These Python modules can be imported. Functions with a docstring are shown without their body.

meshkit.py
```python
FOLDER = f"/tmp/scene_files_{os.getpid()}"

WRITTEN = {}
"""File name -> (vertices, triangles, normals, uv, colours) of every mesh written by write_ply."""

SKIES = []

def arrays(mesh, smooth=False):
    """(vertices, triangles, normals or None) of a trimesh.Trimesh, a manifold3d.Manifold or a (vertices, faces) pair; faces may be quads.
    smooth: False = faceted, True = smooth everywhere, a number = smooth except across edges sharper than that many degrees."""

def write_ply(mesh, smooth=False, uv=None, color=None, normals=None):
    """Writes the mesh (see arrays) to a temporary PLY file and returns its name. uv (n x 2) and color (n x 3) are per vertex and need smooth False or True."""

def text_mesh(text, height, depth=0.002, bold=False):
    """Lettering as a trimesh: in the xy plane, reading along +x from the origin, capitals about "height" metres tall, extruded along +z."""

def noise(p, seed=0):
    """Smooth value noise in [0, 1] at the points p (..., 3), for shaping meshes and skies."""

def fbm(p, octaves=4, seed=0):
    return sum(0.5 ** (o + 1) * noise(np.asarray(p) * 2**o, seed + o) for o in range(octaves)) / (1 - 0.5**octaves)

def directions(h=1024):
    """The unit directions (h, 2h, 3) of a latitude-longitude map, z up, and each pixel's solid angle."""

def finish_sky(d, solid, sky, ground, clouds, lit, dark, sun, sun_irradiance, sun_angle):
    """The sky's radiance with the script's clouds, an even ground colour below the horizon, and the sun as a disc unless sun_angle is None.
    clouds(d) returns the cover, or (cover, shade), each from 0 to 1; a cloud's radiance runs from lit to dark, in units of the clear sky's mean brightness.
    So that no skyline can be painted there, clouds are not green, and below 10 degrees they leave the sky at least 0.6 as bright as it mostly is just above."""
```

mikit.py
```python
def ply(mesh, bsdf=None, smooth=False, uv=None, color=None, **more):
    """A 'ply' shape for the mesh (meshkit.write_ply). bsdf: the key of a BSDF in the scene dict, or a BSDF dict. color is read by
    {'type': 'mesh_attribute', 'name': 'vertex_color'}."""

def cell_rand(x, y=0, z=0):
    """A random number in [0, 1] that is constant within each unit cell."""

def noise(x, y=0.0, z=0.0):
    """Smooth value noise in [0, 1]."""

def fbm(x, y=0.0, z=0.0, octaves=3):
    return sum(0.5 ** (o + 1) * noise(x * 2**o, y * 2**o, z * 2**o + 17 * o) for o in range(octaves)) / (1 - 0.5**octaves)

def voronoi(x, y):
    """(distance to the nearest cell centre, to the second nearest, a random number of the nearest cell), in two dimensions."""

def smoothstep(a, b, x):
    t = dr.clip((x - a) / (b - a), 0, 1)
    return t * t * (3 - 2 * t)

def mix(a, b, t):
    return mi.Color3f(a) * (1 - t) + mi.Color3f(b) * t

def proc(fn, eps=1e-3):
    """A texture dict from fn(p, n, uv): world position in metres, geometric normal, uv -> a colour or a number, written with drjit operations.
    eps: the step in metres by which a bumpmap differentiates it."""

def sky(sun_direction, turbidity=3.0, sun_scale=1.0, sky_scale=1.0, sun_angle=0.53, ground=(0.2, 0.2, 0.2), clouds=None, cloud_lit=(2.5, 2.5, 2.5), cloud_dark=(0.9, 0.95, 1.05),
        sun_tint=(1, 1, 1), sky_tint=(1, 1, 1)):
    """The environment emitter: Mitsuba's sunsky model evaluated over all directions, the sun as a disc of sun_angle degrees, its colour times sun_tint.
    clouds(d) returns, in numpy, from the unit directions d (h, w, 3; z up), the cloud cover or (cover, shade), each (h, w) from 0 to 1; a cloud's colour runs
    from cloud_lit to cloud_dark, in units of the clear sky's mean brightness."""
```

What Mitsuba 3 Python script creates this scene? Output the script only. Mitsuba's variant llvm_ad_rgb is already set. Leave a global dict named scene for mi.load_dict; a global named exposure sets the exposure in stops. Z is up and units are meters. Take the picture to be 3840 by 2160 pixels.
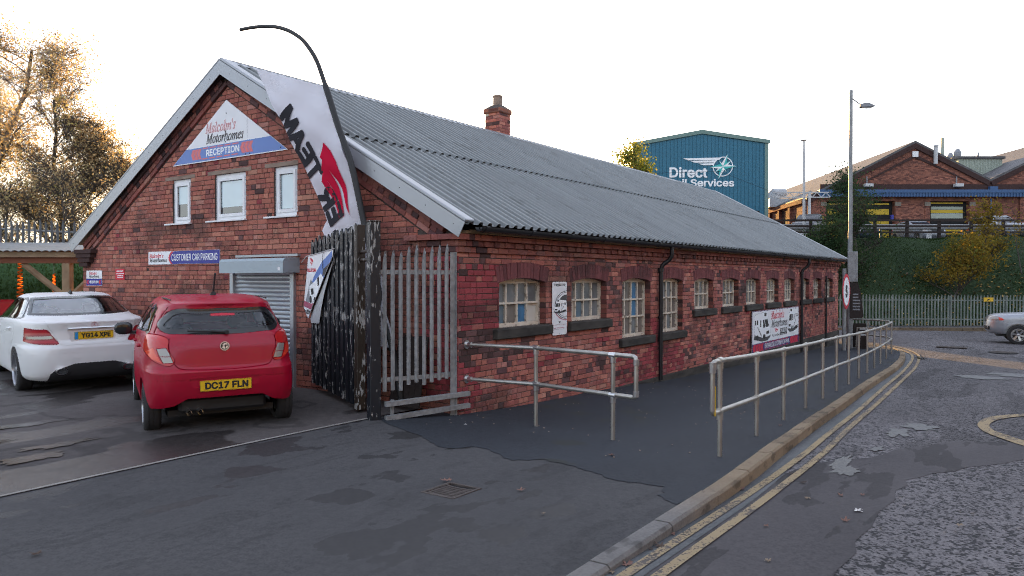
import math, glob
import numpy as np, trimesh, drjit as dr, mitsuba as mi, mikit, meshkit
import manifold3d as m3
from shapely.geometry import Polygon, LineString, Point, MultiPolygon, box as sbox
from shapely import affinity
from shapely.ops import unary_union
from shapely.prepared import prep
from scipy.interpolate import RBFInterpolator, PchipInterpolator
from mikit import noise, fbm, voronoi, cell_rand, smoothstep, mix, proc

T = mi.ScalarTransform4f
rng = np.random.default_rng(11)
scene, labels = {}, {}

# ------------------------------------------------------------------ camera, sky, exposure
CAM = np.array([-7.3506, -5.9426, 1.68])
YAW, PITCH = 0.60789, 0.0132
FWD = np.array([math.cos(YAW) * math.cos(PITCH), math.sin(YAW) * math.cos(PITCH), -math.sin(PITCH)])
scene['camera'] = {'type': 'perspective', 'fov': 68.07, 'fov_axis': 'x', 'near_clip': 0.05, 'far_clip': 2000.0,
                   'to_world': T().look_at(origin=CAM.tolist(), target=(CAM + FWD).tolist(), up=[0, 0, 1])}
SUN_AZ, SUN_EL = math.radians(44.0), math.radians(8.5)


def veil(d):
    # thin high cloud over the whole sky, uneven in places
    return 0.25 + 0.5 * meshkit.fbm(d * np.array([3.0, 3.0, 8.0]), 4, 5)


scene['sky'] = mikit.sky((math.cos(SUN_AZ) * math.cos(SUN_EL), math.sin(SUN_AZ) * math.cos(SUN_EL), math.sin(SUN_EL)),
                         turbidity=3.0, clouds=veil, cloud_lit=(1.9, 1.93, 2.15), cloud_dark=(1.1, 1.13, 1.32), sky_tint=(0.98, 0.97, 1.10))
exposure = 4.2


# ------------------------------------------------------------------ bookkeeping
def numbered(key):
    if key not in scene and key not in labels:
        return key
    k = 1
    while f'{key}_{k:03d}' in scene or f'{key}_{k:03d}' in labels:
        k += 1
    return f'{key}_{k:03d}'


def thing(name, label, cat, group=None):
    key = numbered(name)
    labels[key] = {'label': label, 'category': cat}
    if group:
        labels[key]['group'] = group
    return key


COUNT = {}


def part(parent, name, mesh, bsdf, smooth=False, color=None, to_world=None, label=None, stuff=False):
    """One mesh of the scene, a child of parent (or a top-level object if parent is None)."""
    base = f'{parent}__{name}' if parent else name
    n = COUNT.get(base, 0)
    COUNT[base] = n + 1
    key = base if n == 0 else f'{base}_{n:03d}'
    d = mesh if isinstance(mesh, dict) else mikit.ply(mesh, bsdf, smooth, color=color)
    if to_world is not None:
        d = {**d, 'to_world': to_world}
    scene[key] = d
    if label:
        labels[key] = {'label': label}
    if stuff:
        labels.setdefault(key, {})['kind'] = 'stuff'
    return key


def solo(name, mesh, bsdf, label, cat, smooth=False, group=None, color=None):
    key = numbered(name)
    scene[key] = mikit.ply(mesh, bsdf, smooth, color=color)
    labels[key] = {'label': label, 'category': cat}
    if group:
        labels[key]['group'] = group
    return key


def struct(name, mesh, bsdf, smooth=False, label=None, color=None):
    scene[name] = mikit.ply(mesh, bsdf, smooth, color=color)
    labels[name] = {'kind': 'structure', 'label': label or name.replace('_', ' ')}


def stuff(name, mesh, bsdf, label, cat, color=None, smooth=False):
    scene[name] = mikit.ply(mesh, bsdf, smooth, color=color)
    labels[name] = {'kind': 'stuff', 'label': label, 'category': cat}


# ------------------------------------------------------------------ mesh helpers
def cat(ms):
    vs, fs, n = [], [], 0
    for m in ms:
        v, f = (np.asarray(m.vertices), np.asarray(m.faces)) if hasattr(m, 'vertices') else (np.asarray(m[0], float), np.asarray(m[1]))
        if f.shape[1] == 4:
            f = np.vstack([f[:, [0, 1, 2]], f[:, [0, 2, 3]]])
        vs.append(v), fs.append(f + n)
        n += len(v)
    return np.vstack(vs), np.vstack(fs)


BQ = np.array([[0, 3, 2, 1], [4, 5, 6, 7], [0, 1, 5, 4], [1, 2, 6, 5], [2, 3, 7, 6], [3, 0, 4, 7]])


def bx(x0, x1, y0, y1, z0, z1):
    v = np.array([[x0, y0, z0], [x1, y0, z0], [x1, y1, z0], [x0, y1, z0], [x0, y0, z1], [x1, y0, z1], [x1, y1, z1], [x0, y1, z1]], float)
    return v, BQ


def rbox(x0, x1, y0, y1, z0, z1, r=0.01):
    """A box with chamfered edges."""
    c = (np.array([x0 + x1, y0 + y1, z0 + z1]) / 2)
    h = np.array([x1 - x0, y1 - y0, z1 - z0]) / 2
    r = min(r, h.min() * 0.9)
    pts = []
    for s in np.ndindex(2, 2, 2):
        sg = np.array(s) * 2 - 1
        for k in range(3):
            q = h - r
            q[k] = h[k]
            pts.append(c + sg * q)
    hull = trimesh.convex.convex_hull(np.array(pts))
    return np.array(hull.vertices), np.array(hull.faces)


def tube(path, r, n=10, closed_ends=True):
    p = np.asarray(path, float)
    r = np.broadcast_to(r, (len(p),))
    t = np.gradient(p, axis=0)
    t /= np.linalg.norm(t, axis=1, keepdims=True) + 1e-12
    ref = np.array([0, 0, 1.0]) if abs(t[0, 2]) < 0.9 else np.array([1.0, 0, 0])
    a = np.empty_like(t)
    a[0] = np.cross(t[0], ref)
    a[0] /= np.linalg.norm(a[0])
    for i in range(1, len(t)):                       # carried along without twisting
        q = a[i - 1] - t[i] * (a[i - 1] @ t[i])
        a[i] = q / (np.linalg.norm(q) + 1e-12)
    b = np.cross(t, a)
    ang = np.arange(n) * 2 * np.pi / n
    v = (p[:, None] + r[:, None, None] * (np.cos(ang)[None, :, None] * a[:, None] + np.sin(ang)[None, :, None] * b[:, None])).reshape(-1, 3)
    i, j = np.meshgrid(np.arange(len(p) - 1), np.arange(n), indexing='ij')
    q = np.stack([i * n + j, i * n + (j + 1) % n, (i + 1) * n + (j + 1) % n, (i + 1) * n + j], -1).reshape(-1, 4)
    f = np.vstack([q[:, [0, 1, 2]], q[:, [0, 2, 3]]])
    if closed_ends:
        m = len(v)
        v = np.vstack([v, p[0], p[-1]])
        e0 = np.array([[m, (k + 1) % n, k] for k in range(n)])
        e1 = np.array([[m + 1, (len(p) - 1) * n + k, (len(p) - 1) * n + (k + 1) % n] for k in range(n)])
        f = np.vstack([f, e0, e1])
    return v, f[:, ::-1]


def rod(a, b, r, n=10):
    return tube([a, b], r, n)


def revolve(profile, n=24):
    """profile [(r, z)] about the z axis."""
    p = np.asarray(profile, float)
    ang = np.arange(n) * 2 * np.pi / n
    v = np.stack([p[:, None, 0] * np.cos(ang), p[:, None, 0] * np.sin(ang), np.repeat(p[:, 1:2], n, 1)], -1).reshape(-1, 3)
    i, j = np.meshgrid(np.arange(len(p) - 1), np.arange(n), indexing='ij')
    q = np.stack([i * n + j, i * n + (j + 1) % n, (i + 1) * n + (j + 1) % n, (i + 1) * n + j], -1).reshape(-1, 4)
    return v, q


def moved(m, M):
    v, f = (np.asarray(m[0], float), np.asarray(m[1]))
    M = np.asarray(M, float)
    w = v @ M[:3, :3].T + M[:3, 3]
    if np.linalg.det(M[:3, :3]) < 0:
        f = f[:, ::-1]
    return w, f


def shift(m, x=0, y=0, z=0):
    return np.asarray(m[0], float) + np.array([x, y, z], float), m[1]


class Frame:
    """A plane in the place: O + s R + t U + h N."""

    def __init__(self, O, R, U):
        self.M = np.eye(4)
        R, U = np.array(R, float), np.array(U, float)
        self.M[:3, 0], self.M[:3, 1], self.M[:3, 2], self.M[:3, 3] = R, U, np.cross(R, U), O

    def put(self, m):
        return moved(m, self.M)

    def pt(self, s, t, h=0.0):
        return self.M[:3, :3] @ np.array([s, t, h]) + self.M[:3, 3]


def polys(g):
    if g.is_empty:
        return []
    if g.geom_type == 'Polygon':
        return [g]
    return [x for x in getattr(g, 'geoms', []) if x.geom_type == 'Polygon' and x.area > 1e-9]


def extr(g, h0, h1):
    """A shapely area extruded from h0 to h1."""
    out = []
    for q in polys(g.buffer(0)):
        q = q.simplify(0.0)
        if q.area < 1e-9:
            continue
        m = trimesh.creation.extrude_polygon(q, h1 - h0, engine='earcut')
        out.append((np.array(m.vertices) + [0, 0, h0], np.array(m.faces)))
    return cat(out)


def poly(pts):
    return Polygon(pts).buffer(0)


def rrect(x0, y0, x1, y1, r):
    return sbox(x0 + r, y0 + r, x1 - r, y1 - r).buffer(r, 4)


FONTS = glob.glob('/opt/blender-*/*/datafiles/fonts')[0] if glob.glob('/opt/blender-*/*/datafiles/fonts') else ''
_font = {}


def letters(text, font='Inter', bold=0):
    """Lettering as a shapely area, capitals 1 high, reading along +x from the origin."""
    from PIL import Image, ImageDraw, ImageFont
    if font not in _font:
        path = f'{FONTS}/{font}.woff2'
        _font[font] = ImageFont.truetype(path, 96)
    ft = _font[font]
    x0, y0, x1, y1 = ft.getbbox(text, anchor='ls', stroke_width=bold)
    im = Image.new('L', (x1 - x0 + 8, y1 - y0 + 8))
    ImageDraw.Draw(im).text((4 - x0, 4 - y0), text, 255, ft, anchor='ls', stroke_width=bold)
    on = np.pad(np.asarray(im) > 127, ((0, 0), (1, 1))).astype(np.int8)
    rows, st = np.nonzero(np.diff(on, axis=1) == 1)
    en = np.nonzero(np.diff(on, axis=1) == -1)[1]
    g = unary_union([sbox(a, -r - 1, b, -r) for a, b, r in zip(st, en, rows)]).buffer(0.6).buffer(-0.6).simplify(0.7)
    s = 1 / 70.0
    return affinity.affine_transform(g, [s, 0, 0, s, -4 * s, (4 - y0) * s])


def serif(text):
    """The italic serif of the motorhome signs."""
    out = ''
    for ch in text:
        if 'A' <= ch <= 'Z':
            out += chr(0x1D434 + ord(ch) - 65)
        elif ch == 'h':
            out += '\u210e'
        elif 'a' <= ch <= 'z':
            out += chr(0x1D44E + ord(ch) - 97)
        else:
            out += ch
    try:
        return letters(out, 'NotoSansMath-Regular', 2)
    except Exception:
        return letters(text, 'Inter')


def fit(g, x0, y0, x1, y1):
    a, b, c, d = g.bounds
    sx, sy = (x1 - x0) / (c - a), (y1 - y0) / (d - b)
    return affinity.affine_transform(g, [sx, 0, 0, sy, x0 - a * sx, y0 - b * sy])


# ------------------------------------------------------------------ the lie of the land: heights read from the place
CP = np.array([(0, 0, -.03), (1.2, 0, -.10), (5, 0, -.23), (6, 0, -.29), (11, 0, -.43), (16.3, 0, -.58), (21.7, 0, -.70), (.28, -.98, -.11), (0, -2.15, -.08),
               (-.13, -3.39, -.06), (2.92, -3.17, -.2), (6.76, -3.04, -.3), (8.09, -2.98, -.345), (9.6, -2.88, -.4), (17.66, -2.34, -.58), (24, -2, -.68),
               (28, -5, -.78), (32, 1, -.72), (37, -6, -.8), (20, -7, -.64), (15, -6, -.53), (7, -7, -.33), (3, -6.5, -.2), (-2, -5, -.02), (-5, -5, 0),
               (-7.5, -6, 0), (-8, 0, 0), (-6, -2, 0), (-2.9, 1.84, .04), (-2.1, .67, .03), (-2.3, 6.7, 0), (-2, 4.8, .01), (0, 3, .07), (0, 1.2, .03), (0, 9, .03),
               (-8, 6, 0), (-12, 0, 0), (-10, 12, 0), (0, 13, .05), (10, 14, 0), (21, 10, -.4), (-3, -9, 0), (8, -12, -.3), (25, -14, -.8), (30, 8, -.7)], float)
_rbf = RBFInterpolator(CP[:, :2], CP[:, 2], smoothing=0.05, kernel='thin_plate_spline')


def sstep(a, b, x):
    t = np.clip((x - a) / (b - a), 0, 1)
    return t * t * (3 - 2 * t)


def zg(x, y=None):
    q = np.atleast_2d(np.stack([np.asarray(x, float).ravel(), np.asarray(y, float).ravel()], -1) if y is not None else np.asarray(x, float)[..., :2])
    far = sstep(22, 34, np.hypot(q[:, 0] - 12, q[:, 1]))
    c = q.copy()
    ex = np.hypot(q[:, 0] - 12, q[:, 1])
    s = np.minimum(1, 34 / np.maximum(ex, 1e-6))
    c[:, 0], c[:, 1] = 12 + (q[:, 0] - 12) * s, q[:, 1] * s
    lim = np.clip(-0.12 - 0.024 * np.clip(q[:, 0], -5, 32), -0.85, 0)
    return np.clip(_rbf(c), -0.95, 0.15) * (1 - far) + lim * far


def zroad(x, y):
    x, y = np.asarray(x, float).ravel(), np.asarray(y, float).ravel()
    return zg(x, y) - 0.015 - 0.1 * sstep(-5.0, 0.2, x) * (1 - sstep(19.5, 23.5, x))


def z1(x, y):
    return float(zg(np.array([[x, y]]))[0])


def drape(area, off, res, fn=zg):
    """A sheet over the ground: the shapely area cut into cells of size res."""
    out = []
    x0, y0, x1, y1 = area.bounds
    pa = prep(area)
    for i in range(int(math.floor(x0 / res)), int(math.ceil(x1 / res))):
        for j in range(int(math.floor(y0 / res)), int(math.ceil(y1 / res))):
            c = sbox(i * res, j * res, (i + 1) * res, (j + 1) * res)
            if pa.contains(c):
                out.append((np.array([[i, j], [i + 1, j], [i + 1, j + 1], [i, j + 1]], float) * res, np.array([[0, 1, 2], [0, 2, 3]])))
            elif pa.intersects(c):
                for q in polys(area.intersection(c)):
                    if q.area > 1e-7:
                        try:
                            v, f = trimesh.creation.triangulate_polygon(q, engine='earcut')
                            out.append((np.asarray(v)[:, :2], np.asarray(f)))
                        except Exception:
                            pass
    v, f = cat(out)
    n = np.cross(v[f[:, 1]] - v[f[:, 0]], v[f[:, 2]] - v[f[:, 0]])
    f[n < 0] = f[n < 0][:, ::-1]
    z = fn(v[:, 0], v[:, 1]) + off
    return np.c_[v, z], f

# ------------------------------------------------------------------ materials
def rgb(*c):
    return {'type': 'rgb', 'value': list(c)}


def pr(base, rough=0.5, **k):
    d = {'type': 'principled', 'base_color': base if isinstance(base, dict) else rgb(*base), 'roughness': rough}
    d.update(k)
    return d


def two(d):
    return {'type': 'twosided', 'bsdf': d}


def mat(name, d, sided=True):
    scene[name] = two(d) if sided else d


def bump(d, fn, scale=1.0, eps=2e-3):
    return {'type': 'bumpmap', 'tex': proc(fn, eps), 'scale': scale, 'bsdf': d}


def c3(*c):
    return mi.Color3f(*c)


VC = {'type': 'mesh_attribute', 'name': 'vertex_color'}


# --- ground
def t_crossover(p, n, uv):
    x, y = p.x, p.y
    g = 0.55 * noise(x * 95, y * 95) + 0.45 * noise(x * 31, y * 31)
    big = fbm(x * 0.55 + 7, y * 0.8, octaves=4)
    c = mix((.027, .027, .029), (.061, .059, .060), dr.clip(0.75 * g + 0.7 * (big - 0.35), 0, 1))
    wet = smoothstep(.615, .64, fbm(x * 1.5 + 31, y * 2.6 + 4, octaves=6))
    streak = smoothstep(.62, .70, fbm(x * 1.7 + 11 + fbm(y * .8, x * .6), y * 7.0 + 2.5 * fbm(x * .7, y * .5), octaves=5))
    return c * (1 - 0.50 * wet) * (1 - 0.16 * streak)


def t_crossover_r(p, n, uv):
    x, y = p.x, p.y
    wet = smoothstep(.615, .64, fbm(x * 1.5 + 31, y * 2.6 + 4, octaves=6))
    return 0.88 - 0.30 * wet


def b_grain(p, n, uv):
    return noise(p.x * 160, p.y * 160, p.z * 160) * 0.6 + noise(p.x * 60, p.y * 60, p.z * 60) * 0.4


mat('m_crossover', bump(pr(proc(t_crossover), proc(t_crossover_r)), b_grain, 0.0022, 2e-3))


def t_yard(p, n, uv):
    x, y = p.x, p.y
    g = 0.5 * noise(x * 90, y * 90) + 0.5 * noise(x * 23, y * 23)
    big = fbm(x * 0.5 + 3, y * 0.6 + 9, octaves=4)
    c = mix((.030, .026, .026), (.092, .082, .078), dr.clip(0.5 * g + 1.3 * (big - 0.36), 0, 1))
    wet = smoothstep(.56, .60, fbm(x * 0.6 + 71, y * 1.1 + 14, octaves=5))
    crack = smoothstep(.030, .012, dr.abs(fbm(x * 0.55 + 2, y * 0.55 + 40, octaves=5) - .5))
    return c * (1 - 0.42 * wet) * (1 - 0.35 * crack)


def t_yard_r(p, n, uv):
    wet = smoothstep(.56, .60, fbm(p.x * 0.6 + 71, p.y * 1.1 + 14, octaves=5))
    return 0.85 - 0.5 * wet


mat('m_yard', bump(pr(proc(t_yard), proc(t_yard_r)), b_grain, 0.0025, 2e-3))


def t_pave(p, n, uv):
    x, y = p.x, p.y
    g = 0.6 * noise(x * 110, y * 110) + 0.4 * noise(x * 37, y * 37)
    big = fbm(x * 0.8 + 17, y * 0.9 + 3, octaves=4)
    c = mix((.008, .010, .014), (.024, .029, .037), dr.clip(0.75 * g + 0.8 * (big - 0.38), 0, 1))
    moss = smoothstep(.62, .70, fbm(x * 2.2 + 5, y * 2.2 + 60, octaves=4)) * smoothstep(.45, .7, noise(x * 0.6, y * 0.9))
    return mix(c, c3(.020, .021, .013), 0.6 * moss)


mat('m_pavement', bump(pr(proc(t_pave), 0.78), b_grain, 0.0025, 2e-3))


def t_road(p, n, uv):
    x, y = p.x, p.y
    a = noise(x * 55, y * 66)
    b = fbm(x * 19, y * 24, octaves=3)
    m = smoothstep(.34, .56, 0.5 * a + 0.5 * b)
    grain = noise(x * 95, y * 95)
    big = fbm(x * 0.35 + 9, y * 0.7, octaves=4)
    stone = mix((.066, .061, .066), (.155, .144, .146), grain)
    c = mix((.014, .014, .016), stone, m) * (0.65 + 0.7 * big)
    wet = smoothstep(.62, .67, fbm(x * 0.55 + 40, y * 2.1 + 2, octaves=6))
    return c * (1 - 0.35 * wet)


def b_road(p, n, uv):
    a = noise(p.x * 55, p.y * 66)
    b = fbm(p.x * 19, p.y * 24, octaves=3)
    return smoothstep(.34, .56, 0.5 * a + 0.5 * b) + 0.3 * noise(p.x * 95, p.y * 95)


mat('m_road', bump(pr(proc(t_road), 0.85), b_road, 0.004, 3e-3))


def t_patch(p, n, uv):
    x, y = p.x, p.y
    g = 0.6 * noise(x * 80, y * 80) + 0.4 * noise(x * 26, y * 34)
    big = fbm(x * 0.6 + 50, y * 1.0 + 8, octaves=4)
    c = mix((.036, .033, .036), (.078, .071, .073), dr.clip(0.6 * g + 0.9 * (big - 0.35), 0, 1))
    dark = smoothstep(.60, .63, fbm(x * 1.1 + 4, y * 4.2 + 9, octaves=5))
    return c * (1 - 0.4 * dark)


mat('m_road_patch', bump(pr(proc(t_patch), 0.86), b_grain, 0.003, 2e-3))


def t_gutter(p, n, uv):
    g = 0.5 * noise(p.x * 120, p.y * 120) + 0.5 * noise(p.x * 22, p.y * 50)
    return mix((.022, .026, .031), (.085, .091, .098), dr.clip(g * 0.7 + 0.9 * (fbm(p.x * 1.2, p.y * 9, octaves=4) - .4), 0, 1))


mat('m_gutter_strip', bump(pr(proc(t_gutter), 0.6), b_grain, 0.003, 2e-3))


def t_paint_w(p, n, uv):
    x, y = p.x, p.y
    w = 0.55 * fbm(x * 3.2, y * 14, octaves=4) + 0.45 * noise(x * 75, y * 75)
    return smoothstep(.50, .66, w) * 0.9


mat('m_yellow_line', {'type': 'blendbsdf', 'weight': proc(t_paint_w), 'a': pr((.25, .19, .11), 0.85), 'b': pr(proc(t_patch), 0.85)})


def t_kerb(p, n, uv):
    x, y, z = p.x, p.y, p.z
    g = 0.5 * noise(x * 70, y * 70, z * 70) + 0.5 * fbm(x * 7, y * 7, z * 7)
    per = cell_rand(x / 0.93, 3)
    c = mix((.11, .080, .050), (.27, .205, .135), dr.clip(0.6 * g + 0.5 * per - 0.1, 0, 1))
    grey = smoothstep(-1.0, -2.6, x)
    d = smoothstep(.58, .72, fbm(x * 5 + 9, y * 9, z * 9, octaves=4))
    return mix(c, mix((.085, .08, .078), (.18, .17, .16), g), grey) * (1 - 0.45 * d)


mat('m_kerb', bump(pr(proc(t_kerb), 0.85), b_grain, 0.003, 2e-3))
mat('m_concrete', bump(pr(proc(lambda p, n, uv: mix((.12, .11, .10), (.30, .28, .26), dr.clip(0.5 * noise(p.x * 60, p.y * 60, p.z * 60) + 0.6 * fbm(p.x * 4, p.y * 4, p.z * 4), 0, 1))), 0.85), b_grain, 0.002))
mat('m_plinth', bump(pr(proc(lambda p, n, uv: mix((.022, .020, .018), (.085, .075, .062), dr.clip(1.5 * fbm(p.x * 3, p.y * 3, p.z * 8) - 0.35 + 0.3 * (noise(p.x * 60, p.z * 60) - .5), 0, 1))), 0.9), b_grain, 0.004))


# --- masonry
def b_brick(p, n, uv):
    return 0.6 * noise(p.x * 70, p.y * 70, p.z * 70) + 0.4 * noise(p.x * 210, p.y * 210, p.z * 210)


def t_soot(p, n, uv):
    x, y, z = p.x, p.y, p.z
    a = fbm(x * 1.1 + 3, y * 1.1, z * 1.6, octaves=5)
    b = noise(x * 55, y * 55, z * 55)
    return 0.55 * smoothstep(.54, .74, a + 0.10 * (b - .5)) + 0.12 * smoothstep(.5, .8, b)


mat('m_brick', bump({'type': 'blendbsdf', 'weight': proc(t_soot), 'a': pr(VC, 0.88), 'b': pr((.035, .023, .022), 0.92)}, b_brick, 0.0035, 2e-3))
mat('m_mortar', bump(pr(proc(lambda p, n, uv: mix((.030, .022, .020), (.12, .098, .085), dr.clip(1.3 * fbm(p.x * 2.3, p.y * 2.3, p.z * 2.3) - 0.25 + 0.35 * (noise(p.x * 90, p.y * 90, p.z * 90) - .5), 0, 1))), 0.95), b_grain, 0.003))
mat('m_stone_sill', bump(pr(proc(lambda p, n, uv: mix((.018, .017, .016), (.078, .070, .060), dr.clip(fbm(p.x * 5, p.y * 5, p.z * 9) * 1.3 - .25, 0, 1))), 0.9), b_grain, 0.005))
mat('m_lintel', bump(pr(proc(lambda p, n, uv: mix((.16, .11, .085), (.33, .25, .20), fbm(p.x * 6, p.y * 6, p.z * 12))), 0.85), b_grain, 0.003))
mat('m_red_paint', bump(pr((.22, .028, .032), 0.6), b_brick, 0.003))


# --- metal
def t_roof(p, n, uv):
    x, y, z = p.x, p.y, p.z
    per = cell_rand(x / 0.95 + 0.21, z / 1.39 + 0.35)
    st = fbm(x * 9, y * 0.7, z * 0.7, octaves=4)
    g = noise(x * 45, y * 45, z * 45)
    c = mix((.115, .125, .128), (.235, .252, .252), dr.clip(0.35 + 0.16 * per + 0.7 * (st - .4) + 0.12 * g, 0, 1))
    lich = smoothstep(.58, .74, fbm(x * 3.6 + 9, y * 3.4, z * 3.4, octaves=5))
    return mix(c, c3(.05, .05, .042), 0.30 * lich)


mat('m_roof_sheet', pr(proc(t_roof), 0.50, metallic=0.15, specular=0.4))
mat('m_trim', pr((.36, .375, .395), 0.38, metallic=0.45))
mat('m_trim_dark', pr((.10, .10, .11), 0.5))


def t_galv(p, n, uv):
    x, y, z = p.x, p.y, p.z
    return mix((.15, .155, .16), (.38, .385, .385), dr.clip(0.55 * noise(x * 40, y * 40, z * 26) + 0.75 * (fbm(x * 9, y * 9, z * 3.2, octaves=4) - .2), 0, 1))


mat('m_galvanised', pr(proc(t_galv), 0.55, metallic=0.35))
mat('m_galv_shaded', pr((.10, .11, .12), 0.6, metallic=0.3))  # galvanised grey darkened for pales in shadow against the sky
mat('m_alloy', pr(proc(lambda p, n, uv: mix((.30, .28, .25), (.56, .54, .50), dr.clip(fbm(p.x * 14, p.y * 14, p.z * 6, octaves=4) + 0.25 * (noise(p.x * 120, p.y * 120, p.z * 120) - .5), 0, 1))), 0.36, metallic=0.75))
mat('m_alloy_bright', pr((.62, .62, .62), 0.22, metallic=0.9))
mat('m_black_iron', bump(pr((.012, .013, .016), 0.42), b_grain, 0.001))
mat('m_shutter', pr((.40, .44, .47), 0.36, metallic=0.55))
mat('m_shutter_box', pr((.33, .40, .44), 0.45, metallic=0.2))
mat('m_dark', pr((.012, .012, .013), 0.85))
mat('m_chrome', pr((.75, .76, .78), 0.08, metallic=1.0))


def t_peel(p, n, uv):
    x, y, z = p.x, p.y, p.z
    a = fbm(x * 55, y * 55, z * 11, octaves=4)
    b = fbm(x * 7.1 + 9, y * 7.1, z * 1.3 + 4, octaves=3)
    belt = smoothstep(.12, .03, dr.abs(z - 1.20)) * 0.10
    return smoothstep(.66, .68, a + 0.55 * (b - .5) + belt)


def t_peel_old(p, n, uv):
    return mix((.20, .19, .175), (.46, .45, .43), noise(p.x * 40, p.y * 40, p.z * 14))


mat('m_peeling', bump({'type': 'blendbsdf', 'weight': proc(t_peel), 'a': pr((.0095, .0125, .018), 0.42), 'b': pr(proc(t_peel_old), 0.8)},
                      lambda p, n, uv: 0.5 * noise(p.x * 60, p.y * 60, p.z * 18) + 0.5 * (1 - t_peel(p, n, uv)), 0.002))
mat('m_peeling_brown', bump({'type': 'blendbsdf', 'weight': proc(t_peel), 'a': pr((.030, .021, .015), 0.5), 'b': pr(proc(t_peel_old), 0.8)}, b_grain, 0.002))

# --- joinery, glass
def t_oldwhite(p, n, uv):
    x, y, z = p.x, p.y, p.z
    f = fbm(x * 16, y * 16, z * 9, octaves=4)
    return mix(mix((.50, .43, .34), (.72, .65, .54), f), c3(.16, .115, .075), 0.8 * smoothstep(.60, .70, fbm(x * 22 + 4, y * 22, z * 14, octaves=4)))


mat('m_old_white', bump(pr(proc(t_oldwhite), 0.6), b_grain, 0.002))


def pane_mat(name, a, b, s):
    mat(name, pr(proc(lambda p, n, uv: mix(a, b, dr.clip(1.3 * fbm(p.x * 7 + s, p.y * 7, p.z * 5, octaves=4) - .15, 0, 1))), 0.22, specular=0.5))


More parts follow.
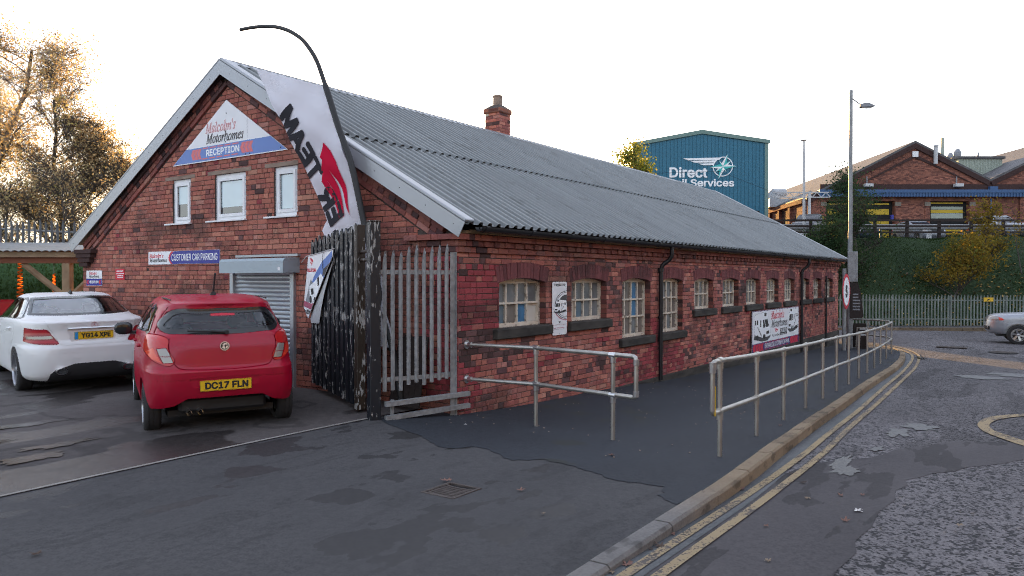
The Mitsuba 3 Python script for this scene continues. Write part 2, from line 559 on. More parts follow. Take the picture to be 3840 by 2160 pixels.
pane_mat('m_pane_grey', (.085, .095, .10), (.24, .255, .26), 1)
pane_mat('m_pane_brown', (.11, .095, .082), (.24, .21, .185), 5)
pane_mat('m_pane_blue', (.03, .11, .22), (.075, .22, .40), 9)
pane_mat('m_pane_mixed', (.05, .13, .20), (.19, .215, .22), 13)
mat('m_pane_board', pr((.55, .52, .46), 0.6))
mat('m_upvc', pr((.70, .71, .73), 0.28))
mat('m_window_glass', {'type': 'plastic', 'int_ior': 2.3, 'diffuse_reflectance': rgb(.012, .014, .016)})
mat('m_blind_sky_glass', {'type': 'plastic', 'int_ior': 1.9, 'diffuse_reflectance': rgb(.54, .67, .71)})  # pale tint holds both the blind and the mirrored sky
mat('m_room', pr((.10, .10, .10), 0.9))
mat('m_blind', pr((.55, .64, .66), 0.8))
mat('m_timber', bump(pr(proc(lambda p, n, uv: mix((.16, .10, .055), (.36, .255, .155), fbm(p.x * 5, p.y * 5, p.z * 5, octaves=4))), 0.75), b_grain, 0.002))
mat('m_timber_red', pr((.17, .055, .025), 0.75))
mat('m_timber_dark', pr((.024, .016, .014), 0.8))

# --- printed and painted flat colours
for nm, c, r in [('white', (.74, .75, .77), .4), ('black', (.012, .012, .014), .45), ('blue', (.012, .018, .24), .4), ('pale_blue', (.10, .19, .48), .4), ('purple', (.055, .018, .13), .4),
                 ('red', (.55, .02, .045), .4), ('pale_red', (.62, .14, .15), .45), ('faded_red', (.56, .25, .26), .45), ('slate', (.10, .12, .17), .45), ('grey', (.22, .23, .25), .5),
                 ('flag_grey', (.045, .045, .052), .6), ('yellow', (.66, .40, .012), .38), ('teal', (.03, .42, .40), .5), ('light_grey', (.46, .47, .48), .5), ('pink', (.36, .07, .13), .5),
                 ('bright_white', (.80, .82, .84), .45), ('sky_blue', (.03, .24, .50), .4), ('orange', (.62, .16, .02), .4), ('blue_paint', (.030, .085, .20), .55), ('door_yellow', (.50, .34, .012), .5)]:
    mat('m_' + nm, pr(c, r))
scene['m_flag'] = {'type': 'principledthin', 'base_color': rgb(.74, .74, .80), 'roughness': .7, 'diff_trans': 0.5}
scene['m_flag_red'] = {'type': 'principledthin', 'base_color': rgb(.60, .02, .06), 'roughness': .7, 'diff_trans': 0.4}
scene['m_flag_print'] = {'type': 'principledthin', 'base_color': rgb(.045, .045, .052), 'roughness': .7, 'diff_trans': 0.2}

# --- cars
mat('m_car_red', pr((.33, .002, .022), 0.28, clearcoat=0.7, clearcoat_gloss=0.97, specular=0.25))
mat('m_car_white', pr((.64, .64, .635), 0.34, clearcoat=1.0, clearcoat_gloss=0.95, specular=0.5))
mat('m_car_silver', pr((.34, .355, .385), 0.32, metallic=0.5, clearcoat=1.0, clearcoat_gloss=0.95))
mat('m_car_grey', pr((.10, .105, .115), 0.3, metallic=0.4, clearcoat=1.0))
mat('m_car_blue', pr((.03, .045, .08), 0.3, metallic=0.3, clearcoat=1.0))
scene['m_car_glass'] = {'type': 'thindielectric', 'int_ior': 1.38, 'specular_transmittance': rgb(.40, .45, .50)}
scene['m_pale_glass'] = {'type': 'thindielectric', 'int_ior': 1.62, 'specular_transmittance': rgb(.40, .45, .48)}
mat('m_badge', pr((.70, .71, .73), 0.3, metallic=0.8))
mat('m_car_glass_dark', pr((.012, .014, .016), 0.04, specular=0.8))
mat('m_gloss_black', pr((.010, .010, .012), 0.08, clearcoat=1.0))
mat('m_matt_black', pr((.018, .018, .019), 0.6))
mat('m_tyre', bump(pr((.022, .021, .021), 0.8), b_grain, 0.003))
mat('m_rim', pr((.40, .41, .43), 0.22, metallic=0.85))
mat('m_lens_red', pr((.46, .010, .012), 0.08, clearcoat=0.6))
mat('m_lens_deep', pr((.24, .004, .014), 0.12, clearcoat=0.3))
mat('m_lens_mid', pr((.34, .007, .016), 0.12, clearcoat=0.3))
mat('m_lens_orange', pr((.66, .05, .025), 0.1, clearcoat=0.5))
mat('m_lens_clear', pr((.30, .27, .25), 0.14, clearcoat=1.0, metallic=0.3))
mat('m_seat', pr((.030, .032, .036), 0.9))


# --- things that grow
def leafy(name, trans, rough=0.6):
    scene[name] = {'type': 'principledthin', 'base_color': VC, 'roughness': rough, 'diff_trans': trans}


leafy('m_leaf', 1.0)
mat('m_bark', bump(pr(proc(lambda p, n, uv: mix((.035, .028, .024), (.13, .11, .095), fbm(p.x * 9, p.y * 9, p.z * 5))), 0.9), b_grain, 0.01))
mat('m_birch', pr(proc(lambda p, n, uv: mix(c3(.25, .22, .19), c3(.035, .028, .024), smoothstep(.5, .62, fbm(p.x * 5, p.y * 5, p.z * 9)))), 0.8))
mat('m_grass', bump(pr(proc(lambda p, n, uv: mix((.008, .020, .009), (.030, .058, .018), dr.clip(0.5 * fbm(p.x * 1.1, p.y * 1.1, p.z) + 0.5 * noise(p.x * 14, p.y * 14, p.z * 14), 0, 1))), 0.95), b_grain, 0.03, 1e-2))
mat('m_grass_lifted', bump(pr(proc(lambda p, n, uv: mix((.020, .060, .018), (.060, .125, .035), dr.clip(0.5 * fbm(p.x * 1.1, p.y * 1.1, p.z) + 0.5 * noise(p.x * 14, p.y * 14, p.z * 14), 0, 1))), 0.95), b_grain, 0.03, 1e-2))  # grass colours raised to offset the tree shade on the left bank
mat('m_soil', pr((.040, .032, .024), 0.95))
mat('m_litter', pr(VC, 0.8))


def t_farbrick(p, n, uv):
    x, y, z = p.x, p.y, p.z
    s = (x * 0.5713 - y * 0.8208) / 0.235
    k = dr.floor(z / 0.078)
    f = s + 0.5 * (k - 2 * dr.floor(k / 2))
    r = cell_rand(f, k)
    mort = dr.maximum(smoothstep(.90, .97, f - dr.floor(f)), smoothstep(.82, .93, z / 0.078 - k))
    c = mix((.10, .036, .028), (.30, .115, .075), r) * (0.6 + 0.75 * fbm(x * 0.5, y * 0.5, z * 0.7, octaves=4))
    return mix(c, c3(.12, .085, .07), 0.6 * mort)


mat('m_far_brick', bump(pr(proc(t_farbrick), 0.9), b_brick, 0.005))
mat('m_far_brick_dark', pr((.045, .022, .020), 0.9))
mat('m_far_stone', pr((.20, .17, .14), 0.9))
mat('m_slate', pr(proc(lambda p, n, uv: mix((.05, .05, .055), (.12, .115, .115), noise(p.x * 4, p.y * 4, p.z * 9))), 0.7))
mat('m_clad_blue', pr((.012, .125, .205), 0.5))
mat('m_clad_trim', pr((.13, .22, .20), 0.5))
mat('m_clad_pale', pr((.34, .38, .32), 0.55))

# ------------------------------------------------------------------ ground
def axis_steps(a, b, fine0, fine1, d, k=1.35):
    xs = list(np.arange(fine0, fine1 + 1e-6, d))
    s, x = d, fine0
    while x > a:
        s *= k
        x -= s
        xs.insert(0, x)
    s, x = d, fine1
    while x < b:
        s *= k
        x += s
        xs.append(x)
    return np.array(xs)


gx, gy = axis_steps(-500, 900, -12, 40, 0.5), axis_steps(-500, 900, -16, 16, 0.5)
XX, YY = np.meshgrid(gx, gy, indexing='ij')
nx, ny = XX.shape
ii, jj = np.meshgrid(np.arange(nx - 1), np.arange(ny - 1), indexing='ij')
quads = np.stack([ii * ny + jj, (ii + 1) * ny + jj, (ii + 1) * ny + jj + 1, ii * ny + jj + 1], -1).reshape(-1, 4)
struct('road', (np.c_[XX.ravel(), YY.ravel(), zroad(XX, YY)], quads), 'm_road', True, 'worn asphalt road of coarse stone chippings with wet patches')

KERB = np.array([(-9, -3.79), (-3.7, -3.77), (-1.6, -3.75), (-.4, -3.69), (.84, -3.58), (2.8, -3.43), (6.5, -3.26), (9.7, -3.08), (13.5, -2.93), (15.5, -2.80), (17.4, -2.60), (19.0, -2.36),
                 (20.3, -2.0), (21.2, -1.45), (21.9, -.6), (22.3, .6), (22.5, 3), (22.5, 9)], float)


def resample(pts, step):
    pts = np.asarray(pts, float)
    s = np.r_[0, np.cumsum(np.linalg.norm(np.diff(pts, axis=0), axis=1))]
    f = PchipInterpolator(s, pts)
    return f(np.linspace(0, s[-1], max(2, int(s[-1] / step) + 1)))


kin = resample(KERB, 0.3)
DARK = [(-1.0, .30), (-1.2, -.26), (-1.27, -.54), (-1.42, -.78), (-1.50, -.92), (-1.54, -1.11), (-1.45, -1.2), (-1.33, -1.24), (-1.30, -1.36), (-1.36, -1.52), (-1.48, -1.75), (-1.57, -1.92), (-1.47, -2.02),
        (-1.39, -2.07), (-1.33, -2.14), (-1.38, -2.26), (-1.41, -2.51), (-1.50, -2.66), (-1.54, -2.85), (-1.64, -3.02), (-1.66, -3.16), (-1.62, -3.3), (-1.60, -3.45), (-1.70, -3.47),
        (-1.77, -3.53), (-1.86, -3.50), (-1.95, -3.6), (-2.02, -3.73)]
dk = []
for k in range(len(DARK) - 1):
    a, b = np.array(DARK[k]), np.array(DARK[k + 1])
    for t in (0, .33, .66):
        q = a + (b - a) * t
        dk.append((q[0] + 0.05 * (meshkit.noise(np.array([q[0] * 9, q[1] * 9, 1.0])) - .5) * 2 * (t > 0), q[1]))
dk.append(DARK[-1])
kb = [tuple(q) for q in kin if q[0] > -2.0 or q[1] > -1]
pave_poly = poly(dk + kb + [(21.75, 9), (21.75, 0.06), (-.05, 0.06), (-.3, .22), (-.9, .45)])
kl = [tuple(q) for q in kin if q[0] < .6 and q[1] < -3]
GUL = sbox(-2.895, -2.295, -2.535, -1.965)
cross_poly = poly([(-9, .515)] + [(-.5, .515), (.6, .3), (.6, -3.6)] + kl[::-1] + [(-9, -3.79)]).difference(GUL)
struct('crossover', drape(cross_poly, 0.0, 0.4), 'm_crossover', True, 'grey asphalt entrance crossover with damp stains and tyre streaks')
struct('pavement', drape(pave_poly, 0.005, 0.35), 'm_pavement', True, 'newer blue black asphalt footpath beside the brick workshop')
yard_poly = poly([(-14, .56), (0.3, .56), (.3, 13), (-14, 16)])
struct('yard', drape(yard_poly, 0.002, 0.4), 'm_yard', True, 'patchy cracked yard surface under the parked cars')
struct('edging_strip', drape(poly([(-14, .485), (-1.0, .505), (-1.0, .545), (-14, .53)]), 0.010, 0.5), 'm_concrete', False, 'thin pale concrete edging strip across the entrance')
PATCH = [(-9, -3.93), (-9, -5.1), (-5, -5.05), (-2.51, -4.96), (-2.1, -4.99), (-1.83, -4.93), (-1.4, -4.96), (-.85, -4.93), (-.4, -4.97), (0, -4.92), (.3, -4.98), (.51, -4.93), (.8, -5.04), (1.06, -5.10), (1.3, -5.26), (1.64, -5.35), (2.1, -5.62),
         (2.6, -5.82), (3.3, -6.3), (4.2, -6.25), (3.36, -5.08), (2.8, -4.85), (2.28, -4.62), (1.9, -4.56), (1.47, -4.46), (1.1, -4.22), (.87, -4.12), (.3, -4.0), (-1, -3.94)]
struct('road_patch', drape(poly(PATCH), 0.004, 0.4, zroad), 'm_road_patch', True, 'smoother grey asphalt repair in the near road')
ko = LineString(kin).parallel_offset(0.145, 'right')
gut = ko.parallel_offset(0.03, 'right').buffer(0.06, cap_style=2)
struct('gutter_channel', drape(ko.buffer(0.17, cap_style=2, single_sided=False).intersection(sbox(-9, -6, 24, 8)).difference(Polygon(list(kin) + [(22.5, 20), (-9, 20)]).buffer(0.13)), 0.008, 0.4, zroad), 'm_gutter_strip', True, 'gritty wet road channel along the kerb')

# yellow no-parking lines and the curved mark further out
Y1 = [(-7, -4.03), (-3.22, -3.995), (-1.8, -3.975), (-.4, -3.94), (.92, -3.88), (2.97, -3.75), (5.67, -3.64), (9.89, -3.39), (14, -3.18), (17.2, -2.94), (19.2, -2.68), (20.6, -2.32), (21.7, -1.75), (22.5, -.9), (22.9, .4), (23.1, 2)]
Y2 = [(-7, -4.19), (-3.1, -4.155), (-1.73, -4.135), (-.22, -4.09), (.97, -4.04), (3.52, -3.87), (6.66, -3.74), (10.16, -3.55), (14.22, -3.35), (17.2, -3.11), (19.4, -2.83), (20.9, -2.42), (22.0, -1.8), (22.75, -.9), (23.1, .4), (23.3, 2)]
for k, L in enumerate((Y1, Y2)):
    ln = LineString(resample(L, 0.3)).buffer(0.036, cap_style=2)
    solo('yellow_line', drape(ln, 0.014, 0.3, zroad), 'm_yellow_line', ('worn yellow line nearest the kerb along the road edge', 'worn yellow line further from the kerb, second of the pair')[k], 'road marking')
RO = [(6.8, -5.76), (6.47, -5.54), (5.85, -5.30), (5.14, -5.24), (4.5, -5.34), (3.96, -5.58), (3.57, -5.8), (3.1, -6.3)]
RI = [(6.55, -5.80), (6.16, -5.58), (5.62, -5.42), (5.15, -5.38), (4.69, -5.44), (4.35, -5.61), (3.9, -5.86), (3.45, -6.3)]
solo('curved_road_mark', drape(poly(list(resample(RO, .2)) + list(resample(RI, .2))[::-1]), 0.012, 0.3, zroad), 'm_yellow_line', 'worn curved yellow mark on the road near the right edge', 'road marking')

# kerb stones, one by one
KL = LineString(kin)
labels['kerb'] = {'kind': 'structure', 'label': 'kerb of long sandstone coloured stones along the pavement'}
s, k = 0.0, 0
while s < KL.length - 0.5:
    Ls = 0.93 if s < 28 else 0.6
    n = 4
    vs = []
    for q in np.linspace(s + 0.006, min(s + Ls - 0.006, KL.length), n):
        p0, p1 = np.array(KL.interpolate(q).coords[0]), np.array(KL.interpolate(q + 0.05).coords[0])
        t = (p1 - p0) / np.linalg.norm(p1 - p0)
        r = np.array([t[1], -t[0]])
        zt = z1(*p0) + 0.012 + 0.004 * math.sin(k * 2.1)
        zb = float(zroad(p0[0] + r[0] * .2, p0[1] + r[1] * .2)[0]) - 0.05
        w = 0.135
        for off, z in ((-0.0, zb), (0.0, zt), (w - 0.022, zt), (w - 0.004, zt - 0.016), (w, min(zt - 0.02, zb + .2)), (w + 0.006, zb)):
            vs.append([*(p0 + r * off), z])
    vs = np.array(vs)
    fs = []
    for i in range(n - 1):
        for j in range(5):
            fs.append([i * 6 + j, i * 6 + j + 1, (i + 1) * 6 + j + 1, (i + 1) * 6 + j])
    fs = np.array(fs)
    caps = np.array([[0, 2, 1], [0, 3, 2], [0, 4, 3], [0, 5, 4]])
    ft = np.vstack([fs[:, [0, 2, 1]], fs[:, [0, 3, 2]], caps[:, ::-1], caps + (n - 1) * 6])
    part('kerb', 'kerb_stone', (vs, ft), 'm_kerb', 30)
    s += Ls
    k += 1


# drains
def grate(key, cx, cy, w, l, bars, curved=True):
    z = z1(cx, cy)
    fr = cat([bx(cx - w / 2, cx + w / 2, cy - l / 2, cy - l / 2 + .025, z - .02, z + .006), bx(cx - w / 2, cx + w / 2, cy + l / 2 - .025, cy + l / 2, z - .02, z + .006),
              bx(cx - w / 2, cx - w / 2 + .03, cy - l / 2 + .025, cy + l / 2 - .025, z - .02, z + .006), bx(cx + w / 2 - .022, cx + w / 2, cy - l / 2 + .025, cy + l / 2 - .025, z - .02, z + .006)])
    part(key, 'frame', fr, 'm_iron')
    for i in range(bars):
        x = cx - w / 2 + .045 + (w - .10) * (i + .5) / bars
        pts = [(x + (0.022 * (1 - (2 * t - 1) ** 2) if curved else 0) * -1, cy - l / 2 + .028 + (l - .056) * t) for t in np.linspace(0, 1, 7)]
        v, f = [], []
        hw = (w - .10) / bars * 0.27
        for px, py in pts:
            v += [[px - hw, py, z - .02], [px + hw, py, z - .02], [px + hw, py, z + .003], [px - hw, py, z + .003]]
        for j in range(len(pts) - 1):
            for a in range(4):
                f.append([j * 4 + a, j * 4 + (a + 1) % 4, j * 4 + 4 + (a + 1) % 4, j * 4 + 4 + a])
        part(key, 'bar', (np.array(v), np.array(f)), 'm_iron')
    part(key, 'pit', bx(cx - w / 2 + .02, cx + w / 2 - .02, cy - l / 2 + .02, cy + l / 2 - .02, z - .012, z - .0115), 'm_dark')  # thin dark sheet stands in for the shaded depth under the bars


mat('m_iron', bump(pr(proc(lambda p, n, uv: mix((.035, .027, .024), (.12, .10, .09), dr.clip(0.6 * noise(p.x * 70, p.y * 70) + 0.5 * fbm(p.x * 20, p.y * 20), 0, 1))), 0.6, metallic=0.3), b_grain, 0.002))
grate(thing('drain_grate', 'rusty square iron drain grate with curved bars in the entrance', 'drain'), -2.715, -2.13, .36, .33, 7)
grate(thing('drain_grate', 'small iron road drain near the far junction kerb', 'drain'), 22.4, -3.5, .42, .9, 7, False)
mh = thing('manhole_cover', 'dark round manhole cover in the far junction road', 'manhole cover')
zc = float(zroad(21.6, -5.0)[0])
part(mh, 'cover', shift(revolve([(0, .02), (.40, .02), (.42, .012), (.42, 0)], 28), 21.6, -5.0, zc), 'm_dark')
for a in range(-3, 4):
    part(mh, 'rib', bx(21.6 + a * .1 - .02, 21.6 + a * .1 + .02, -5.0 - math.sqrt(.16 - (a * .1) ** 2) * .9, -5.0 + math.sqrt(.16 - (a * .1) ** 2) * .9, zc + .02, zc + .028), 'm_iron')

# standing water
mat('m_wet', {'type': 'roughplastic', 'int_ior': 1.40, 'alpha': 0.30, 'diffuse_reflectance': rgb(.045, .045, .048)})
mat('m_water', {'type': 'roughplastic', 'int_ior': 1.40, 'alpha': 0.07, 'diffuse_reflectance': rgb(.03, .031, .033)})
for k, (px, py, rx, ry) in enumerate([(-3.75, 1.98, .34, .12), (-4.15, 1.62, .28, .14), (-4.6, 2.65, .75, .16), (-3.5, 3.4, .5, .12), (.60, -4.40, .26, .13), (.95, -4.28, .5, .07), (13.0, -4.9, .5, .5), (14.2, -5.5, .5, .7), (3.6, -4.45, .35, .16), (4.3, -4.6, .3, .22), (2.15, -4.44, .2, .06)]):
    pts = []
    for a in np.linspace(0, 2 * np.pi, 70, endpoint=False):
        q = 0.15 + 1.5 * meshkit.fbm(np.array([math.cos(a) * 2.6 + k * 5, math.sin(a) * 2.6, k * 3.0]), 5)
        pts.append((px + rx * q * math.cos(a), py + ry * q * math.sin(a)))
    fn = zroad if py < -3.9 else zg
    nm = 'puddle' if k == 0 else f'puddle_{k:03d}'
    level = float(np.atleast_1d(fn(np.array([px]), np.array([py])))[0])
    if py < -3.9:
        struct(nm, drape(poly(pts), 0.010, 0.3, fn), 'm_wet', True, 'shallow wet patch on the road')
    else:
        struct(nm, drape(poly(pts), 0.011, 0.3, lambda x, y: np.full(len(x), level)), 'm_water', True, 'shallow puddle reflecting the sky')

# ------------------------------------------------------------------ brickwork
BR, BH, BC = 0.226, 0.110, 0.0776
PAL = np.array([(.34, .120, .090), (.32, .104, .080), (.285, .090, .074), (.39, .155, .115), (.24, .078, .068), (.185, .064, .060), (.115, .050, .053), (.41, .19, .14), (.31, .120, .100), (.35, .155, .130)])
PW = np.array([.21, .20, .16, .09, .11, .06, .025, .03, .07, .045])
PWE = np.array([.23, .23, .18, .10, .07, .02, .0, .02, .10, .05])


def brick_color(r, dark=0.0, painted=False, even=False):
    if painted:
        c = np.array([.29, .048, .056]) * r.uniform(.65, 1.15)
    elif r.random() < dark:
        c = np.array([.10, .048, .046]) * r.uniform(.55, 1.5)
    elif even:
        c = PAL[r.choice(len(PAL), p=PWE / PWE.sum())] * r.uniform(.95, 1.22) * np.array([1.0, 1.02, .96])
    else:
        c = PAL[r.choice(len(PAL), p=PW / PW.sum())] * r.uniform(.92, 1.28)
    return np.clip(c, 0, 1)


def brick_mesh(s0, s1, t0, t1, r, front=0.0, b=0.004, back=-0.03, slope=None):
    h = front + r.normal(0, .0022)
    tl = r.normal(0, .0016, 4)
    o = np.array([[s0, t0], [s1, t0], [s1, t1], [s0, t1]]) if slope is None else np.asarray(slope, float)
    c = o.mean(0)
    ins = o + (c - o) / np.maximum(np.abs(c - o), 1e-6) * min(b, (t1 - t0) * .3)
    o = o + r.normal(0, .0012, o.shape)
    v = np.vstack([np.c_[o, np.full(4, back)], np.c_[o, h - b + tl * .5], np.c_[ins, h + tl]])
    f = [[8, 9, 10, 11]]
    for i in range(4):
        j = (i + 1) % 4
        f += [[i, j, j + 4, i + 4], [i + 4, j + 4, j + 8, i + 8]]
    return v, np.array(f)


def lay_bricks(region, frame, t0, r, dark_fn, paint_fn, header_every=4, even=False):
    """Courses of bricks over the region (shapely, in the frame's s, t). Returns [(mesh in the world, colour, centre)]."""
    out = []
    x0, y0, x1, y1 = region.bounds
    pa = prep(region)
    k = int(math.floor((y0 - t0) / BC))
    while t0 + k * BC < y1:
        ta, tb = t0 + k * BC + .005, t0 + (k + 1) * BC - .005
        k += 1
        hd = k % header_every == 0
        s = x0 - r.uniform(0, BR)
        while s < x1:
            L = (BH if (hd and r.random() < .9) or (not hd and r.random() < .42) else BR) * r.uniform(.97, 1.03)
            a, b = s, s + L
            s += L + .010
            q = sbox(a, ta, b, tb)
            if not pa.intersects(q):
                continue
            if not pa.contains(q):
                g = region.intersection(q)
                for g in polys(g):
                    if g.area < .0006:
                        continue
                    bb = g.bounds
                    if abs(g.area - (bb[2] - bb[0]) * (bb[3] - bb[1])) < 2e-4:
                        m = brick_mesh(*[bb[i] for i in (0, 2, 1, 3)], r)
                    else:
                        m = extr(g, -.03, 0.0 + r.normal(0, .002))
                    c = ((bb[0] + bb[2]) / 2, (bb[1] + bb[3]) / 2)
                    out.append((frame.put(m), brick_color(r, dark_fn(*c), paint_fn(*c), even), frame.pt(*c)))
                continue
            c = ((a + b) / 2, (ta + tb) / 2)
            out.append((frame.put(brick_mesh(a, b, ta, tb, r)), brick_color(r, dark_fn(*c), paint_fn(*c), even), frame.pt(*c)))
    return out


def add_colored(parent, name, items, bsdf, as_stuff=False, label=None):
    v, f = cat([m for m, c, p in items])
    col = np.vstack([np.repeat(np.asarray(c)[None], len(m[0]), 0) for m, c, p in items])
    return part(parent, name, (v, f), bsdf, False, color=col, stuff=as_stuff, label=label)


SIDE = Frame((0, 0, 0), (1, 0, 0), (0, 0, 1))          # long wall: s = x
GABLE = Frame((0, 0, 0), (0, -1, 0), (0, 0, 1))        # gable wall: s = -y
W = thing('brick_workshop', 'long red brick workshop with grey corrugated roof, chimney and small arched windows', 'building')
LEN, WID, EAVE, RY, RZ = 21.75, 9.35, 2.24, 4.68, 5.02

# windows of the long wall: openings (x0, x1), bottom, springing
WIN = [(.89, 2.07, 1.0), (2.81, 3.97, 1.0), (4.55, 5.71, .62), (6.17, 7.27, .62), (7.90, 9.02, 1.01), (9.63, 10.75, 1.01), (11.32, 12.45, 1.01), (13.04, 14.14, 1.01), (14.74, 15.83, 1.01),
       (16.53, 17.57, 1.01), (18.12, 19.17, 1.01), (19.73, 20.87, 1.01)]
SPR = 1.615


def opening(x0, x1, zb):
    cx, hw, rise = (x0 + x1) / 2, (x1 - x0) / 2, .062
    R = (hw * hw + rise * rise) / (2 * rise)
    arc = [(cx + R * math.sin(a), SPR + rise - R + R * math.cos(a)) for a in np.linspace(-math.asin(hw / R), math.asin(hw / R), 13)]
    return poly([(x0, zb), (x1, zb)] + arc[::-1]), R, SPR + rise - R


holes, arches = [], []
for x0, x1, zb in WIN:
    g, R, cz = opening(x0, x1, zb)
    holes.append(g)
    cx, hw = (x0 + x1) / 2, (x1 - x0) / 2
    a0 = math.asin(hw / R) * 1.07
    ring = poly([(cx + R * math.sin(a), cz + R * math.cos(a)) for a in np.linspace(-a0, a0, 13)] + [(cx + (R + .225) * math.sin(a), cz + (R + .225) * math.cos(a)) for a in np.linspace(a0, -a0, 13)])
    arches.append((ring, cx, cz, R, a0))
side_all = sbox(0, -.95, LEN, 2.0)
side_wall = side_all.difference(unary_union(holes))
side_region = side_all.difference(unary_union([h.buffer(.004) for h in holes] + [a[0] for a in arches] + [sbox(x0 - .13, zb - .145, x1 + .11, zb + .002) for x0, x1, zb in WIN]
                                              + [sbox(4.2, -1, LEN, -.195)]))
part(W, 'side_wall', SIDE.put(extr(side_wall.intersection(sbox(.012, -1, LEN, 3)), -.30, -.009)), 'm_mortar')


def side_dark(s, t):
    d = 0.03 + 0.5 * max(0, meshkit.fbm(np.array([s * .8, t * 1.4, 3.0]), 3) - .56) * 4
    if s < .75 and .62 < t < .98:
        d = 0.85
    if abs(s - 1.2) < .5 and .55 < t < .85:
        d = max(d, .35)
    return min(d, .9)


def side_paint(s, t):
    if s < 1.0 + 0.12 * math.sin(t * 9) and t > .98 and t < 1.9:
        return rng.random() < .86
    if s < .42 and t < .62:
        return rng.random() < .75
    if 4.3 < s < 5.9 and t < .38 and t > -.2:
        return rng.random() < .62
    if 5.75 < s < 6.3 and t < .9:
        return rng.random() < .7
    if 6.2 < s < 7.3 and t < .35:
        return rng.random() < .55
    return rng.random() < .03


r1 = np.random.default_rng(5)
side_items = lay_bricks(side_region, SIDE, .0, r1, side_dark, side_paint)

# gable: openings for windows and shutter
GW = [(5.73, 6.255), (4.235, 5.045), (3.02, 3.55)]
gz0, gz1 = 2.605, 3.345
gable_all = poly([(0, -.3), (0, EAVE), (-RY, RZ - .02), (-WID, EAVE), (-WID, -.3)])
gh = [sbox(-b, gz0, -a, gz1) for a, b in GW] + [sbox(-4.57, -.3, -3.08, 1.93)]
gl = [sbox(-6.46, 3.348, -5.586, 3.408), sbox(-5.224, 3.348, -4.09, 3.41), sbox(-3.753, 3.348, -2.99, 3.412)]
part(W, 'gable_wall', GABLE.put(extr(gable_all.difference(unary_union(gh)).difference(sbox(-.302, -.3, .1, EAVE - .02)), -.30, -.009)), 'm_mortar')
part(W, 'far_wall', cat([bx(LEN - .3, LEN, .301, WID - .301, -.95, EAVE), moved(extr(poly([(.0, EAVE), (WID, EAVE), (RY, RZ - .02)]), 0, .3), np.array([[0, 0, 1, LEN - .3], [1, 0, 0, 0], [0, 1, 0, 0], [0, 0, 0, 1.0]]))]), 'm_far_brick')
part(W, 'rear_wall', bx(0.302, LEN, WID - .3, WID, -.6, EAVE), 'm_far_brick')
part(W, 'floor', bx(.31, LEN - .31, .31, WID - .31, .04, .08), 'm_dark')


def gable_dark(s, t):
    return min(.3, 0.01 + 0.3 * max(0, meshkit.fbm(np.array([s * .7, t * 1.1, 9.0]), 3) - .60) * 4)


def gable_paint(s, t):
    if s > -.55 and t < 1.95 and t > .2:
        return rng.random() < .7
    return rng.random() < .01


vb = [poly([(-.02, EAVE - .02), (-RY, RZ - .02), (-RY, RZ - .30), (-.02, EAVE - .30)]), poly([(-WID + .02, EAVE - .02), (-RY, RZ - .02), (-RY, RZ - .30), (-WID + .02, EAVE - .30)])]
g_region = gable_all.difference(unary_union([h.buffer(.003) for h in gh] + gl + [v for v in vb] + [sbox(-.66, 2.0, .1, 2.3)]))
gable_items = lay_bricks(g_region, GABLE, .02, r1, gable_dark, gable_paint, 2, True)

allb = [('side_wall', it) for it in side_items] + [('gable_wall', it) for it in gable_items]


def seen(w, it):
    d = it[2] - CAM
    n = np.array([0, -1.0, 0]) if w == 'side_wall' else np.array([-1.0, 0, 0])
    q = np.linalg.norm(d)
    if w == 'gable_wall' and it[2][1] < 2.7 and it[2][2] < 2.2:
        return 0
    if w == 'gable_wall' and it[2][2] < 1.1:
        return 0
    if it[2][2] < z1(it[2][0], it[2][1] - .01) + .05:
        return 0
    m = it[0][0]
    area = np.ptp(m[:, 0] + m[:, 1]) * np.ptp(m[:, 2])
    return area * abs(d @ n) / q ** 3


rank = sorted(range(len(allb)), key=lambda i: -seen(*allb[i]))
near = set(rank[:300])
for i in rank[:300]:
    w, it = allb[i]
    part(f'{W}__{w}', 'brick', it[0], 'm_brick', color=np.repeat(np.asarray(it[1])[None], len(it[0][0]), 0))
for w in ('side_wall', 'gable_wall'):
    add_colored(f'{W}__{w}', 'brickwork', [it for i, (ww, it) in enumerate(allb) if ww == w and i not in near], 'm_brick', True)

# cornice: three courses standing out, returned round the corner onto the gable
cor = []
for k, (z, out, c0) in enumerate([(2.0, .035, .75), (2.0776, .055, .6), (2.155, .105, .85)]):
    s = -.0
    while s < LEN:
        L = (BH if k == 1 else (BR if r1.random() < .6 else BH))
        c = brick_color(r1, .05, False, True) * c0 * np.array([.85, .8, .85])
        o = out + (0.018 if k == 1 and int(s / .12) % 2 else 0)
        cor.append((SIDE.put(shift(brick_mesh(s, min(s + L, LEN), z + .003, z + BC - .004, r1, o, .004, -.05), 0)), c, None))
        s += L + .008
    s = 0.0
    while s < .66:
        L = BR if r1.random() < .5 else BH
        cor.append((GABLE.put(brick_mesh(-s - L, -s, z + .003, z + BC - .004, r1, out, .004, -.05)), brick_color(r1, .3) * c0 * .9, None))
        s += L + .008
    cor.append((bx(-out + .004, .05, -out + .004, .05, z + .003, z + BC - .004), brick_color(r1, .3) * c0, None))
add_colored(W, 'cornice', cor, 'm_brick', True)
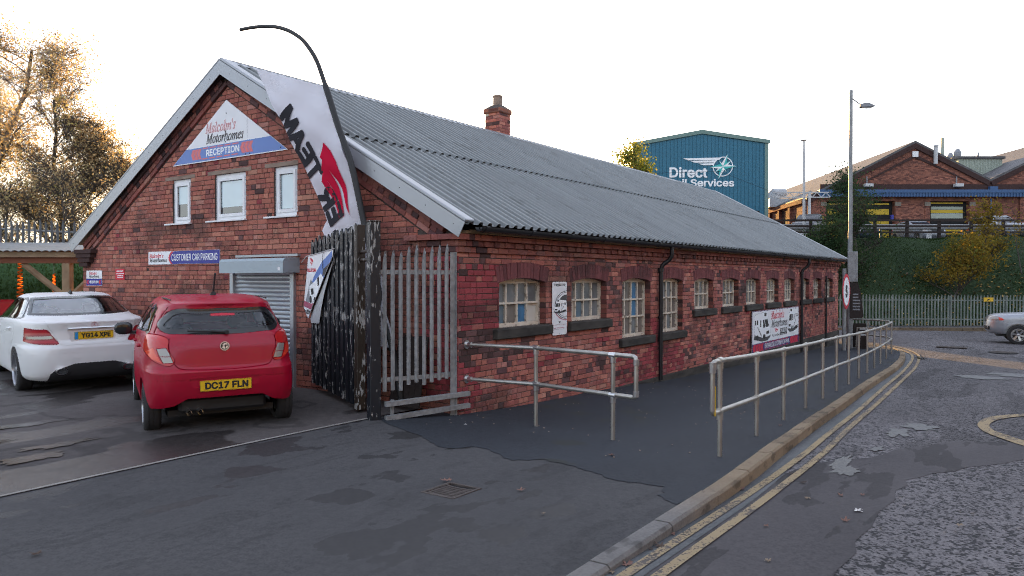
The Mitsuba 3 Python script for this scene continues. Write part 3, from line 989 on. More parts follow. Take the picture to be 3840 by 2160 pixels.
# raking courses under the verge
ver = []
sl = math.atan2(RZ - EAVE, RY)
for sg in (1, -1):
    O = GABLE.pt(0 if sg > 0 else -WID, EAVE - .155)
    R = np.array([0, (1 if sg > 0 else -1) * math.cos(sl), math.sin(sl)])
    U = np.array([0, -(1 if sg > 0 else -1) * math.sin(sl), math.cos(sl)])
    fr = Frame(O, R, U) if sg < 0 else Frame(O, R, U)
    M = fr.M.copy()
    M[:3, 2] = [-1, 0, 0]
    Ltot = RY / math.cos(sl)
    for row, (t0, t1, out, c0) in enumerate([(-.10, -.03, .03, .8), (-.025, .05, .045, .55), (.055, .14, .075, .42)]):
        s = .25
        while s < Ltot - .12:
            L = BR if row != 1 else BH
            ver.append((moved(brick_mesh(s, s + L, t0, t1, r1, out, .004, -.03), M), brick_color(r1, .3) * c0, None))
            s += L + .008
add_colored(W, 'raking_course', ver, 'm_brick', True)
# corbel blocks at the far foot of the gable
for k, (z, w) in enumerate([(1.90, .30), (1.985, .42), (2.07, .50), (2.15, .56)]):
    part(W, 'corbel', rbox(-.07 - .02 * k, .05, WID - w + .0, WID + .02 + .02 * k, z, z + .078, .005), 'm_far_brick_dark')

part(W, 'plinth', SIDE.put(extr(sbox(4.25, -.95, LEN + .03, -.192), -.05, .035)), 'm_plinth')

# windows of the long wall
r2 = np.random.default_rng(21)
PANES = {0: ['grey', 'grey', 'grey', 'grey', 'mixed', 'brown', 'blue', 'board'], 1: ['grey', 'grey', 'grey', 'grey', 'board', 'mixed', 'grey', 'grey'],
         2: ['blue', 'brown', 'blue', 'brown', 'grey', 'brown', 'blue', 'brown', 'brown', 'brown', 'grey', 'brown']}
for i, (x0, x1, zb) in enumerate(WIN):
    wk = f'{W}__window' if i == 0 else f'{W}__window_{i:03d}'
    g = holes[i]
    rows = 3 if zb < .9 else 2
    z_head = SPR - .012
    fr = g.difference(sbox(x0 + .05, zb + .055, x1 - .055, z_head))
    part(wk, 'frame', SIDE.put(extr(fr, -.165, -.115)), 'm_old_white')
    bars, n = [], 4
    xs = np.linspace(x0 + .05, x1 - .055, n + 1) + np.r_[0, r2.normal(0, .006, n - 1), 0]
    zs = np.linspace(zb + .055, z_head, rows + 1)
    for q in xs[1:-1]:
        lean = r2.normal(0, .008)
        v, f = bx(q - .017, q + .017, -.03, 0, zs[0], zs[-1])
        v[:, 0] += lean * (v[:, 2] - zs[0])
        part(wk, 'glazing_bar', shift((v, f), 0, .148), 'm_old_white')
    for q in zs[1:-1]:
        part(wk, 'transom', bx(x0 + .03, x1 - .04, .108, .15, q - .013, q + .013), 'm_old_white')
    kinds = PANES.get(i) or list(r2.choice(['grey', 'brown', 'grey', 'grey', 'brown'] if i < 5 else ['grey', 'brown', 'grey'], n * rows))
    for a in range(rows):
        for b in range(n):
            kd = kinds[a * n + b]
            za, zbb = zs[rows - 1 - a] + .002, zs[rows - a] - .002
            part(wk, 'pane', bx(xs[b] + .002, xs[b + 1] - .002, .150, .158, za, zbb), 'm_pane_' + kd)
    part(wk, 'backing', bx(x0, x1, .20, .21, zb, SPR + .06), 'm_dark')
    jamb = []
    for zc_ in np.arange(math.floor(zb / BC) * BC, SPR - .02, BC):
        lo_, hi_ = max(zc_ + .005, zb), min(zc_ + BC - .005, SPR)
        if hi_ - lo_ > .02:
            jamb.append((Frame((x1 - .004, 0, 0), (0, -1, 0), (0, 0, 1)).put(brick_mesh(-.112, -.006, lo_, hi_, r2, .004, .003, -.002)), brick_color(r2, .25) * .8, None))
            jamb.append((Frame((x0 + .004, 0, 0), (0, 1, 0), (0, 0, 1)).put(brick_mesh(.006, .112, lo_, hi_, r2, .004, .003, -.002)), brick_color(r2, .25) * .8, None))
    add_colored(wk, 'reveal', jamb, 'm_brick', True)
    v, f = rbox(x0 - .125, x1 + .105, -.065, .10, zb - .142, zb - .004, .012)
    part(wk, 'sill', (v, f), 'm_stone_sill')
    ring, cx, cz, R, a0 = arches[i]
    nv = int(round(2 * a0 * (R + .11) / .083))
    for k in range(nv):
        a, b = -a0 + 2 * a0 * k / nv, -a0 + 2 * a0 * (k + 1) / nv
        e = .0035 / R
        q = [(cx + R * math.sin(a + e), cz + R * math.cos(a + e)), (cx + R * math.sin(b - e), cz + R * math.cos(b - e)), (cx + (R + .222) * math.sin(b - e), cz + (R + .222) * math.cos(b - e)), (cx + (R + .222) * math.sin(a + e), cz + (R + .222) * math.cos(a + e))]
        m = brick_mesh(0, .07, 0, .22, r2, .004, .003, -.11, slope=q)
        c = np.array([.165, .050, .052]) * r2.uniform(.75, 1.2)
        part(wk, 'arch_brick', SIDE.put(m), 'm_brick', color=np.repeat(c[None], len(m[0]), 0))

# gable windows: white plastic frames with opaque panes, blind and mirrored sky painted into their colour
for i, (a, b) in enumerate(GW):
    wk = f'{W}__upper_window' if i == 0 else f'{W}__upper_window_{i:03d}'
    o = sbox(-b, gz0, -a, gz1)
    part(wk, 'frame', GABLE.put(extr(o.difference(o.buffer(-.055, join_style=2)), -.11, -.035)), 'm_upvc')
    inn = o.buffer(-.057, join_style=2)
    part(wk, 'sash', GABLE.put(extr(inn.difference(inn.buffer(-.05, join_style=2)), -.10, -.02)), 'm_upvc')
    gl_ = inn.buffer(-.05, join_style=2)
    q = gl_.bounds
    bl = q[1] + (q[3] - q[1]) * (.42, .20, .0)[i]  # painted reflection edge: dark roofs below, pale sky above
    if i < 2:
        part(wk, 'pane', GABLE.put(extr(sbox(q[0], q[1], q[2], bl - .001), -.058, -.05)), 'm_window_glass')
    part(wk, 'pane', GABLE.put(extr(sbox(q[0], bl, q[2], q[3]), -.058, -.05)), 'm_blind_sky_glass', label='pane with blind and sky reflection painted in its pale colour')
    part(wk, 'seal', GABLE.put(extr(gl_.difference(gl_.buffer(-.008, join_style=2)), -.055, -.045)), 'm_matt_black')
    part(wk, 'backing', GABLE.put(extr(sbox(q[0] - .02, q[1] - .02, q[2] + .02, q[3] + .02), -.36, -.34)), 'm_room')
    part(wk, 'sill', GABLE.put(extr(sbox(-b - .19 if i else -b - .18, gz0 - .022, -a + .03, gz0 + .002), -.03, .05)), 'm_upvc')
    part(wk, 'lintel', GABLE.put(extr(gl[i], -.05, .006)), 'm_lintel')

# roller shutter in the gable
sh = f'{W}__roller_shutter'
part(W, 'roller_shutter', GABLE.put(extr(sbox(-4.585, 1.86, -3.06, 1.99), -.25, -.03)), 'm_shutter_box')
boxp = poly([(0, 1.76), (.30, 1.755), (.30, 1.93), (.265, 1.968), (.0, 1.985)])
Mx = np.array([[-1, 0, 0, 0], [0, 0, 1.0, 2.965], [0, 1, 0, 0], [0, 0, 0, 1]])
part(sh, 'box', moved(extr(boxp, 0.0, 1.525), Mx), 'm_shutter_box')
part(sh, 'flashing', bx(-.06, .0, 2.94, 4.42, 2.0, 2.035), 'm_trim')
part(sh, 'label', bx(-.302, -.3, 3.03, 3.08, 1.79, 1.84), 'm_white')
for a in (3.05, 4.505):
    part(sh, 'guide', rbox(-.05, .02, a, a + .085, .0, 1.755, .006), 'm_shutter')
z = .06
while z < 1.80:
    pf = [(0, z), (.012, z + .006), (.019, z + .026), (.019, z + .044), (.008, z + .062), (.0, z + .0655)]
    part(sh, 'slat', moved(extr(poly(pf + [(-.012, z + .0655), (-.012, z)]), 0, 1.37), np.array([[-1, 0, 0, .012], [0, 0, 1.0, 3.135], [0, 1, 0, 0], [0, 0, 0, 1]])), 'm_shutter')
    z += .0665

# ------------------------------------------------------------------ roof of corrugated sheets
rf = f'{W}__roof'
EY, EZ, OV = -.235, 2.335, .13          # eave edge, overhang past the gable
slope = math.atan2(RZ + .05 - EZ, RY - EY)
SL = (RY - EY) / math.cos(slope)
PITCHR = .19


def sheet(x0, nrib, s0, s1, side, lift, r):
    prof = []
    for k in range(nrib):
        a = x0 + k * PITCHR
        prof += [(a, 0), (a + .055, 0), (a + .075, .036), (a + .088, .042), (a + .122, .042), (a + .135, .036), (a + .155, 0)]
    prof.append((x0 + nrib * PITCHR + .03, 0))
    prof = np.array(prof)
    v = []
    dh = r.normal(0, .002, 2)
    for s, d in ((s0, dh[0]), (s1, dh[1])):
        for off in (0, -.003):
            y = EY + s * math.cos(slope) - (prof[:, 1] + off + lift + d) * math.sin(slope)
            z = EZ + s * math.sin(slope) + (prof[:, 1] + off + lift + d) * math.cos(slope)
            if side < 0:
                y = 2 * RY - y
            v.append(np.c_[prof[:, 0], y, z])
    n = len(prof)
    v = np.vstack(v)
    f = []
    for i in range(n - 1):
        f += [[i, i + 1, 2 * n + i + 1, 2 * n + i], [n + i + 1, n + i, 3 * n + i, 3 * n + i + 1], [i + 1, i, n + i, n + i + 1], [2 * n + i, 2 * n + i + 1, 3 * n + i + 1, 3 * n + i]]
    f = np.array(f)
    return v, (f if side > 0 else f[:, ::-1])


part(W, 'roof', moved(extr(poly([(-.1, 2.235), (RY, RZ - .035), (WID + .1, 2.235), (WID - .2, 2.235), (RY, RZ - .25), (.2, 2.235)]), .28, LEN - .05), np.array([[0, 0, 1, 0], [1, 0, 0, 0], [0, 1, 0, 0], [0, 0, 0, 1.0]])), 'm_timber_dark')
r3 = np.random.default_rng(8)
x = -OV
while x < LEN + .35:
    nr = min(5, int(round((LEN + .45 - x) / PITCHR)))
    if nr < 1:
        break
    for side in (1, -1):
        part(rf, 'roof_sheet', sheet(x, nr, 0, SL * .5 + .09, side, 0.004, r3), 'm_roof_sheet')
        part(rf, 'roof_sheet', sheet(x, nr, SL * .5 - .07, SL - .03, side, 0.036, r3), 'm_roof_sheet')
    x += nr * PITCHR
nrdg = 9
for k in range(nrdg):
    a, b = -OV + (LEN + .5) * k / nrdg, -OV + (LEN + .5) * (k + 1) / nrdg - .01
    m = []
    for sg in (1, -1):
        m.append(moved(bx(a, b, -.01, .17, .0, .004), np.array([[1, 0, 0, 0], [0, -sg * math.cos(slope), -sg * math.sin(slope) * 0, RY], [0, -math.sin(slope), math.cos(slope), RZ + .125 + .002 * (k % 2)], [0, 0, 0, 1.0]])))
    part(rf, 'ridge_cap', cat(m), 'm_trim')
# verge flashing on both gables
for xg, face in ((-OV - .012, -1), (LEN + .33, 1)):
    for sg in (1, -1):
        y0 = EY if sg > 0 else 2 * RY - EY
        a, b = np.array([y0, EZ + .02]), np.array([RY, RZ + .09])
        d = (b - a) / np.linalg.norm(b - a)
        nrm = np.array([0, 1]) if sg > 0 else np.array([0, 1])
        pf = poly([tuple(a), tuple(b + [0, .0]), (RY, RZ - .13), (y0 + sg * .10, EZ - .155)])
        part(rf, 'verge_flashing', moved(extr(pf, 0, .012), np.array([[0, 0, 1, xg - .006], [1, 0, 0, 0], [0, 1, 0, 0], [0, 0, 0, 1.0]])), 'm_trim')
        q = [a + [0, .0], b]
        tl = np.linalg.norm(b - a)
        M = np.eye(4)
        M[:3, 0], M[:3, 1], M[:3, 2] = [1, 0, 0], [0, d[0], d[1]], [0, -d[1] * (1 if sg > 0 else 1), d[0]]
        if sg < 0:
            M[:3, 2] = [0, d[1], -d[0]]
        M[:3, 3] = [xg, a[0], a[1]]
        xa, xb = (-.006, .17) if face < 0 else (-.17, .006)
        part(rf, 'verge_flashing', moved(rbox(xa, xb, 0, tl, .002, .045, .012), M), 'm_trim')
        if face < 0:
            for k in range(11):
                c = a + d * tl * (k + .4) / 11 + np.array([0, -.11])
                part(rf, 'screw', moved(revolve([(0, .006), (.006, .004), (.008, 0)], 8), np.array([[0, 0, -1.0, xg - .006], [1, 0, 0, c[0]], [0, 1, 0, c[1]], [0, 0, 0, 1]])), 'm_trim_dark')

# eaves timber, gutter and downpipes
part(W, 'fascia', bx(.05, LEN - .02, -.10, .28, 2.237, 2.275), 'm_timber')
part(W, 'fascia', bx(.12, .48, -.115, -.101, 2.24, 2.285), 'm_timber')
part(W, 'fascia', bx(.50, 2.1, -.118, -.101, 2.238, 2.278), 'm_timber')
gp = [(-.062, 0)] + [(-.062 * math.cos(a), -.062 * math.sin(a)) for a in np.linspace(.2, math.pi - .2, 9)] + [(.062, 0), (.052, 0)] + [(.052 * math.cos(a), -.052 * math.sin(a)) for a in np.linspace(.2, math.pi - .2, 9)] + [(-.052, 0)]
gm = []
x = .2
gg = poly(gp)
part(W, 'gutter', moved(extr(gg, .12, LEN + .2), np.array([[0, 0, 1, 0], [1, 0, 0, -.245], [0, 1, 0, 2.315], [0, 0, 0, 1.0]])), 'm_black_iron', 30)
while x < LEN:
    part(f'{W}__gutter', 'joint', moved(extr(gg.buffer(.008), x, x + .07), np.array([[0, 0, 1, 0], [1, 0, 0, -.245], [0, 1, 0, 2.314], [0, 0, 0, 1.0]])), 'm_black_iron')
    x += 1.05


def downpipe(px, ztop, zbot, r=.04, swan=True):
    path = [(px, -.245, 2.26), (px, -.245, 2.13), (px, -.20, 2.03), (px - .06, -.09, 1.93), (px - .08, -.06, 1.84), (px - .08, -.06, zbot)] if swan else [(px, -.05, ztop), (px, -.05, zbot)]
    k = part(W, 'downpipe', tube(resample(path, .06) if swan else path, r, 12), 'm_black_iron', 40)
    xx = px - .08 if swan else px
    for z in ((1.80, .9) if swan else (ztop - .2, .4)):
        part(k, 'collar', shift(revolve([(r, 0), (r + .012, 0), (r + .012, .06), (r, .06)], 12), xx, -.06 if swan else -.05, z), 'm_black_iron')


downpipe(6.12, 2.2, -.25)
downpipe(16.5, 2.2, -.55)
downpipe(19.65, 1.75, -.62, .03, False)

# chimney over the ridge
ch = f'{W}__chimney'
part(W, 'chimney', bx(7.44, 7.86, 4.71, 5.13, 4.5, 5.66), 'm_mortar')
for z in np.arange(4.9, 5.64, BC):
    k = int(round(z / BC)) % 2
    for fr, w in ((Frame((7.43, 4.70, 0), (1, 0, 0), (0, 0, 1)), .44), (Frame((7.43, 5.14, 0), (0, -1, 0), (0, 0, 1)), .44), (Frame((7.87, 4.70, 0), (0, 1, 0), (0, 0, 1)), .44)):
        cuts = [0, .226, .44] if k else [0, .11, .33, .44]
        for a, b in zip(cuts[:-1], cuts[1:]):
            m = brick_mesh(a + .004, b - .004, z + .003, z + BC - .005, r3, .0, .004, -.02)
            c = brick_color(r3, .1) if r3.random() > .10 else np.array([.52, .48, .44])
            part(ch, 'brick', fr.put(m), 'm_brick', color=np.repeat(c[None], len(m[0]), 0))
part(ch, 'cap', rbox(7.40, 7.90, 4.67, 5.17, 5.66, 5.77, .008), 'm_far_brick')
part(ch, 'flaunching', trimesh.convex.convex_hull(np.array([[7.41, 4.68, 5.77], [7.89, 4.68, 5.77], [7.89, 5.16, 5.77], [7.41, 5.16, 5.77], [7.55, 4.82, 5.88], [7.75, 4.82, 5.88], [7.75, 5.02, 5.88], [7.55, 5.02, 5.88]])), 'm_mortar')
part(ch, 'pot', shift(revolve([(.0, .02), (.112, .02), (.108, .22), (.118, .225), (.118, .26), (.095, .26), (.095, .1), (0, .1)], 20), 7.65, 4.92, 5.85), 'm_lintel', 40)
part(ch, 'flashing', bx(7.40, 7.90, 4.66, 4.71, 4.95, 5.10), 'm_trim_dark')

# ------------------------------------------------------------------ gateway: posts, open gate, palisade panel
def post_box(cx, cy, w, d, ang, z0, z1_, r=.006):
    v, f = rbox(-w / 2, w / 2, -d / 2, d / 2, z0, z1_, r)
    c, s_ = math.cos(ang), math.sin(ang)
    return moved((v, f), np.array([[c, -s_, 0, cx], [s_, c, 0, cy], [0, 0, 1, 0], [0, 0, 0, 1.0]]))


ga = math.atan2(-.40, .87)
gp_ = thing('gate_post', 'black gate post with badly peeling paint where gate meets steel palisade', 'post')
part(gp_, 'shaft', post_box(-.985, .462, .13, .13, ga, -.05, 2.335), 'm_peeling')
part(gp_, 'cap', post_box(-.985, .462, .145, .145, ga, 2.335, 2.352), 'm_peeling_brown')
hz = 2.0

GA, GB = np.array([-.76, .93]), np.array([-.09, 2.56])
gd = (GB - GA) / np.linalg.norm(GB - GA)
gn = np.array([-gd[1], gd[0]])
GL = float(np.linalg.norm(GB - GA))
GATE = Frame((GA[0], GA[1], 0), (-gd[0], -gd[1], 0), (0, 0, 1))  # s runs from the far end towards the hinge when negative
gk = thing('boarded_gate', 'open black boarded gate with jagged top and flaking paint', 'gate')
part(gk, 'stile', post_box(GA[0] + .0, GA[1] - .0, .11, .11, math.atan2(gd[1], gd[0]), .06, 2.335), 'm_peeling_brown')
r4 = np.random.default_rng(3)
nb = 20
for k in range(nb):
    s0, s1 = .07 + (GL - .07) * k / nb, .07 + (GL - .07) * (k + 1) / nb - .004
    h0 = 2.315 - .10 * (k / nb) + r4.normal(0, .012)
    zb = .09 + .10 * k / nb + .02 * r4.random()
    out = .035 if k % 2 else .018
    # profile of one board: a rounded rib
    pf = poly([(s0, zb), (s1, zb), (s1, h0 - .035 - r4.uniform(0, .03)), ((s0 + s1) / 2 + r4.normal(0, .012), h0 + .02), (s0, h0 - .03 - r4.uniform(0, .02))])
    m = extr(pf, out - .02, out)
    M = np.eye(4)
    M[:3, 0], M[:3, 1], M[:3, 2], M[:3, 3] = [gd[0], gd[1], 0], [0, 0, 1], [gn[0], gn[1], 0], [GA[0], GA[1], 0]
    part(gk, 'board', moved(m, M), 'm_peeling')
for dz in (0, .10):
    part(gk, 'hinge', rod((-.96, .49, hz - dz), (-.78, .88, hz - dz), .022, 8), 'm_peeling_brown')
part(gk, 'hinge_pin', rod((-.86, .66, hz - .16), (-.86, .66, hz + .05), .03, 8), 'm_peeling_brown')
GM = M.copy()                                    # gate plane: s along the gate from the hinge, t up, h towards the yard
for z in (.45, 1.2, 1.95):
    part(gk, 'ledge', moved(bx(.06, GL - .02, z - .05, z + .05, -.05, -.004), GM), 'm_peeling')

fk = thing('spiked_fence', 'short galvanised palisade panel with split spiked tops beside workshop corner', 'fence')
P0, P1 = np.array([-.885, .40]), np.array([-.09, .045])
fd = (P1 - P0) / np.linalg.norm(P1 - P0)
fn_ = np.array([fd[1], -fd[0]])                  # towards the street


def pale(h, w=.068, split=True, n=6):
    """A rolled steel pale, its foot at the origin, along z, facing +y: a W section with a pointed top."""
    t = np.linspace(-1, 1, n * 2 + 1)
    prof = np.c_[t * w / 2, .012 * np.cos(t * math.pi * 1.0) * (1 - .3 * np.abs(t))]
    vs, rows = [], []
    zs = [0, h - .20, h - .12, h - .04, h]
    wf = [1, 1, .92, .62, .30]
    for z, k in zip(zs, wf):
        q = prof.copy()
        q[:, 0] *= k
        q[:, 1] += (.035 * ((z - (h - .2)) / .2) ** 2 if z > h - .2 else 0)
        for o in (0, -.0035):
            vs.append(np.c_[q[:, 0], q[:, 1] + o, np.full(len(q), z)])
    m = len(prof)
    v = np.vstack(vs)
    f = []
    for i in range(len(zs) - 1):
        a, b = 2 * i * m, 2 * (i + 1) * m
        for j in range(m - 1):
            f += [[a + j + 1, a + j, b + j, b + j + 1], [a + m + j, a + m + j + 1, b + m + j + 1, b + m + j]]
        f += [[a, a + m, b + m, b], [a + m - 1 + m, a + m - 1, b + m - 1, b + 2 * m - 1]]
    f = np.array(f)
    if split:                                    # notch the middle of the top into two prongs
        top = np.abs(v[:, 2] - h) < 1e-6
        mid = np.abs(v[:, 0]) < w * .30 * .28
        v[top & mid, 2] -= .07
    return v, f


def face_to(cx, cy, cz, nx_, ny_):
    """Matrix that turns +y of a mesh towards (nx, ny)."""
    return np.array([[ny_, nx_, 0, cx], [-nx_, ny_, 0, cy], [0, 0, 1, cz], [0, 0, 0, 1.0]])


def T4(M):
    return T(np.asarray(M, float).tolist())


pl = mikit.ply(pale(1.66, .052), 'm_galvanised', 35)
nl = np.linalg.norm(P1 - P0)
for k in range(9):
    q = P0 + fd * (nl * (k + .1) / 8.6)
    zb = .27 + .013 * k + .02 * math.sin(k * 2.2)
    part(fk, 'pale', pl, None, to_world=T4(face_to(q[0] + fn_[0] * .02, q[1] + fn_[1] * .02, zb + .07 + (.02 * math.sin(k * 5)), fn_[0], fn_[1])))
for z, dz in ((1.75, 0.0), (.45, .06)):
    a, b = P0 - fd * .04, P1 + fd * .02
    part(fk, 'rail', cat([rod((*(a - fn_ * .01), z), (*(b - fn_ * .01), z + dz), .012, 4), moved(bx(0, nl + .05, -.004, .004, -.025, .025), np.array([[fd[0], -fn_[0], 0, a[0]], [fd[1], -fn_[1], 0, a[1]], [0, 0, 1, z + dz / 2], [0, 0, 0, 1.0]]))]), 'm_galvanised')
part(fk, 'end_post', cat([post_box(-.062, .02, .075, .006, math.atan2(fd[1], fd[0]), -.05, 2.0, .001), post_box(-.062 + fd[0] * .035, .02 + fd[1] * .035, .006, .06, math.atan2(fd[1], fd[0]), -.05, 2.0, .001)]), 'm_galvanised')
lo = thing('low_rail', 'pair of low galvanised steel rails across the foot of the palisade panel', 'rail')
A0, A1 = np.array([-.93, .33]), np.array([.13, -.085])
dd = (A1 - A0) / np.linalg.norm(A1 - A0)
for z0_, z1_ in ((.20, .235), (.035, .085)):
    v, f = bx(0, np.linalg.norm(A1 - A0), -.028, .028, -.028, .028)
    w = v.copy()
    w[:, 2] += np.where(v[:, 0] > .1, z1_, z0_)
    part(lo, 'bar', moved((w, f), np.array([[dd[0], -dd[1], 0, A0[0]], [dd[1], dd[0], 0, A0[1]], [0, 0, 1, 0], [0, 0, 0, 1.0]])), 'm_galvanised')
for q in (.12, .98):
    c = A0 + dd * q
    part(lo, 'leg', bx(c[0] - .02, c[0] + .02, c[1] + .03, c[1] + .06, -.06, .24), 'm_galvanised')

# dark boards stored against the gable behind the palisade
for k in range(5):
    yy = .36 + .105 * k
    M = np.array([[0, 0, -1, -.30 + .004 * k], [-1, 0, 0, yy + .10], [0, 1, 0, .06], [0, 0, 0, 1.0]])
    v, f = bx(0, .098, 0, .88 + .03 * math.sin(k * 3), 0, .02)
    v = v.copy()
    v[:, 2] -= v[:, 1] * .22
    solo('stored_board', moved((v, f), M), 'm_timber_dark', ('dark board leaning behind the palisade, nearest the workshop corner', 'dark leaning board, second from the workshop corner', 'middle one of the dark boards leaning behind the palisade', 'dark leaning board, second from the flag pole foot', 'dark board leaning behind the palisade, nearest the flag pole foot')[k], 'board', group='dark boards behind the palisade')


# ------------------------------------------------------------------ handrails of clamped tube
def coll(p, axis, r=.033, l=.07):
    p, a = np.array(p, float), np.array(axis, float)
    a /= np.linalg.norm(a)
    return rod(p - a * l / 2, p + a * l / 2, r, 14)


TR = .0245
hk = thing('handrail', 'shorter tube handrail running out from the workshop wall', 'handrail')
fl = [(.17, -.0, .838), (.165, -.0, .42)]
pA, pB, pE = np.array([.28, -.983, -.13]), np.array([.01, -2.155, -.095]), np.array([-.045, -2.42, -.09])
zt, zm = .84, .405
for z, top in ((zt, True), (zm, False)):
    pts = [np.array([.167, -.01, z]), np.array([.285, -.983, z - .005]), np.array([.01, -2.155, z + .005])]
    s0 = np.array([.45, -.02, z])
    path = [np.array([.167, .0, z]), np.array([.17, -.15, z])] + [np.array([pA[0], pA[1], z]), np.array([pB[0], pB[1], z + .01])]
    part(hk, 'rail', cat([rod((.175, -.005, z), (pA[0], pA[1], z), TR, 12), rod((pA[0], pA[1], z), (pB[0], pB[1], z + .01), TR, 12), rod((pB[0], pB[1], z + .01), (pE[0], pE[1], z + .012), TR, 12)]), 'm_alloy', 40)
    part(hk, 'wall_flange', cat([shift(moved(revolve([(0, .02), (.055, .016), (.055, 0)], 20), np.array([[1, 0, 0, 0], [0, 0, -1, 0], [0, 1, 0, 0], [0, 0, 0, 1.0]])), .172, -.002, z), coll((.177, -.05, z), (.05, -1, 0), .034, .07)]), 'm_alloy_bright', 40)
part(hk, 'end_hoop', tube([(*pE[:2], zt + .012), (pE[0] - .008, pE[1] - .03, zt - .0), (pE[0] - .01, pE[1] - .04, zt - .035), (pE[0] - .01, pE[1] - .04, zm + .05), (pE[0] - .008, pE[1] - .03, zm + .02), (*pE[:2], zm + .012)], TR, 12), 'm_alloy', 50)
for q in (pA, pB):
    part(hk, 'post', rod((q[0], q[1], z1(q[0], q[1]) - .05), (q[0], q[1], zt), TR, 14), 'm_alloy', 40)
    for z in (zt + .003, zm + .003):
        part(hk, 'clamp', cat([coll((q[0], q[1], z), pB - pA, .033, .09), coll((q[0], q[1], z - .05), (0, 0, 1), .033, .06)]), 'm_alloy_bright', 40)
part(hk, 'clamp', cat([coll((pE[0] - .01, pE[1] - .04, zt - .05), (0, 0, 1), .033, .06), coll((pE[0] - .01, pE[1] - .04, zm + .05), (0, 0, 1), .033, .06)]), 'm_alloy_bright', 40)

hk = thing('handrail', 'long tube handrail along the kerb, ending near the junction', 'handrail')
PO = np.array([(-.158, -3.40), (1.371, -3.29), (2.888, -3.182), (4.25, -3.13), (5.55, -3.08), (6.80, -3.03), (8.12, -2.975), (9.57, -2.89), (11.0, -2.805), (12.45, -2.715), (13.9, -2.62), (15.6, -2.50), (17.6, -2.34)])
PZ = zg(PO)
HT = .935
top = np.c_[PO, PZ + HT]
mid = np.c_[PO, PZ + .445]
st = np.array([-.40, -3.415])
for k in range(len(PO) - 1):
    for L in (top, mid):
        part(hk, 'rail', rod(L[k], L[k + 1], TR, 12), 'm_alloy', 40)
for L, nm in ((top, 1), (mid, 0)):
    part(hk, 'rail', rod((st[0] + .05, st[1], L[0][2] + .005), L[0], TR, 12), 'm_alloy', 40)
part(hk, 'end_hoop', tube([(st[0] + .06, st[1], top[0][2] + .005), (st[0] + .02, st[1], top[0][2] - .003), (st[0], st[1], top[0][2] - .045), (st[0], st[1], mid[0][2] + .045), (st[0] + .02, st[1], mid[0][2] + .006), (st[0] + .06, st[1], mid[0][2])], TR, 14), 'm_alloy', 50)
part(hk, 'clamp', cat([coll((st[0], st[1], top[0][2] - .06), (0, 0, 1), .034, .07), coll((st[0] + .005, st[1], top[0][2] - .01), (0, 0, 1), .035, .03)]), 'm_alloy_bright', 40)
part(hk, 'yellow_streak', rod((st[0] + .004, st[1] - .024, mid[0][2] - .01), (st[0] + .004, st[1] - .024, mid[0][2] + .27), .006, 6), 'm_yellow')
for k in range(len(PO)):
    q = PO[k]
    lean = .012 * math.sin(k * 2.7) if k > 6 else 0
    part(hk, 'post', rod((q[0], q[1], PZ[k] - .06), (q[0] + lean, q[1], PZ[k] + HT), TR, 14), 'm_alloy', 40)
    ax = PO[min(k + 1, len(PO) - 1)] - PO[max(k - 1, 0)]
    for z in (HT + .002, .447):
        part(hk, 'clamp', cat([coll((q[0], q[1], PZ[k] + z), (*ax, 0), .033, .09), coll((q[0], q[1], PZ[k] + z - .05), (0, 0, 1), .033, .07)]), 'm_alloy', 40)
        part(hk, 'screw', coll((q[0] - .045, q[1] - .01, PZ[k] + z - .04), (1, .2, 0), .006, .02), 'm_alloy_bright')
# the rail turns the corner at its far end
TN = np.array([(18.6, -2.05), (19.6, -1.35), (19.95, -.55)])
tz = zg(TN)
prev, prevm = top[-1], mid[-1]
for k, q in enumerate(TN):
    a, b = np.r_[q, tz[k] + HT + .02], np.r_[q, tz[k] + .46]
    part(hk, 'rail', rod(prev, a, TR, 10), 'm_alloy', 40)
    part(hk, 'rail', rod(prevm, b, TR, 10), 'm_alloy', 40)
    part(hk, 'post', rod((*q, tz[k] - .05), a, TR, 10), 'm_alloy', 40)
    prev, prevm = a, b

# ------------------------------------------------------------------ signs
def sign(name, label, frame, base, bsdf='m_white', thick=.006, h=.004):
    key = thing(name, label, 'sign')
    part(key, 'panel', frame.put(extr(base, h, h + thick)), bsdf)
    return key


def pr_on(key, frame, g, bsdf, h, name='print', t=.0008):
    part(key, name, frame.put(extr(g, h, h + t)), bsdf)


def logo_words(key, fr, x0, y0, x1, y1, h, c1='m_red', c2='m_slate'):
    """The two stacked words of the dealer's name."""
    H = y1 - y0
    a = serif("Malcolm's")
    b = serif('Motorhomes')
    pr_on(key, fr, fit(a, x0, y0 + .50 * H, x0 + .80 * (x1 - x0), y1), c1, h, 'lettering')
    pr_on(key, fr, fit(b, x0 + .02 * (x1 - x0), y0, x1, y0 + .50 * H), c2, h + .001, 'lettering')


def chevrons(x0, x1, y0, y1, n, right=False, gap=.35, lean=.5):
    w = (x1 - x0) / (n + lean)
    out = []
    for k in range(n):
        a = x0 + k * w
        b = a + w * (1 - gap * .3)
        ym, q = (y0 + y1) / 2, w * lean
        out.append(poly([(a + q, y0), (b + q, y0), (b, ym), (b + q, y1), (a + q, y1), (a, ym)]))
    g = unary_union(out)
    return affinity.scale(g, -1, 1, origin=((x0 + x1) / 2, 0)) if right else g


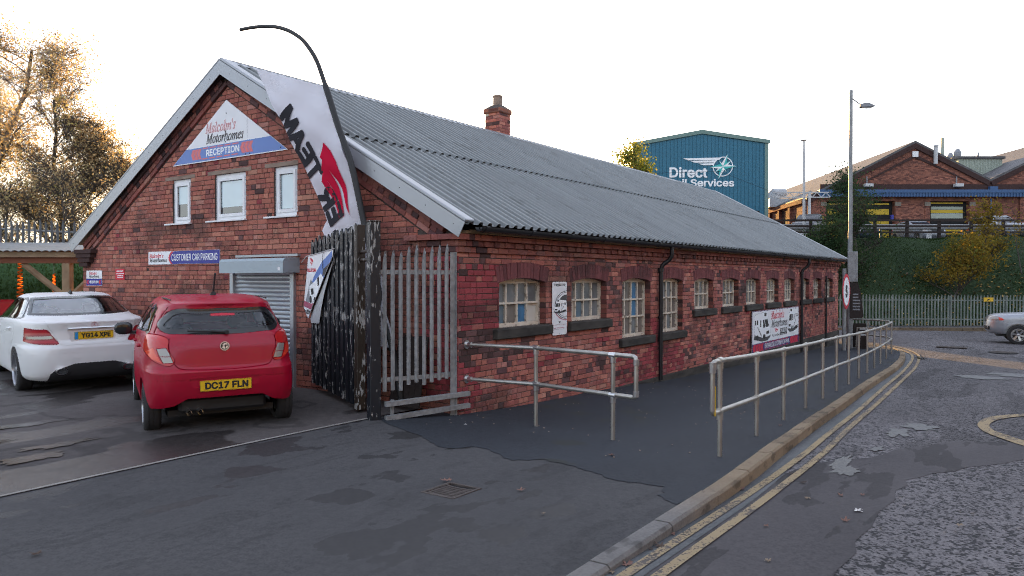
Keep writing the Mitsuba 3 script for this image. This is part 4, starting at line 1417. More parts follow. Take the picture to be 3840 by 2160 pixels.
G2 = GABLE
tri = poly([(-6.203, 3.58), (-3.198, 3.58), (-4.694, 4.514)])
k = sign('gable_sign', 'large white and blue triangular reception sign high on the gable', G2, tri, 'm_white', .008, .012)
h = .0205
pr_on(k, G2, tri.intersection(sbox(-7, 3.59, -3, 3.827)).buffer(-.004), 'm_pale_blue', h, 'blue_band')
pr_on(k, G2, chevrons(-5.66, -5.36, 3.632, 3.80, 3), 'm_pale_red', h + .001, 'chevrons')
pr_on(k, G2, chevrons(-4.34, -4.00, 3.632, 3.80, 3), 'm_pale_red', h + .001, 'chevrons')
pr_on(k, G2, unary_union([sbox(-5.34 + i * .2, 3.79, -5.18 + i * .2, 3.808) for i in range(5)] + [sbox(-5.36 + i * .2, 3.622, -5.20 + i * .2, 3.640) for i in range(5)]), 'm_pale_red', h + .001, 'dashes')
pr_on(k, G2, fit(letters('RECEPTION', bold=3), -5.24, 3.662, -4.36, 3.772), 'm_bright_white', h + .0015, 'lettering')
logo_words(k, G2, -5.26, 3.86, -4.25, 4.20, h, 'm_faded_red', 'm_slate')
for q in ((-6.1, 3.61), (-4.2, 3.61), (-4.1, 3.61), (-3.36, 3.63), (-4.69, 4.3), (-4.72, 3.85)):
    pr_on(k, G2, Point(q).buffer(.011), 'm_matt_black', h + .002, 'fixing', .002)
pr_on(k, G2, sbox(-4.163, 3.86, -4.160, 4.15), 'm_grey', h + .001, 'seam')

k = sign('car_parking_sign', 'long white and dark blue customer parking sign on the gable', G2, sbox(-7.0, 1.917, -4.898, 2.14), 'm_white')
h = .0105
pr_on(k, G2, poly([(-6.30, 1.92), (-6.36, 1.98), (-6.375, 2.03), (-6.345, 2.085), (-6.28, 2.137), (-6.22, 2.137), (-6.22, 1.92)]), 'm_red', h, 'red_curve')
pr_on(k, G2, poly([(-4.90, 1.92), (-4.90, 2.138), (-6.20, 2.138), (-6.285, 2.085), (-6.33, 2.03), (-6.31, 1.975), (-6.25, 1.92)]), 'm_blue', h + .001, 'blue_field')
pr_on(k, G2, fit(letters('CUSTOMER CAR PARKING', bold=1), -6.27, 1.973, -4.96, 2.088), 'm_bright_white', h + .002, 'lettering')
logo_words(k, G2, -6.975, 1.955, -6.42, 2.105, h)
k = sign('reception_sign', 'small square white and blue reception sign low on the gable', G2, sbox(-9.2, 1.532, -8.614, 1.822), 'm_white')
pr_on(k, G2, sbox(-9.197, 1.537, -8.617, 1.668), 'm_blue', h, 'blue_band')
pr_on(k, G2, chevrons(-9.18, -9.09, 1.562, 1.64, 1), 'm_red', h + .001, 'chevrons')
pr_on(k, G2, chevrons(-8.73, -8.64, 1.562, 1.64, 1), 'm_red', h + .001, 'chevrons')
pr_on(k, G2, fit(letters('RECEPTION', bold=3), -9.07, 1.578, -8.745, 1.63), 'm_bright_white', h + .002, 'lettering')
logo_words(k, G2, -9.10, 1.685, -8.72, 1.80, h)
k = sign('car_park_notice', 'small red car park notice with white text on the gable', G2, sbox(-8.125, 1.648, -7.81, 1.842), 'm_red')
pr_on(k, G2, fit(letters('CAR PARK', bold=3), -8.075, 1.79, -7.86, 1.822), 'm_bright_white', h, 'lettering')
for i in range(3):
    x = -8.09 if i == 0 else -8.055
    pr_on(k, G2, unary_union([sbox(x + j * .034, 1.752 - i * .034, x + j * .034 + r4.uniform(.018, .030), 1.768 - i * .034) for j in range(8 - 2 * (i > 0))]), 'm_bright_white', h, 'small_print')


# motorhome pictures, as printed shapes
def motorhome(key, fr, x0, y0, w, hh, h, flip=False, body='m_bright_white'):
    def g(pts):
        q = poly(pts)
        if flip:
            q = affinity.scale(q, -1, 1, origin=(.5, 0))
        return affinity.affine_transform(q, [w, 0, 0, hh, x0, y0])

    shadow = g([(.0, .10), (.45, -.02), (.8, -.03), (1.0, .10), (.95, .2), (.4, .2), (.05, .22)])
    bodyp = g([(.02, .25), (.02, .86), (.10, .93), (.42, .97), (.60, 1.0), (.76, .96), (.84, .86), (.82, .77), (.86, .62), (.93, .50), (.97, .36), (.95, .14), (.50, .10), (.40, .15)])
    pr_on(key, fr, shadow, 'm_flag_grey', h, 'picture_shadow')
    pr_on(key, fr, bodyp.buffer(.006 * w), 'm_grey', h + .0008, 'picture_outline')
    pr_on(key, fr, bodyp, body, h + .0016, 'picture_body')
    for q_ in polys(unary_union([g([(.62, .74), (.80, .74), (.85, .58), (.89, .48), (.72, .46), (.68, .52)]), g([(.52, .73), (.60, .73), (.66, .50), (.63, .42), (.54, .48)]), g([(.06, .58), (.11, .58), (.11, .74), (.06, .74)]), g([(.17, .58), (.24, .58), (.24, .74), (.17, .74)]),
                                g([(.36, .5), (.42, .48), (.42, .72), (.36, .73)]), g([(.60, .86), (.74, .85), (.75, .95), (.60, .96)]), g([(.72, .30), (.90, .32), (.90, .22), (.74, .20)])])):
        pr_on(key, fr, q_, 'm_black', h + .0024, 'picture_glass')
    pr_on(key, fr, unary_union([affinity.affine_transform(Point((1 - q) if flip else q, .13).buffer(.075), [w, 0, 0, hh * 1.2, x0, y0 - .02 * hh]) for q in (.20, .60)]), 'm_black', h + .0026, 'picture_wheels')
    pr_on(key, fr, unary_union([g([(.20, .50), (.24, .50), (.46, .16), (.42, .16)]), g([(.28, .36), (.31, .36), (.43, .20), (.40, .20)])]), 'm_slate', h + .0026, 'picture_stripes')


k = sign('narrow_sign', 'tall narrow white sign with rounded corners between two arched windows', SIDE, rrect(2.21, .825, 2.632, 1.622, .035), 'm_white', .006, .012)
h = .0185
clip = rrect(2.215, .83, 2.627, 1.617, .035)
pr_on(k, SIDE, fit(letters('TRIBUTE', bold=4), 2.255, 1.556, 2.585, 1.594), 'm_black', h, 'lettering')
c = (2.64, 1.28)
for rr, wd, m_ in ((.345, .016, 'm_black'), (.305, .010, 'm_slate'), (.385, .02, 'm_pink')):
    ring = Point(2.63, 1.275).buffer(rr, 24).difference(Point(2.63, 1.275).buffer(rr - wd, 24))
    ring = affinity.scale(ring, 1, .62, origin=(2.63, 1.275)).intersection(clip)
    if m_ == 'm_pink':
        ring = ring.intersection(sbox(2, .8, 3, 1.2))
    pr_on(k, SIDE, ring, m_, h, 'ring')
pr_on(k, SIDE, affinity.scale(Point(2.63, 1.275).buffer(.25), 1, .62).intersection(clip).intersection(sbox(2, 1.28, 3, 2)), 'm_slate', h, 'ring_fill')
motorhome(k, SIDE, 2.245, 1.155, .375, .20, h + .001, True)
pr_on(k, SIDE, affinity.scale(Point(2.42, 1.018).buffer(.03), 1, .45), 'm_slate', h, 'emblem')
pr_on(k, SIDE, sbox(2.25, .975, 2.60, .978), 'm_pink', h, 'line')
for i in range(2):
    pr_on(k, SIDE, unary_union([sbox(2.255 + j * .031, .925 - i * .02, 2.255 + j * .031 + r4.uniform(.012, .026), .937 - i * .02) for j in range(10)]), 'm_pink' if i == 0 else 'm_light_grey', h, 'small_print')
pr_on(k, SIDE, affinity.scale(unary_union([sbox(2.28 + j * .04, .985, 2.31 + j * .04, .99) for j in range(8)]), 1, 1), 'm_light_grey', h, 'small_print')
for q in ((2.42, 1.61), (2.42, .845)):
    pr_on(k, SIDE, Point(q).buffer(.006), 'm_grey', h + .001, 'fixing', .002)

k = sign('dealer_banner', 'large white banner with two motorhome pictures on the long wall', SIDE, sbox(11.63, -.21, 16.09, .838), 'm_white', .008, .045)
h = .0535
pr_on(k, SIDE, sbox(11.63, -.208, 16.09, .005), 'm_purple', h, 'purple_band')
pr_on(k, SIDE, sbox(11.64, -.205, 16.08, .835).difference(sbox(11.66, -.2, 16.06, .82)), 'm_purple', h, 'edge')
for a, b, rt in ((11.68, 12.62, False), (15.12, 16.04, False)):
    pr_on(k, SIDE, chevrons(a, b, -.205, -.012, 4, rt, .5, .35), 'm_red', h + .001, 'chevrons')
pr_on(k, SIDE, unary_union([sbox(12.7 + i * .33, -.03, 12.9 + i * .33, -.008) for i in range(7)] + [sbox(12.75 + i * .33, -.2, 12.95 + i * .33, -.182) for i in range(7)]), 'm_red', h + .001, 'dashes')
pr_on(k, SIDE, fit(letters('ENTRANCE & CUSTOMER CAR PARK', bold=1), 12.70, -.165, 15.05, -.035), 'm_bright_white', h + .002, 'lettering')
logo_words(k, SIDE, 13.25, .345, 14.85, .80, h, 'm_red', 'm_slate')
motorhome(k, SIDE, 11.76, .05, 1.45, .74, h + .001)
motorhome(k, SIDE, 14.88, .15, 1.12, .66, h + .001, True)
pr_on(k, SIDE, sbox(14.12, .10, 14.80, .285), 'm_black', h, 'black_box')
pr_on(k, SIDE, fit(letters('TRIBUTE', bold=2), 14.16, .165, 14.76, .262), 'm_bright_white', h + .001, 'lettering')
pr_on(k, SIDE, sbox(14.2, .12, 14.7, .135), 'm_light_grey', h + .001, 'small_print')
pr_on(k, SIDE, fit(letters('ROLLER TEAM', bold=3), 13.36, .10, 14.05, .155), 'm_slate', h, 'lettering')
FLASH = [(0, .98), (.30, 1.0), (.62, .93), (.88, .80), (1.0, .60), (.93, .38), (.84, .30), (.86, .52), (.70, .60), (.45, .57), (.52, .45), (.68, .40), (.66, .22), (.55, .10), (.56, .30), (.42, .42), (.20, .42), (.34, .62), (.62, .68), (.30, .72), (.10, .80), (.45, .85)]
pr_on(k, SIDE, affinity.affine_transform(poly(FLASH), [.35, 0, 0, .14, 13.55, .175]), 'm_red', h, 'emblem')

# round speed sign on a post
k = thing('speed_sign', 'round white and red speed limit sign showing 5 on a grey post', 'sign')
SX, SY = 18.38, -.93
sz = z1(SX, SY)
part(k, 'post', rod((SX - .03, SY + .06, sz - .05), (SX - .03, SY + .06, 1.98), .06, 16), 'm_galvanised', 40)
SF = Frame((SX, SY, 1.255), (1, 0, 0), (0, 0, 1))
part(k, 'panel', SF.put(extr(Point(0, 0).buffer(.56, 32), -.003, .004)), 'm_red')
part(k, 'white_disc', SF.put(extr(Point(0, 0).buffer(.445, 32), .0045, .006)), 'm_bright_white')
five = fit(letters('5', bold=8), -.16, -.20, .16, .20)
part(k, 'lettering', SF.put(extr(five, .0065, .008)), 'm_black')
part(k, 'clip', cat([bx(SX - .12, SX + .06, SY - .003, SY + .07, 1.5, 1.54), bx(SX - .12, SX + .06, SY - .003, SY + .07, .95, .99)]), 'm_galvanised')

# lamp post with its cabinet, notice and board
k = thing('street_lamp', 'tall grey street lamp post with a single small lantern', 'street lamp')
LX, LY = 19.6, -.80
lz = z1(LX, LY)
part(k, 'column', tube([(LX, LY, lz - .1), (LX, LY, 1.5), (LX, LY, 1.52), (LX, LY, 7.86)], [.10, .10, .075, .055], 16), 'm_galvanised', 40)
L2 = np.array([.5713, -.8208])
part(k, 'bracket', rod((LX, LY, 7.62), (LX + .36 * .5713, LY - .36 * .8208, 7.36), .018, 8), 'm_galvanised', 40)
lan = trimesh.convex.convex_hull(np.array([(x, y, z) for x, w, z0, z1_ in ((.28, .06, -.05, .02), (.36, .10, -.07, .05), (.54, .11, -.06, .065), (.74, .06, -.045, .0), (.80, .02, -.03, -.015)) for y in (-w, w) for z in (z0, z1_)]))
part(k, 'lantern', moved((lan.vertices, lan.faces), np.array([[.5713, .8208, 0, LX], [-.8208, .5713, 0, LY], [0, 0, 1, 7.37], [0, 0, 0, 1.0]])), 'm_grey', 50)
part(k, 'lamp_glass', moved(bx(.38, .66, -.07, .07, -.09, -.07), np.array([[.5713, .8208, 0, LX], [-.8208, .5713, 0, LY], [0, 0, 1, 7.37], [0, 0, 0, 1.0]])), 'm_lens_clear')
part(k, 'cabinet', moved(rbox(-.13, .19, -.16, -.10, 1.55, 2.55, .01), np.array([[.5713, .8208, 0, LX], [-.8208, .5713, 0, LY], [0, 0, 1, 0], [0, 0, 0, 1.0]])), 'm_galvanised')
k = thing('notice_board', 'dark notice board with faint white lines on the lamp post', 'sign')
NB = np.array([[.5713, .8208, 0, LX], [-.8208, .5713, 0, LY], [0, 0, 1, 0], [0, 0, 0, 1.0]])
q = poly([(-.05, .35), (.34, .35), (.40, .42), (.30, 1.2), (.20, 1.54), (-.05, 1.54)])
part(k, 'panel', moved(extr(q, .10, .13), NB @ np.array([[1, 0, 0, 0], [0, 0, -1, 0], [0, 1, 0, 0], [0, 0, 0, 1.0]])), 'm_timber_dark')
part(k, 'lettering', moved(extr(unary_union([sbox(.04, z, .22 + .06 * (z < 1), z + .045) for z in (.62, .72, .82, .92, 1.02, 1.12)]), .131, .133), NB @ np.array([[1, 0, 0, 0], [0, 0, -1, 0], [0, 1, 0, 0], [0, 0, 0, 1.0]])), 'm_grey')
k = thing('pavement_board', 'small dark folding board standing at the foot of the lamp post', 'sign')
ab = Frame((LX - .15, LY - .22, z1(LX, LY)), (.5713, -.8208, 0), (-.12 * .8208, -.12 * .5713, 1))
part(k, 'panel', ab.put(extr(sbox(0, 0, .36, .70), 0, .02)), 'm_timber_dark')
part(k, 'frame', ab.put(extr(sbox(-.02, -.02, .38, .72).difference(sbox(.01, .01, .35, .69)), .0, .026)), 'm_alloy')
part(k, 'lettering', ab.put(extr(unary_union([sbox(.08, z, .34, z + .05) for z in (.45, .55, .65)]), .021, .023)), 'm_light_grey')
part(k, 'rear_leg', ab.put(shift(extr(sbox(0, 0, .42, .8), -.30, -.28), 0, 0, 0)), 'm_timber_dark')

# banner hung on the open gate, its lower half twisted over
k = thing('gate_banner', 'torn motorhome dealer banner hanging twisted from the black gate', 'banner')
BM = GM @ np.array([[1, 0, 0, 0], [0, 1, 0, 0], [0, 0, 1, .075], [0, 0, 0, 1.0]])


front = [(1.69, 2.0), (.66, 2.055), (.70, 1.96), (1.02, 1.70), (1.30, 1.46), (1.50, 1.30), (1.64, 1.17), (1.70, 1.11), (1.82, 1.18), (1.90, 1.26), (1.87, 1.40), (1.80, 1.62), (1.73, 1.84)]
back = [(.66, 2.02), (.70, 1.96), (1.02, 1.70), (1.30, 1.46), (1.50, 1.30), (1.64, 1.17), (1.70, 1.11), (1.67, 1.045), (1.33, 1.055), (1.24, 1.26), (1.10, 1.50), (.88, 1.76)]


part(k, 'printed_side', moved(extr(poly(front), .02, .0225), BM), 'm_white')
v, f = extr(poly(back), -.012, -.009)
part(k, 'folded_back', moved((v, f), BM), 'm_light_grey')
fp = poly(front)


def on_banner(g, m_, hh, name):
    g = g.intersection(fp.buffer(-.004))
    if not g.is_empty and g.area > 1e-5:
        part(k, name, moved(extr(g, hh, hh + .001), BM), m_)


sky_p = poly([(1.42, 1.72), (1.10, 1.90), (.70, 2.04), (.72, 1.90), (1.12, 1.60), (1.40, 1.50), (1.62, 1.55)])
on_banner(sky_p, 'm_pale_blue', .0232, 'picture_sky')
on_banner(poly([(1.80, 1.36), (1.58, 1.66), (1.45, 1.60), (1.50, 1.45), (1.70, 1.30)]), 'm_grey', .0240, 'picture_ground')
on_banner(poly([(1.05, 1.80), (.80, 1.88), (.76, 1.80), (.90, 1.74), (1.1, 1.70)]), 'm_slate', .0240, 'picture_hills')
on_banner(unary_union([poly([(1.64, 1.56), (1.42, 1.63), (1.15, 1.74), (1.0, 1.66), (1.30, 1.42), (1.52, 1.34), (1.62, 1.42)])]), 'm_bright_white', .0248, 'picture_body')
on_banner(unary_union([poly([(1.58, 1.53), (1.46, 1.54), (1.44, 1.46), (1.54, 1.44)]), poly([(1.30, 1.68), (1.22, 1.70), (1.22, 1.58), (1.28, 1.57)]), Point(1.58, 1.38).buffer(.05), Point(1.40, 1.37).buffer(.05)]), 'm_black', .0256, 'picture_glass')
on_banner(poly([(1.90, 1.36), (1.55, 1.32), (1.30, 1.36), (1.30, 1.26), (1.60, 1.24), (1.92, 1.28)]), 'm_pink', .0240, 'pink_band')
M2 = affinity.affine_transform(affinity.scale(poly(FLASH), -1, 1, origin=(.5, 0)), [.16, 0, 0, .13, 1.47, 1.83])
on_banner(M2, 'm_red', .0240, 'emblem')
tx = affinity.scale(fit(letters('ROLLERTEAM', bold=3), 1.36, 1.765, 1.73, 1.815), -1, 1, origin=(1.545, 0))
on_banner(tx, 'm_red', .0240, 'lettering')
on_banner(affinity.scale(fit(letters('Authorised', bold=3), 1.30, 1.17, 1.89, 1.24), -1, 1, origin=(1.6, 0)), 'm_black', .0240, 'lettering')
part(k, 'cord', moved(tube([(.60, 2.06, .03), (1.2, 2.02, .03), (1.75, 1.985, .03), (1.98, 1.90, .03)], .006, 6), BM), 'm_light_grey')
part(k, 'cord', moved(tube([(1.0, 2.03, .04), (1.06, 1.93, .035), (1.04, 1.80, .035)], .004, 6), BM), 'm_black')

# ------------------------------------------------------------------ feather flag behind the gate
FL = Frame((-.30, 0, 0), (0, -1, 0), (0, 0, 1))   # s = -y
k = thing('feather_flag', 'tall white feather flag on a curved black pole, lettering seen from behind', 'flag')
POLE = [(.66, .10), (.80, .70), (.97, 1.25), (1.15, 1.85), (1.324, 2.406), (1.584, 3.25), (1.80, 3.70), (2.047, 4.274), (2.244, 4.682), (2.40, 4.88), (2.529, 5.007), (2.70, 5.12), (2.871, 5.208), (3.136, 5.300), (3.496, 5.368), (3.921, 5.404)]
pp = resample([(-.30, y, z) for y, z in POLE], .06)
part(k, 'pole', tube(pp, np.where(pp[:, 2] < 4.28, .042, np.linspace(.040, .024, len(pp))), 12), 'm_matt_black', 50)
cl = [(3.497, 4.746), (2.106, 4.296), (1.974, 4.02), (1.797, 3.642), (1.60, 3.20), (1.43, 2.75), (1.309, 2.384), (1.15, 1.88), (.996, 1.669), (.946, 1.466), (.859, 1.119), (.76, .785), (1.339, .82), (1.6, 1.45), (1.95, 2.1), (2.125, 2.33), (2.10, 2.42), (2.067, 2.464), (2.201, 2.72), (2.349, 2.964), (2.55, 3.267), (2.782, 3.613), (3.019, 3.985), (3.317, 4.418)]
cp = poly([(-y, z) for y, z in cl])


def billow(m):
    v, f = m
    v = np.array(v)
    a, b = v[:, 0], v[:, 1]
    v[:, 2] += .030 * np.sin(3.1 * b + 1.8 * a) + .014 * np.sin(7.3 * b - 5 * a) + .006 * np.sin(19 * b + 11 * a)
    return v, f


def flat_grid(g, res, h):
    """Area as a fine sheet at height h (for cloth)."""
    out = []
    x0, y0, x1, y1 = g.bounds
    pg = prep(g)
    for i in range(int(math.floor(x0 / res)), int(math.ceil(x1 / res))):
        for j in range(int(math.floor(y0 / res)), int(math.ceil(y1 / res))):
            c = sbox(i * res, j * res, (i + 1) * res, (j + 1) * res)
            if not pg.intersects(c):
                continue
            for q in ([c] if pg.contains(c) else polys(g.intersection(c))):
                if q.area > 1e-8:
                    try:
                        v, f = trimesh.creation.triangulate_polygon(q, engine='earcut')
                    except Exception:
                        continue
                    v, f = np.asarray(v)[:, :2], np.asarray(f)
                    n = np.cross(v[f[:, 1]] - v[f[:, 0]], v[f[:, 2]] - v[f[:, 0]])
                    f[n < 0] = f[n < 0][:, ::-1]
                    out.append((np.c_[v, np.full(len(v), h)], f))
    m = trimesh.Trimesh(*cat(out), process=False)
    m.merge_vertices(digits_vertex=5)
    return np.array(m.vertices), np.array(m.faces)


part(k, 'cloth', FL.put(billow(flat_grid(cp, .035, 0))), 'm_flag', True)
lg = poly([(-y, z) for y, z in [(2.086, 3.528), (1.93, 3.40), (1.823, 3.254), (1.753, 3.085), (1.69, 2.93), (1.649, 2.786), (1.604, 2.512), (1.66, 2.62), (1.707, 2.757), (1.76, 2.88), (1.836, 2.994), (1.967, 3.143), (1.90, 3.04), (1.883, 3.013), (1.81, 2.88), (1.755, 2.727), (1.709, 2.489),
                                (1.77, 2.60), (1.814, 2.698), (1.86, 2.78), (1.908, 2.851), (2.023, 3.007), (1.94, 2.87), (1.885, 2.752), (1.83, 2.61), (1.784, 2.472), (1.87, 2.62), (1.957, 2.756), (2.05, 2.89), (2.13, 2.999), (2.12, 3.114), (2.144, 3.149), (2.107, 3.295), (2.16, 3.333)]])
part(k, 'emblem', FL.put(billow(flat_grid(lg, .035, .012))), 'm_flag_red')
word = unary_union([fit(letters('TEAM', bold=6), 0, 0, 2.62, 1), affinity.translate(fit(letters('ER', bold=6), 0, 0, 1.15, 1), -1.55, 0), affinity.translate(fit(letters('LL', bold=6), 0, 0, .9, 1), -2.6, 0)])
# seen from behind: run the word from low to high along the flag, mirrored, letter tops towards the pole
o_ = np.array([-2.02, 2.42])                       # foot of the T of TEAM's line near the bottom (s, t)
e_lo, e_hi = np.array([-2.355, 2.965]), np.array([-3.012, 3.985])    # leading edge, T end to M end
u_ = (e_hi - e_lo) / 2.62
cap = (np.array([-2.745, 4.15]) - e_hi)
wg = affinity.affine_transform(affinity.skew(word, 0, 0), [u_[0], cap[0], u_[1], cap[1], e_lo[0], e_lo[1]])
wg = wg.intersection(cp.buffer(-.004))
part(k, 'lettering', FL.put(billow(flat_grid(wg, .035, .012))), 'm_flag_print')

# ------------------------------------------------------------------ cars: x right, y forward, z up, origin under the rear axle
class Loft:
    """A body of plan sections stacked in z. Knots: z, rear y, front y, half width, rear and front roundness."""

    def __init__(self, knots, yc, m=9, na=15):
        K = np.array(knots, float)
        t = np.arange(len(K))
        self.tt = np.linspace(0, len(K) - 1, (len(K) - 1) * m + 1)
        self.P = PchipInterpolator(t, K)(self.tt)
        self.yc, self.na, self.cache = yc, na, {}
        self.zmid, self.ztop = (K[0, 0] + K[-1, 0]) / 2, K[-1, 0]

    def __call__(self, o=0.0):
        if o in self.cache:
            return self.cache[o]
        na, rows = self.na, []
        for z, yr, yf, w, nr_, nf in self.P:
            z2 = z + o * np.clip((z - self.zmid) / (self.ztop - self.zmid), -1, 1)
            w2, lr, lf = max(w + o, .01), max(self.yc - yr + o, .01), max(yf - self.yc + o, .01)

            def quad(n):
                d = .5 ** (1 / n)
                v = np.linspace(0, d, na)
                a = np.c_[(1 - v ** n) ** (1 / n), v]
                b = a[:-1, ::-1][::-1]
                return np.vstack([a, b])                 # from (1, 0) to (0, 1)
            F, R = quad(nf), quad(nr_)
            ring = np.vstack([F * [w2, lf], (F[::-1] * [-w2, lf])[1:], (R * [-w2, -lr])[1:], (R[::-1] * [w2, -lr])[1:-1]])
            rows.append(np.c_[ring[:, 0], ring[:, 1] + self.yc, np.full(len(ring), z2)])
        n = len(rows[0])
        V = np.vstack(rows + [np.mean(rows[0], 0, keepdims=True), np.mean(rows[-1], 0, keepdims=True)])
        i, j = np.meshgrid(np.arange(len(rows) - 1), np.arange(n), indexing='ij')
        q = np.stack([i * n + j, i * n + (j + 1) % n, (i + 1) * n + (j + 1) % n, (i + 1) * n + j], -1).reshape(-1, 4)
        a = np.arange(n)
        b0 = np.stack([np.full(n, len(V) - 2), (a + 1) % n, a], 1)
        b1 = np.stack([np.full(n, len(V) - 1), (len(rows) - 1) * n + a, (len(rows) - 1) * n + (a + 1) % n], 1)
        M = m3.Manifold(m3.Mesh(vert_properties=V.astype(np.float32), tri_verts=np.vstack([q[:, [0, 1, 2]], q[:, [0, 2, 3]], b0, b1]).astype(np.uint32)))
        self.cache[o] = M
        return M


def m_extr(g, M34, h0, h1):
    cs = m3.CrossSection([np.array(q.exterior.coords)[:-1] for q in polys(g)] + [np.array(r.coords)[:-1] for q in polys(g) for r in q.interiors], m3.FillRule.EvenOdd)
    return cs.extrude(h1 - h0).translate([0, 0, h0]).transform(np.asarray(M34, float))


def from_rear(g, y0=-3.0, y1=.55):
    return m_extr(g, [[1, 0, 0, 0], [0, 0, 1, 0], [0, 1, 0, 0]], y0, y1)


def from_side(g, x0, x1):
    return m_extr(g, [[0, 0, 1, 0], [1, 0, 0, 0], [0, 1, 0, 0]], x0, x1)


def from_top(g, z0, z1_):
    return m_extr(g, [[1, 0, 0, 0], [0, 1, 0, 0], [0, 0, 1, 0]], z0, z1_)


def ymirror(g):
    return affinity.scale(g, -1, 1, origin=(0, 0))


def spline(pts, step=.03, closed=True):
    p = np.array(list(pts) + ([pts[0]] if closed else []), float)
    t = np.r_[0, np.cumsum(np.linalg.norm(np.diff(p, axis=0), axis=1))]
    from scipy.interpolate import CubicSpline
    c = CubicSpline(t, p, bc_type='periodic' if closed else 'natural')
    return [tuple(q) for q in c(np.arange(0, t[-1], step))]


def wheel_meshes(R, w, spokes, rim_r):
    """(tyre, rim, spokes) with the axle along x, outer face towards +x, centred at the origin."""
    tp = [(rim_r, -w / 2 + .01), (rim_r + .02, -w / 2), (R - .03, -w / 2 + .004), (R - .008, -w / 2 + .022), (R, -w / 2 + .04), (R, -.015), (R - .006, -.012), (R - .006, -.006), (R, -.003), (R, .030), (R - .006, .033), (R - .006, .039), (R, .042),
          (R, w / 2 - .04), (R - .008, w / 2 - .022), (R - .03, w / 2 - .004), (rim_r + .02, w / 2), (rim_r, w / 2 - .01)]
    rx = np.array([[0, 0, 1, 0], [1, 0, 0, 0], [0, 1, 0, 0], [0, 0, 0, 1.0]])
    tyre = moved(revolve(tp, 40), rx)
    rim = moved(revolve([(rim_r, w / 2 - .008), (rim_r + .012, w / 2 + .002), (rim_r - .012, w / 2 + .002), (rim_r - .022, w / 2 - .02), (rim_r - .03, -w / 2 + .02), (.05, -w / 2 + .03)], 40), rx)
    sp = []
    for k in range(spokes):
        a = 2 * math.pi * k / spokes + .3
        q = poly([(-.028, .02), (.028, .02), (.038, rim_r - .03), (.045, rim_r - .012), (-.045, rim_r - .012), (-.038, rim_r - .03)])
        v, f = extr(q, w / 2 - .040, w / 2 - .012)
        v = v.copy()
        v[:, 2] -= .02 * (1 - v[:, 1] / rim_r)
        c, s_ = math.cos(a), math.sin(a)
        sp.append(moved((v, f), rx @ np.array([[c, -s_, 0, 0], [s_, c, 0, 0], [0, 0, 1, 0], [0, 0, 0, 1.0]])))
    sp.append(moved(revolve([(0, w / 2 - .012), (.035, w / 2 - .015), (.06, w / 2 - .035), (.06, w / 2 - .06)], 20), rx))
    disc = moved(revolve([(.0, -.0), (rim_r * .75, 0), (rim_r * .75, -.02), (0, -.02)], 24), rx)
    return tyre, rim, cat(sp), disc


def car_matrix(x, y, z, heading, roll=0.0, pitch=0.0):
    f = np.array([math.cos(heading) * math.cos(pitch), math.sin(heading) * math.cos(pitch), math.sin(pitch)])
    r = np.array([math.sin(heading), -math.cos(heading), 0])
    u = np.cross(r, f)
    c, s_ = math.cos(roll), math.sin(roll)
    M = np.eye(4)
    M[:3, 0], M[:3, 1], M[:3, 2], M[:3, 3] = r * c + u * s_, f, u * c - r * s_, (x, y, z)
    return M


class Car:
    def __init__(self, key, M, knots, yc, paint, m=9, na=15):
        self.key, self.M, self.L, self.paint = key, M, Loft(knots, yc, m, na), paint
        self.cut, self.TW = [], T4(M)

    def add(self, name, mesh, bsdf, smooth=False, sub=None, label=None):
        return part(self.key if not sub else sub, name, mesh, bsdf, smooth, to_world=self.TW, label=label)

    def piece(self, prism, out, inn):
        return (prism ^ self.L(out)) - self.L(inn)

    def inlay(self, name, prism, bsdf, out=.003, inn=-.02, smooth=30, sub=None, cut=True, label=None):
        """A flush piece set into the skin (lamp, trim)."""
        if cut:
            self.cut.append(prism)
        m = self.piece(prism, out, inn)
        if m.num_tri() == 0:
            return None
        return self.add(name, m, bsdf, smooth, sub, label)

    def groove(self, prism, d=.011):
        self.cut.append(prism - self.L(-d))

    def body(self, wheels, arch_r, cabin=None, floor=.28, extra=None, smooth=32):
        b = self.L(0.0)
        for (x, y, r) in wheels:
            c = m3.Manifold.cylinder(.42, arch_r, arch_r, 48).rotate([0, 90, 0]).translate([x - .21 + (.10 if x > 0 else -.10), y, r])
            b = b - c
        if cabin is not None:
            b = b - cabin
        for c in self.cut:
            b = b - c
        if extra is not None:
            b = b + extra
        return self.add('body', b, self.paint, smooth)

    def wheels(self, pos, R, w, spokes, rim_r, rim='m_rim'):
        ty, rm, sp, dc = wheel_meshes(R, w, spokes, rim_r)
        tms = [mikit.ply(ty, 'm_tyre', 35), mikit.ply(rm, rim, 35), mikit.ply(sp, rim, 30), mikit.ply(dc, 'm_iron', 30)]
        for x, y, steer in pos:
            s_ = 1 if x > 0 else -1
            R4 = np.eye(4)
            R4[:3, :3] = np.array([[s_ * math.cos(steer), -s_ * math.sin(steer), 0], [s_ * math.sin(steer), s_ * math.cos(steer), 0], [0, 0, 1]])
            R4[:3, 3] = (x, y, R)
            wk = part(self.key, 'wheel', tms[0], None, to_world=T4(self.M @ R4))
            for nm, d in zip(('rim', 'spokes', 'brake_disc'), tms[1:]):
                part(wk, nm, d, None, to_world=T4(self.M @ R4))

    def seats(self, ys, xs, z=.35, h=.52, head=True):
        for y in ys:
            for x in xs:
                self.add('seat', cat([rbox(x - .24, x + .24, y, y + .46, z, z + .2, .05), moved(rbox(-.23, .23, -.06, .06, 0, h, .05), np.array([[1, 0, 0, x], [0, 1, -.18, y], [0, .18, 1, z + .14], [0, 0, 0, 1.0]]))]), 'm_seat', 40)
                if head:
                    self.add('headrest', rbox(x - .12, x + .12, y - .20, y - .10, z + h + .16, z + h + .34, .05), 'm_seat', 40)


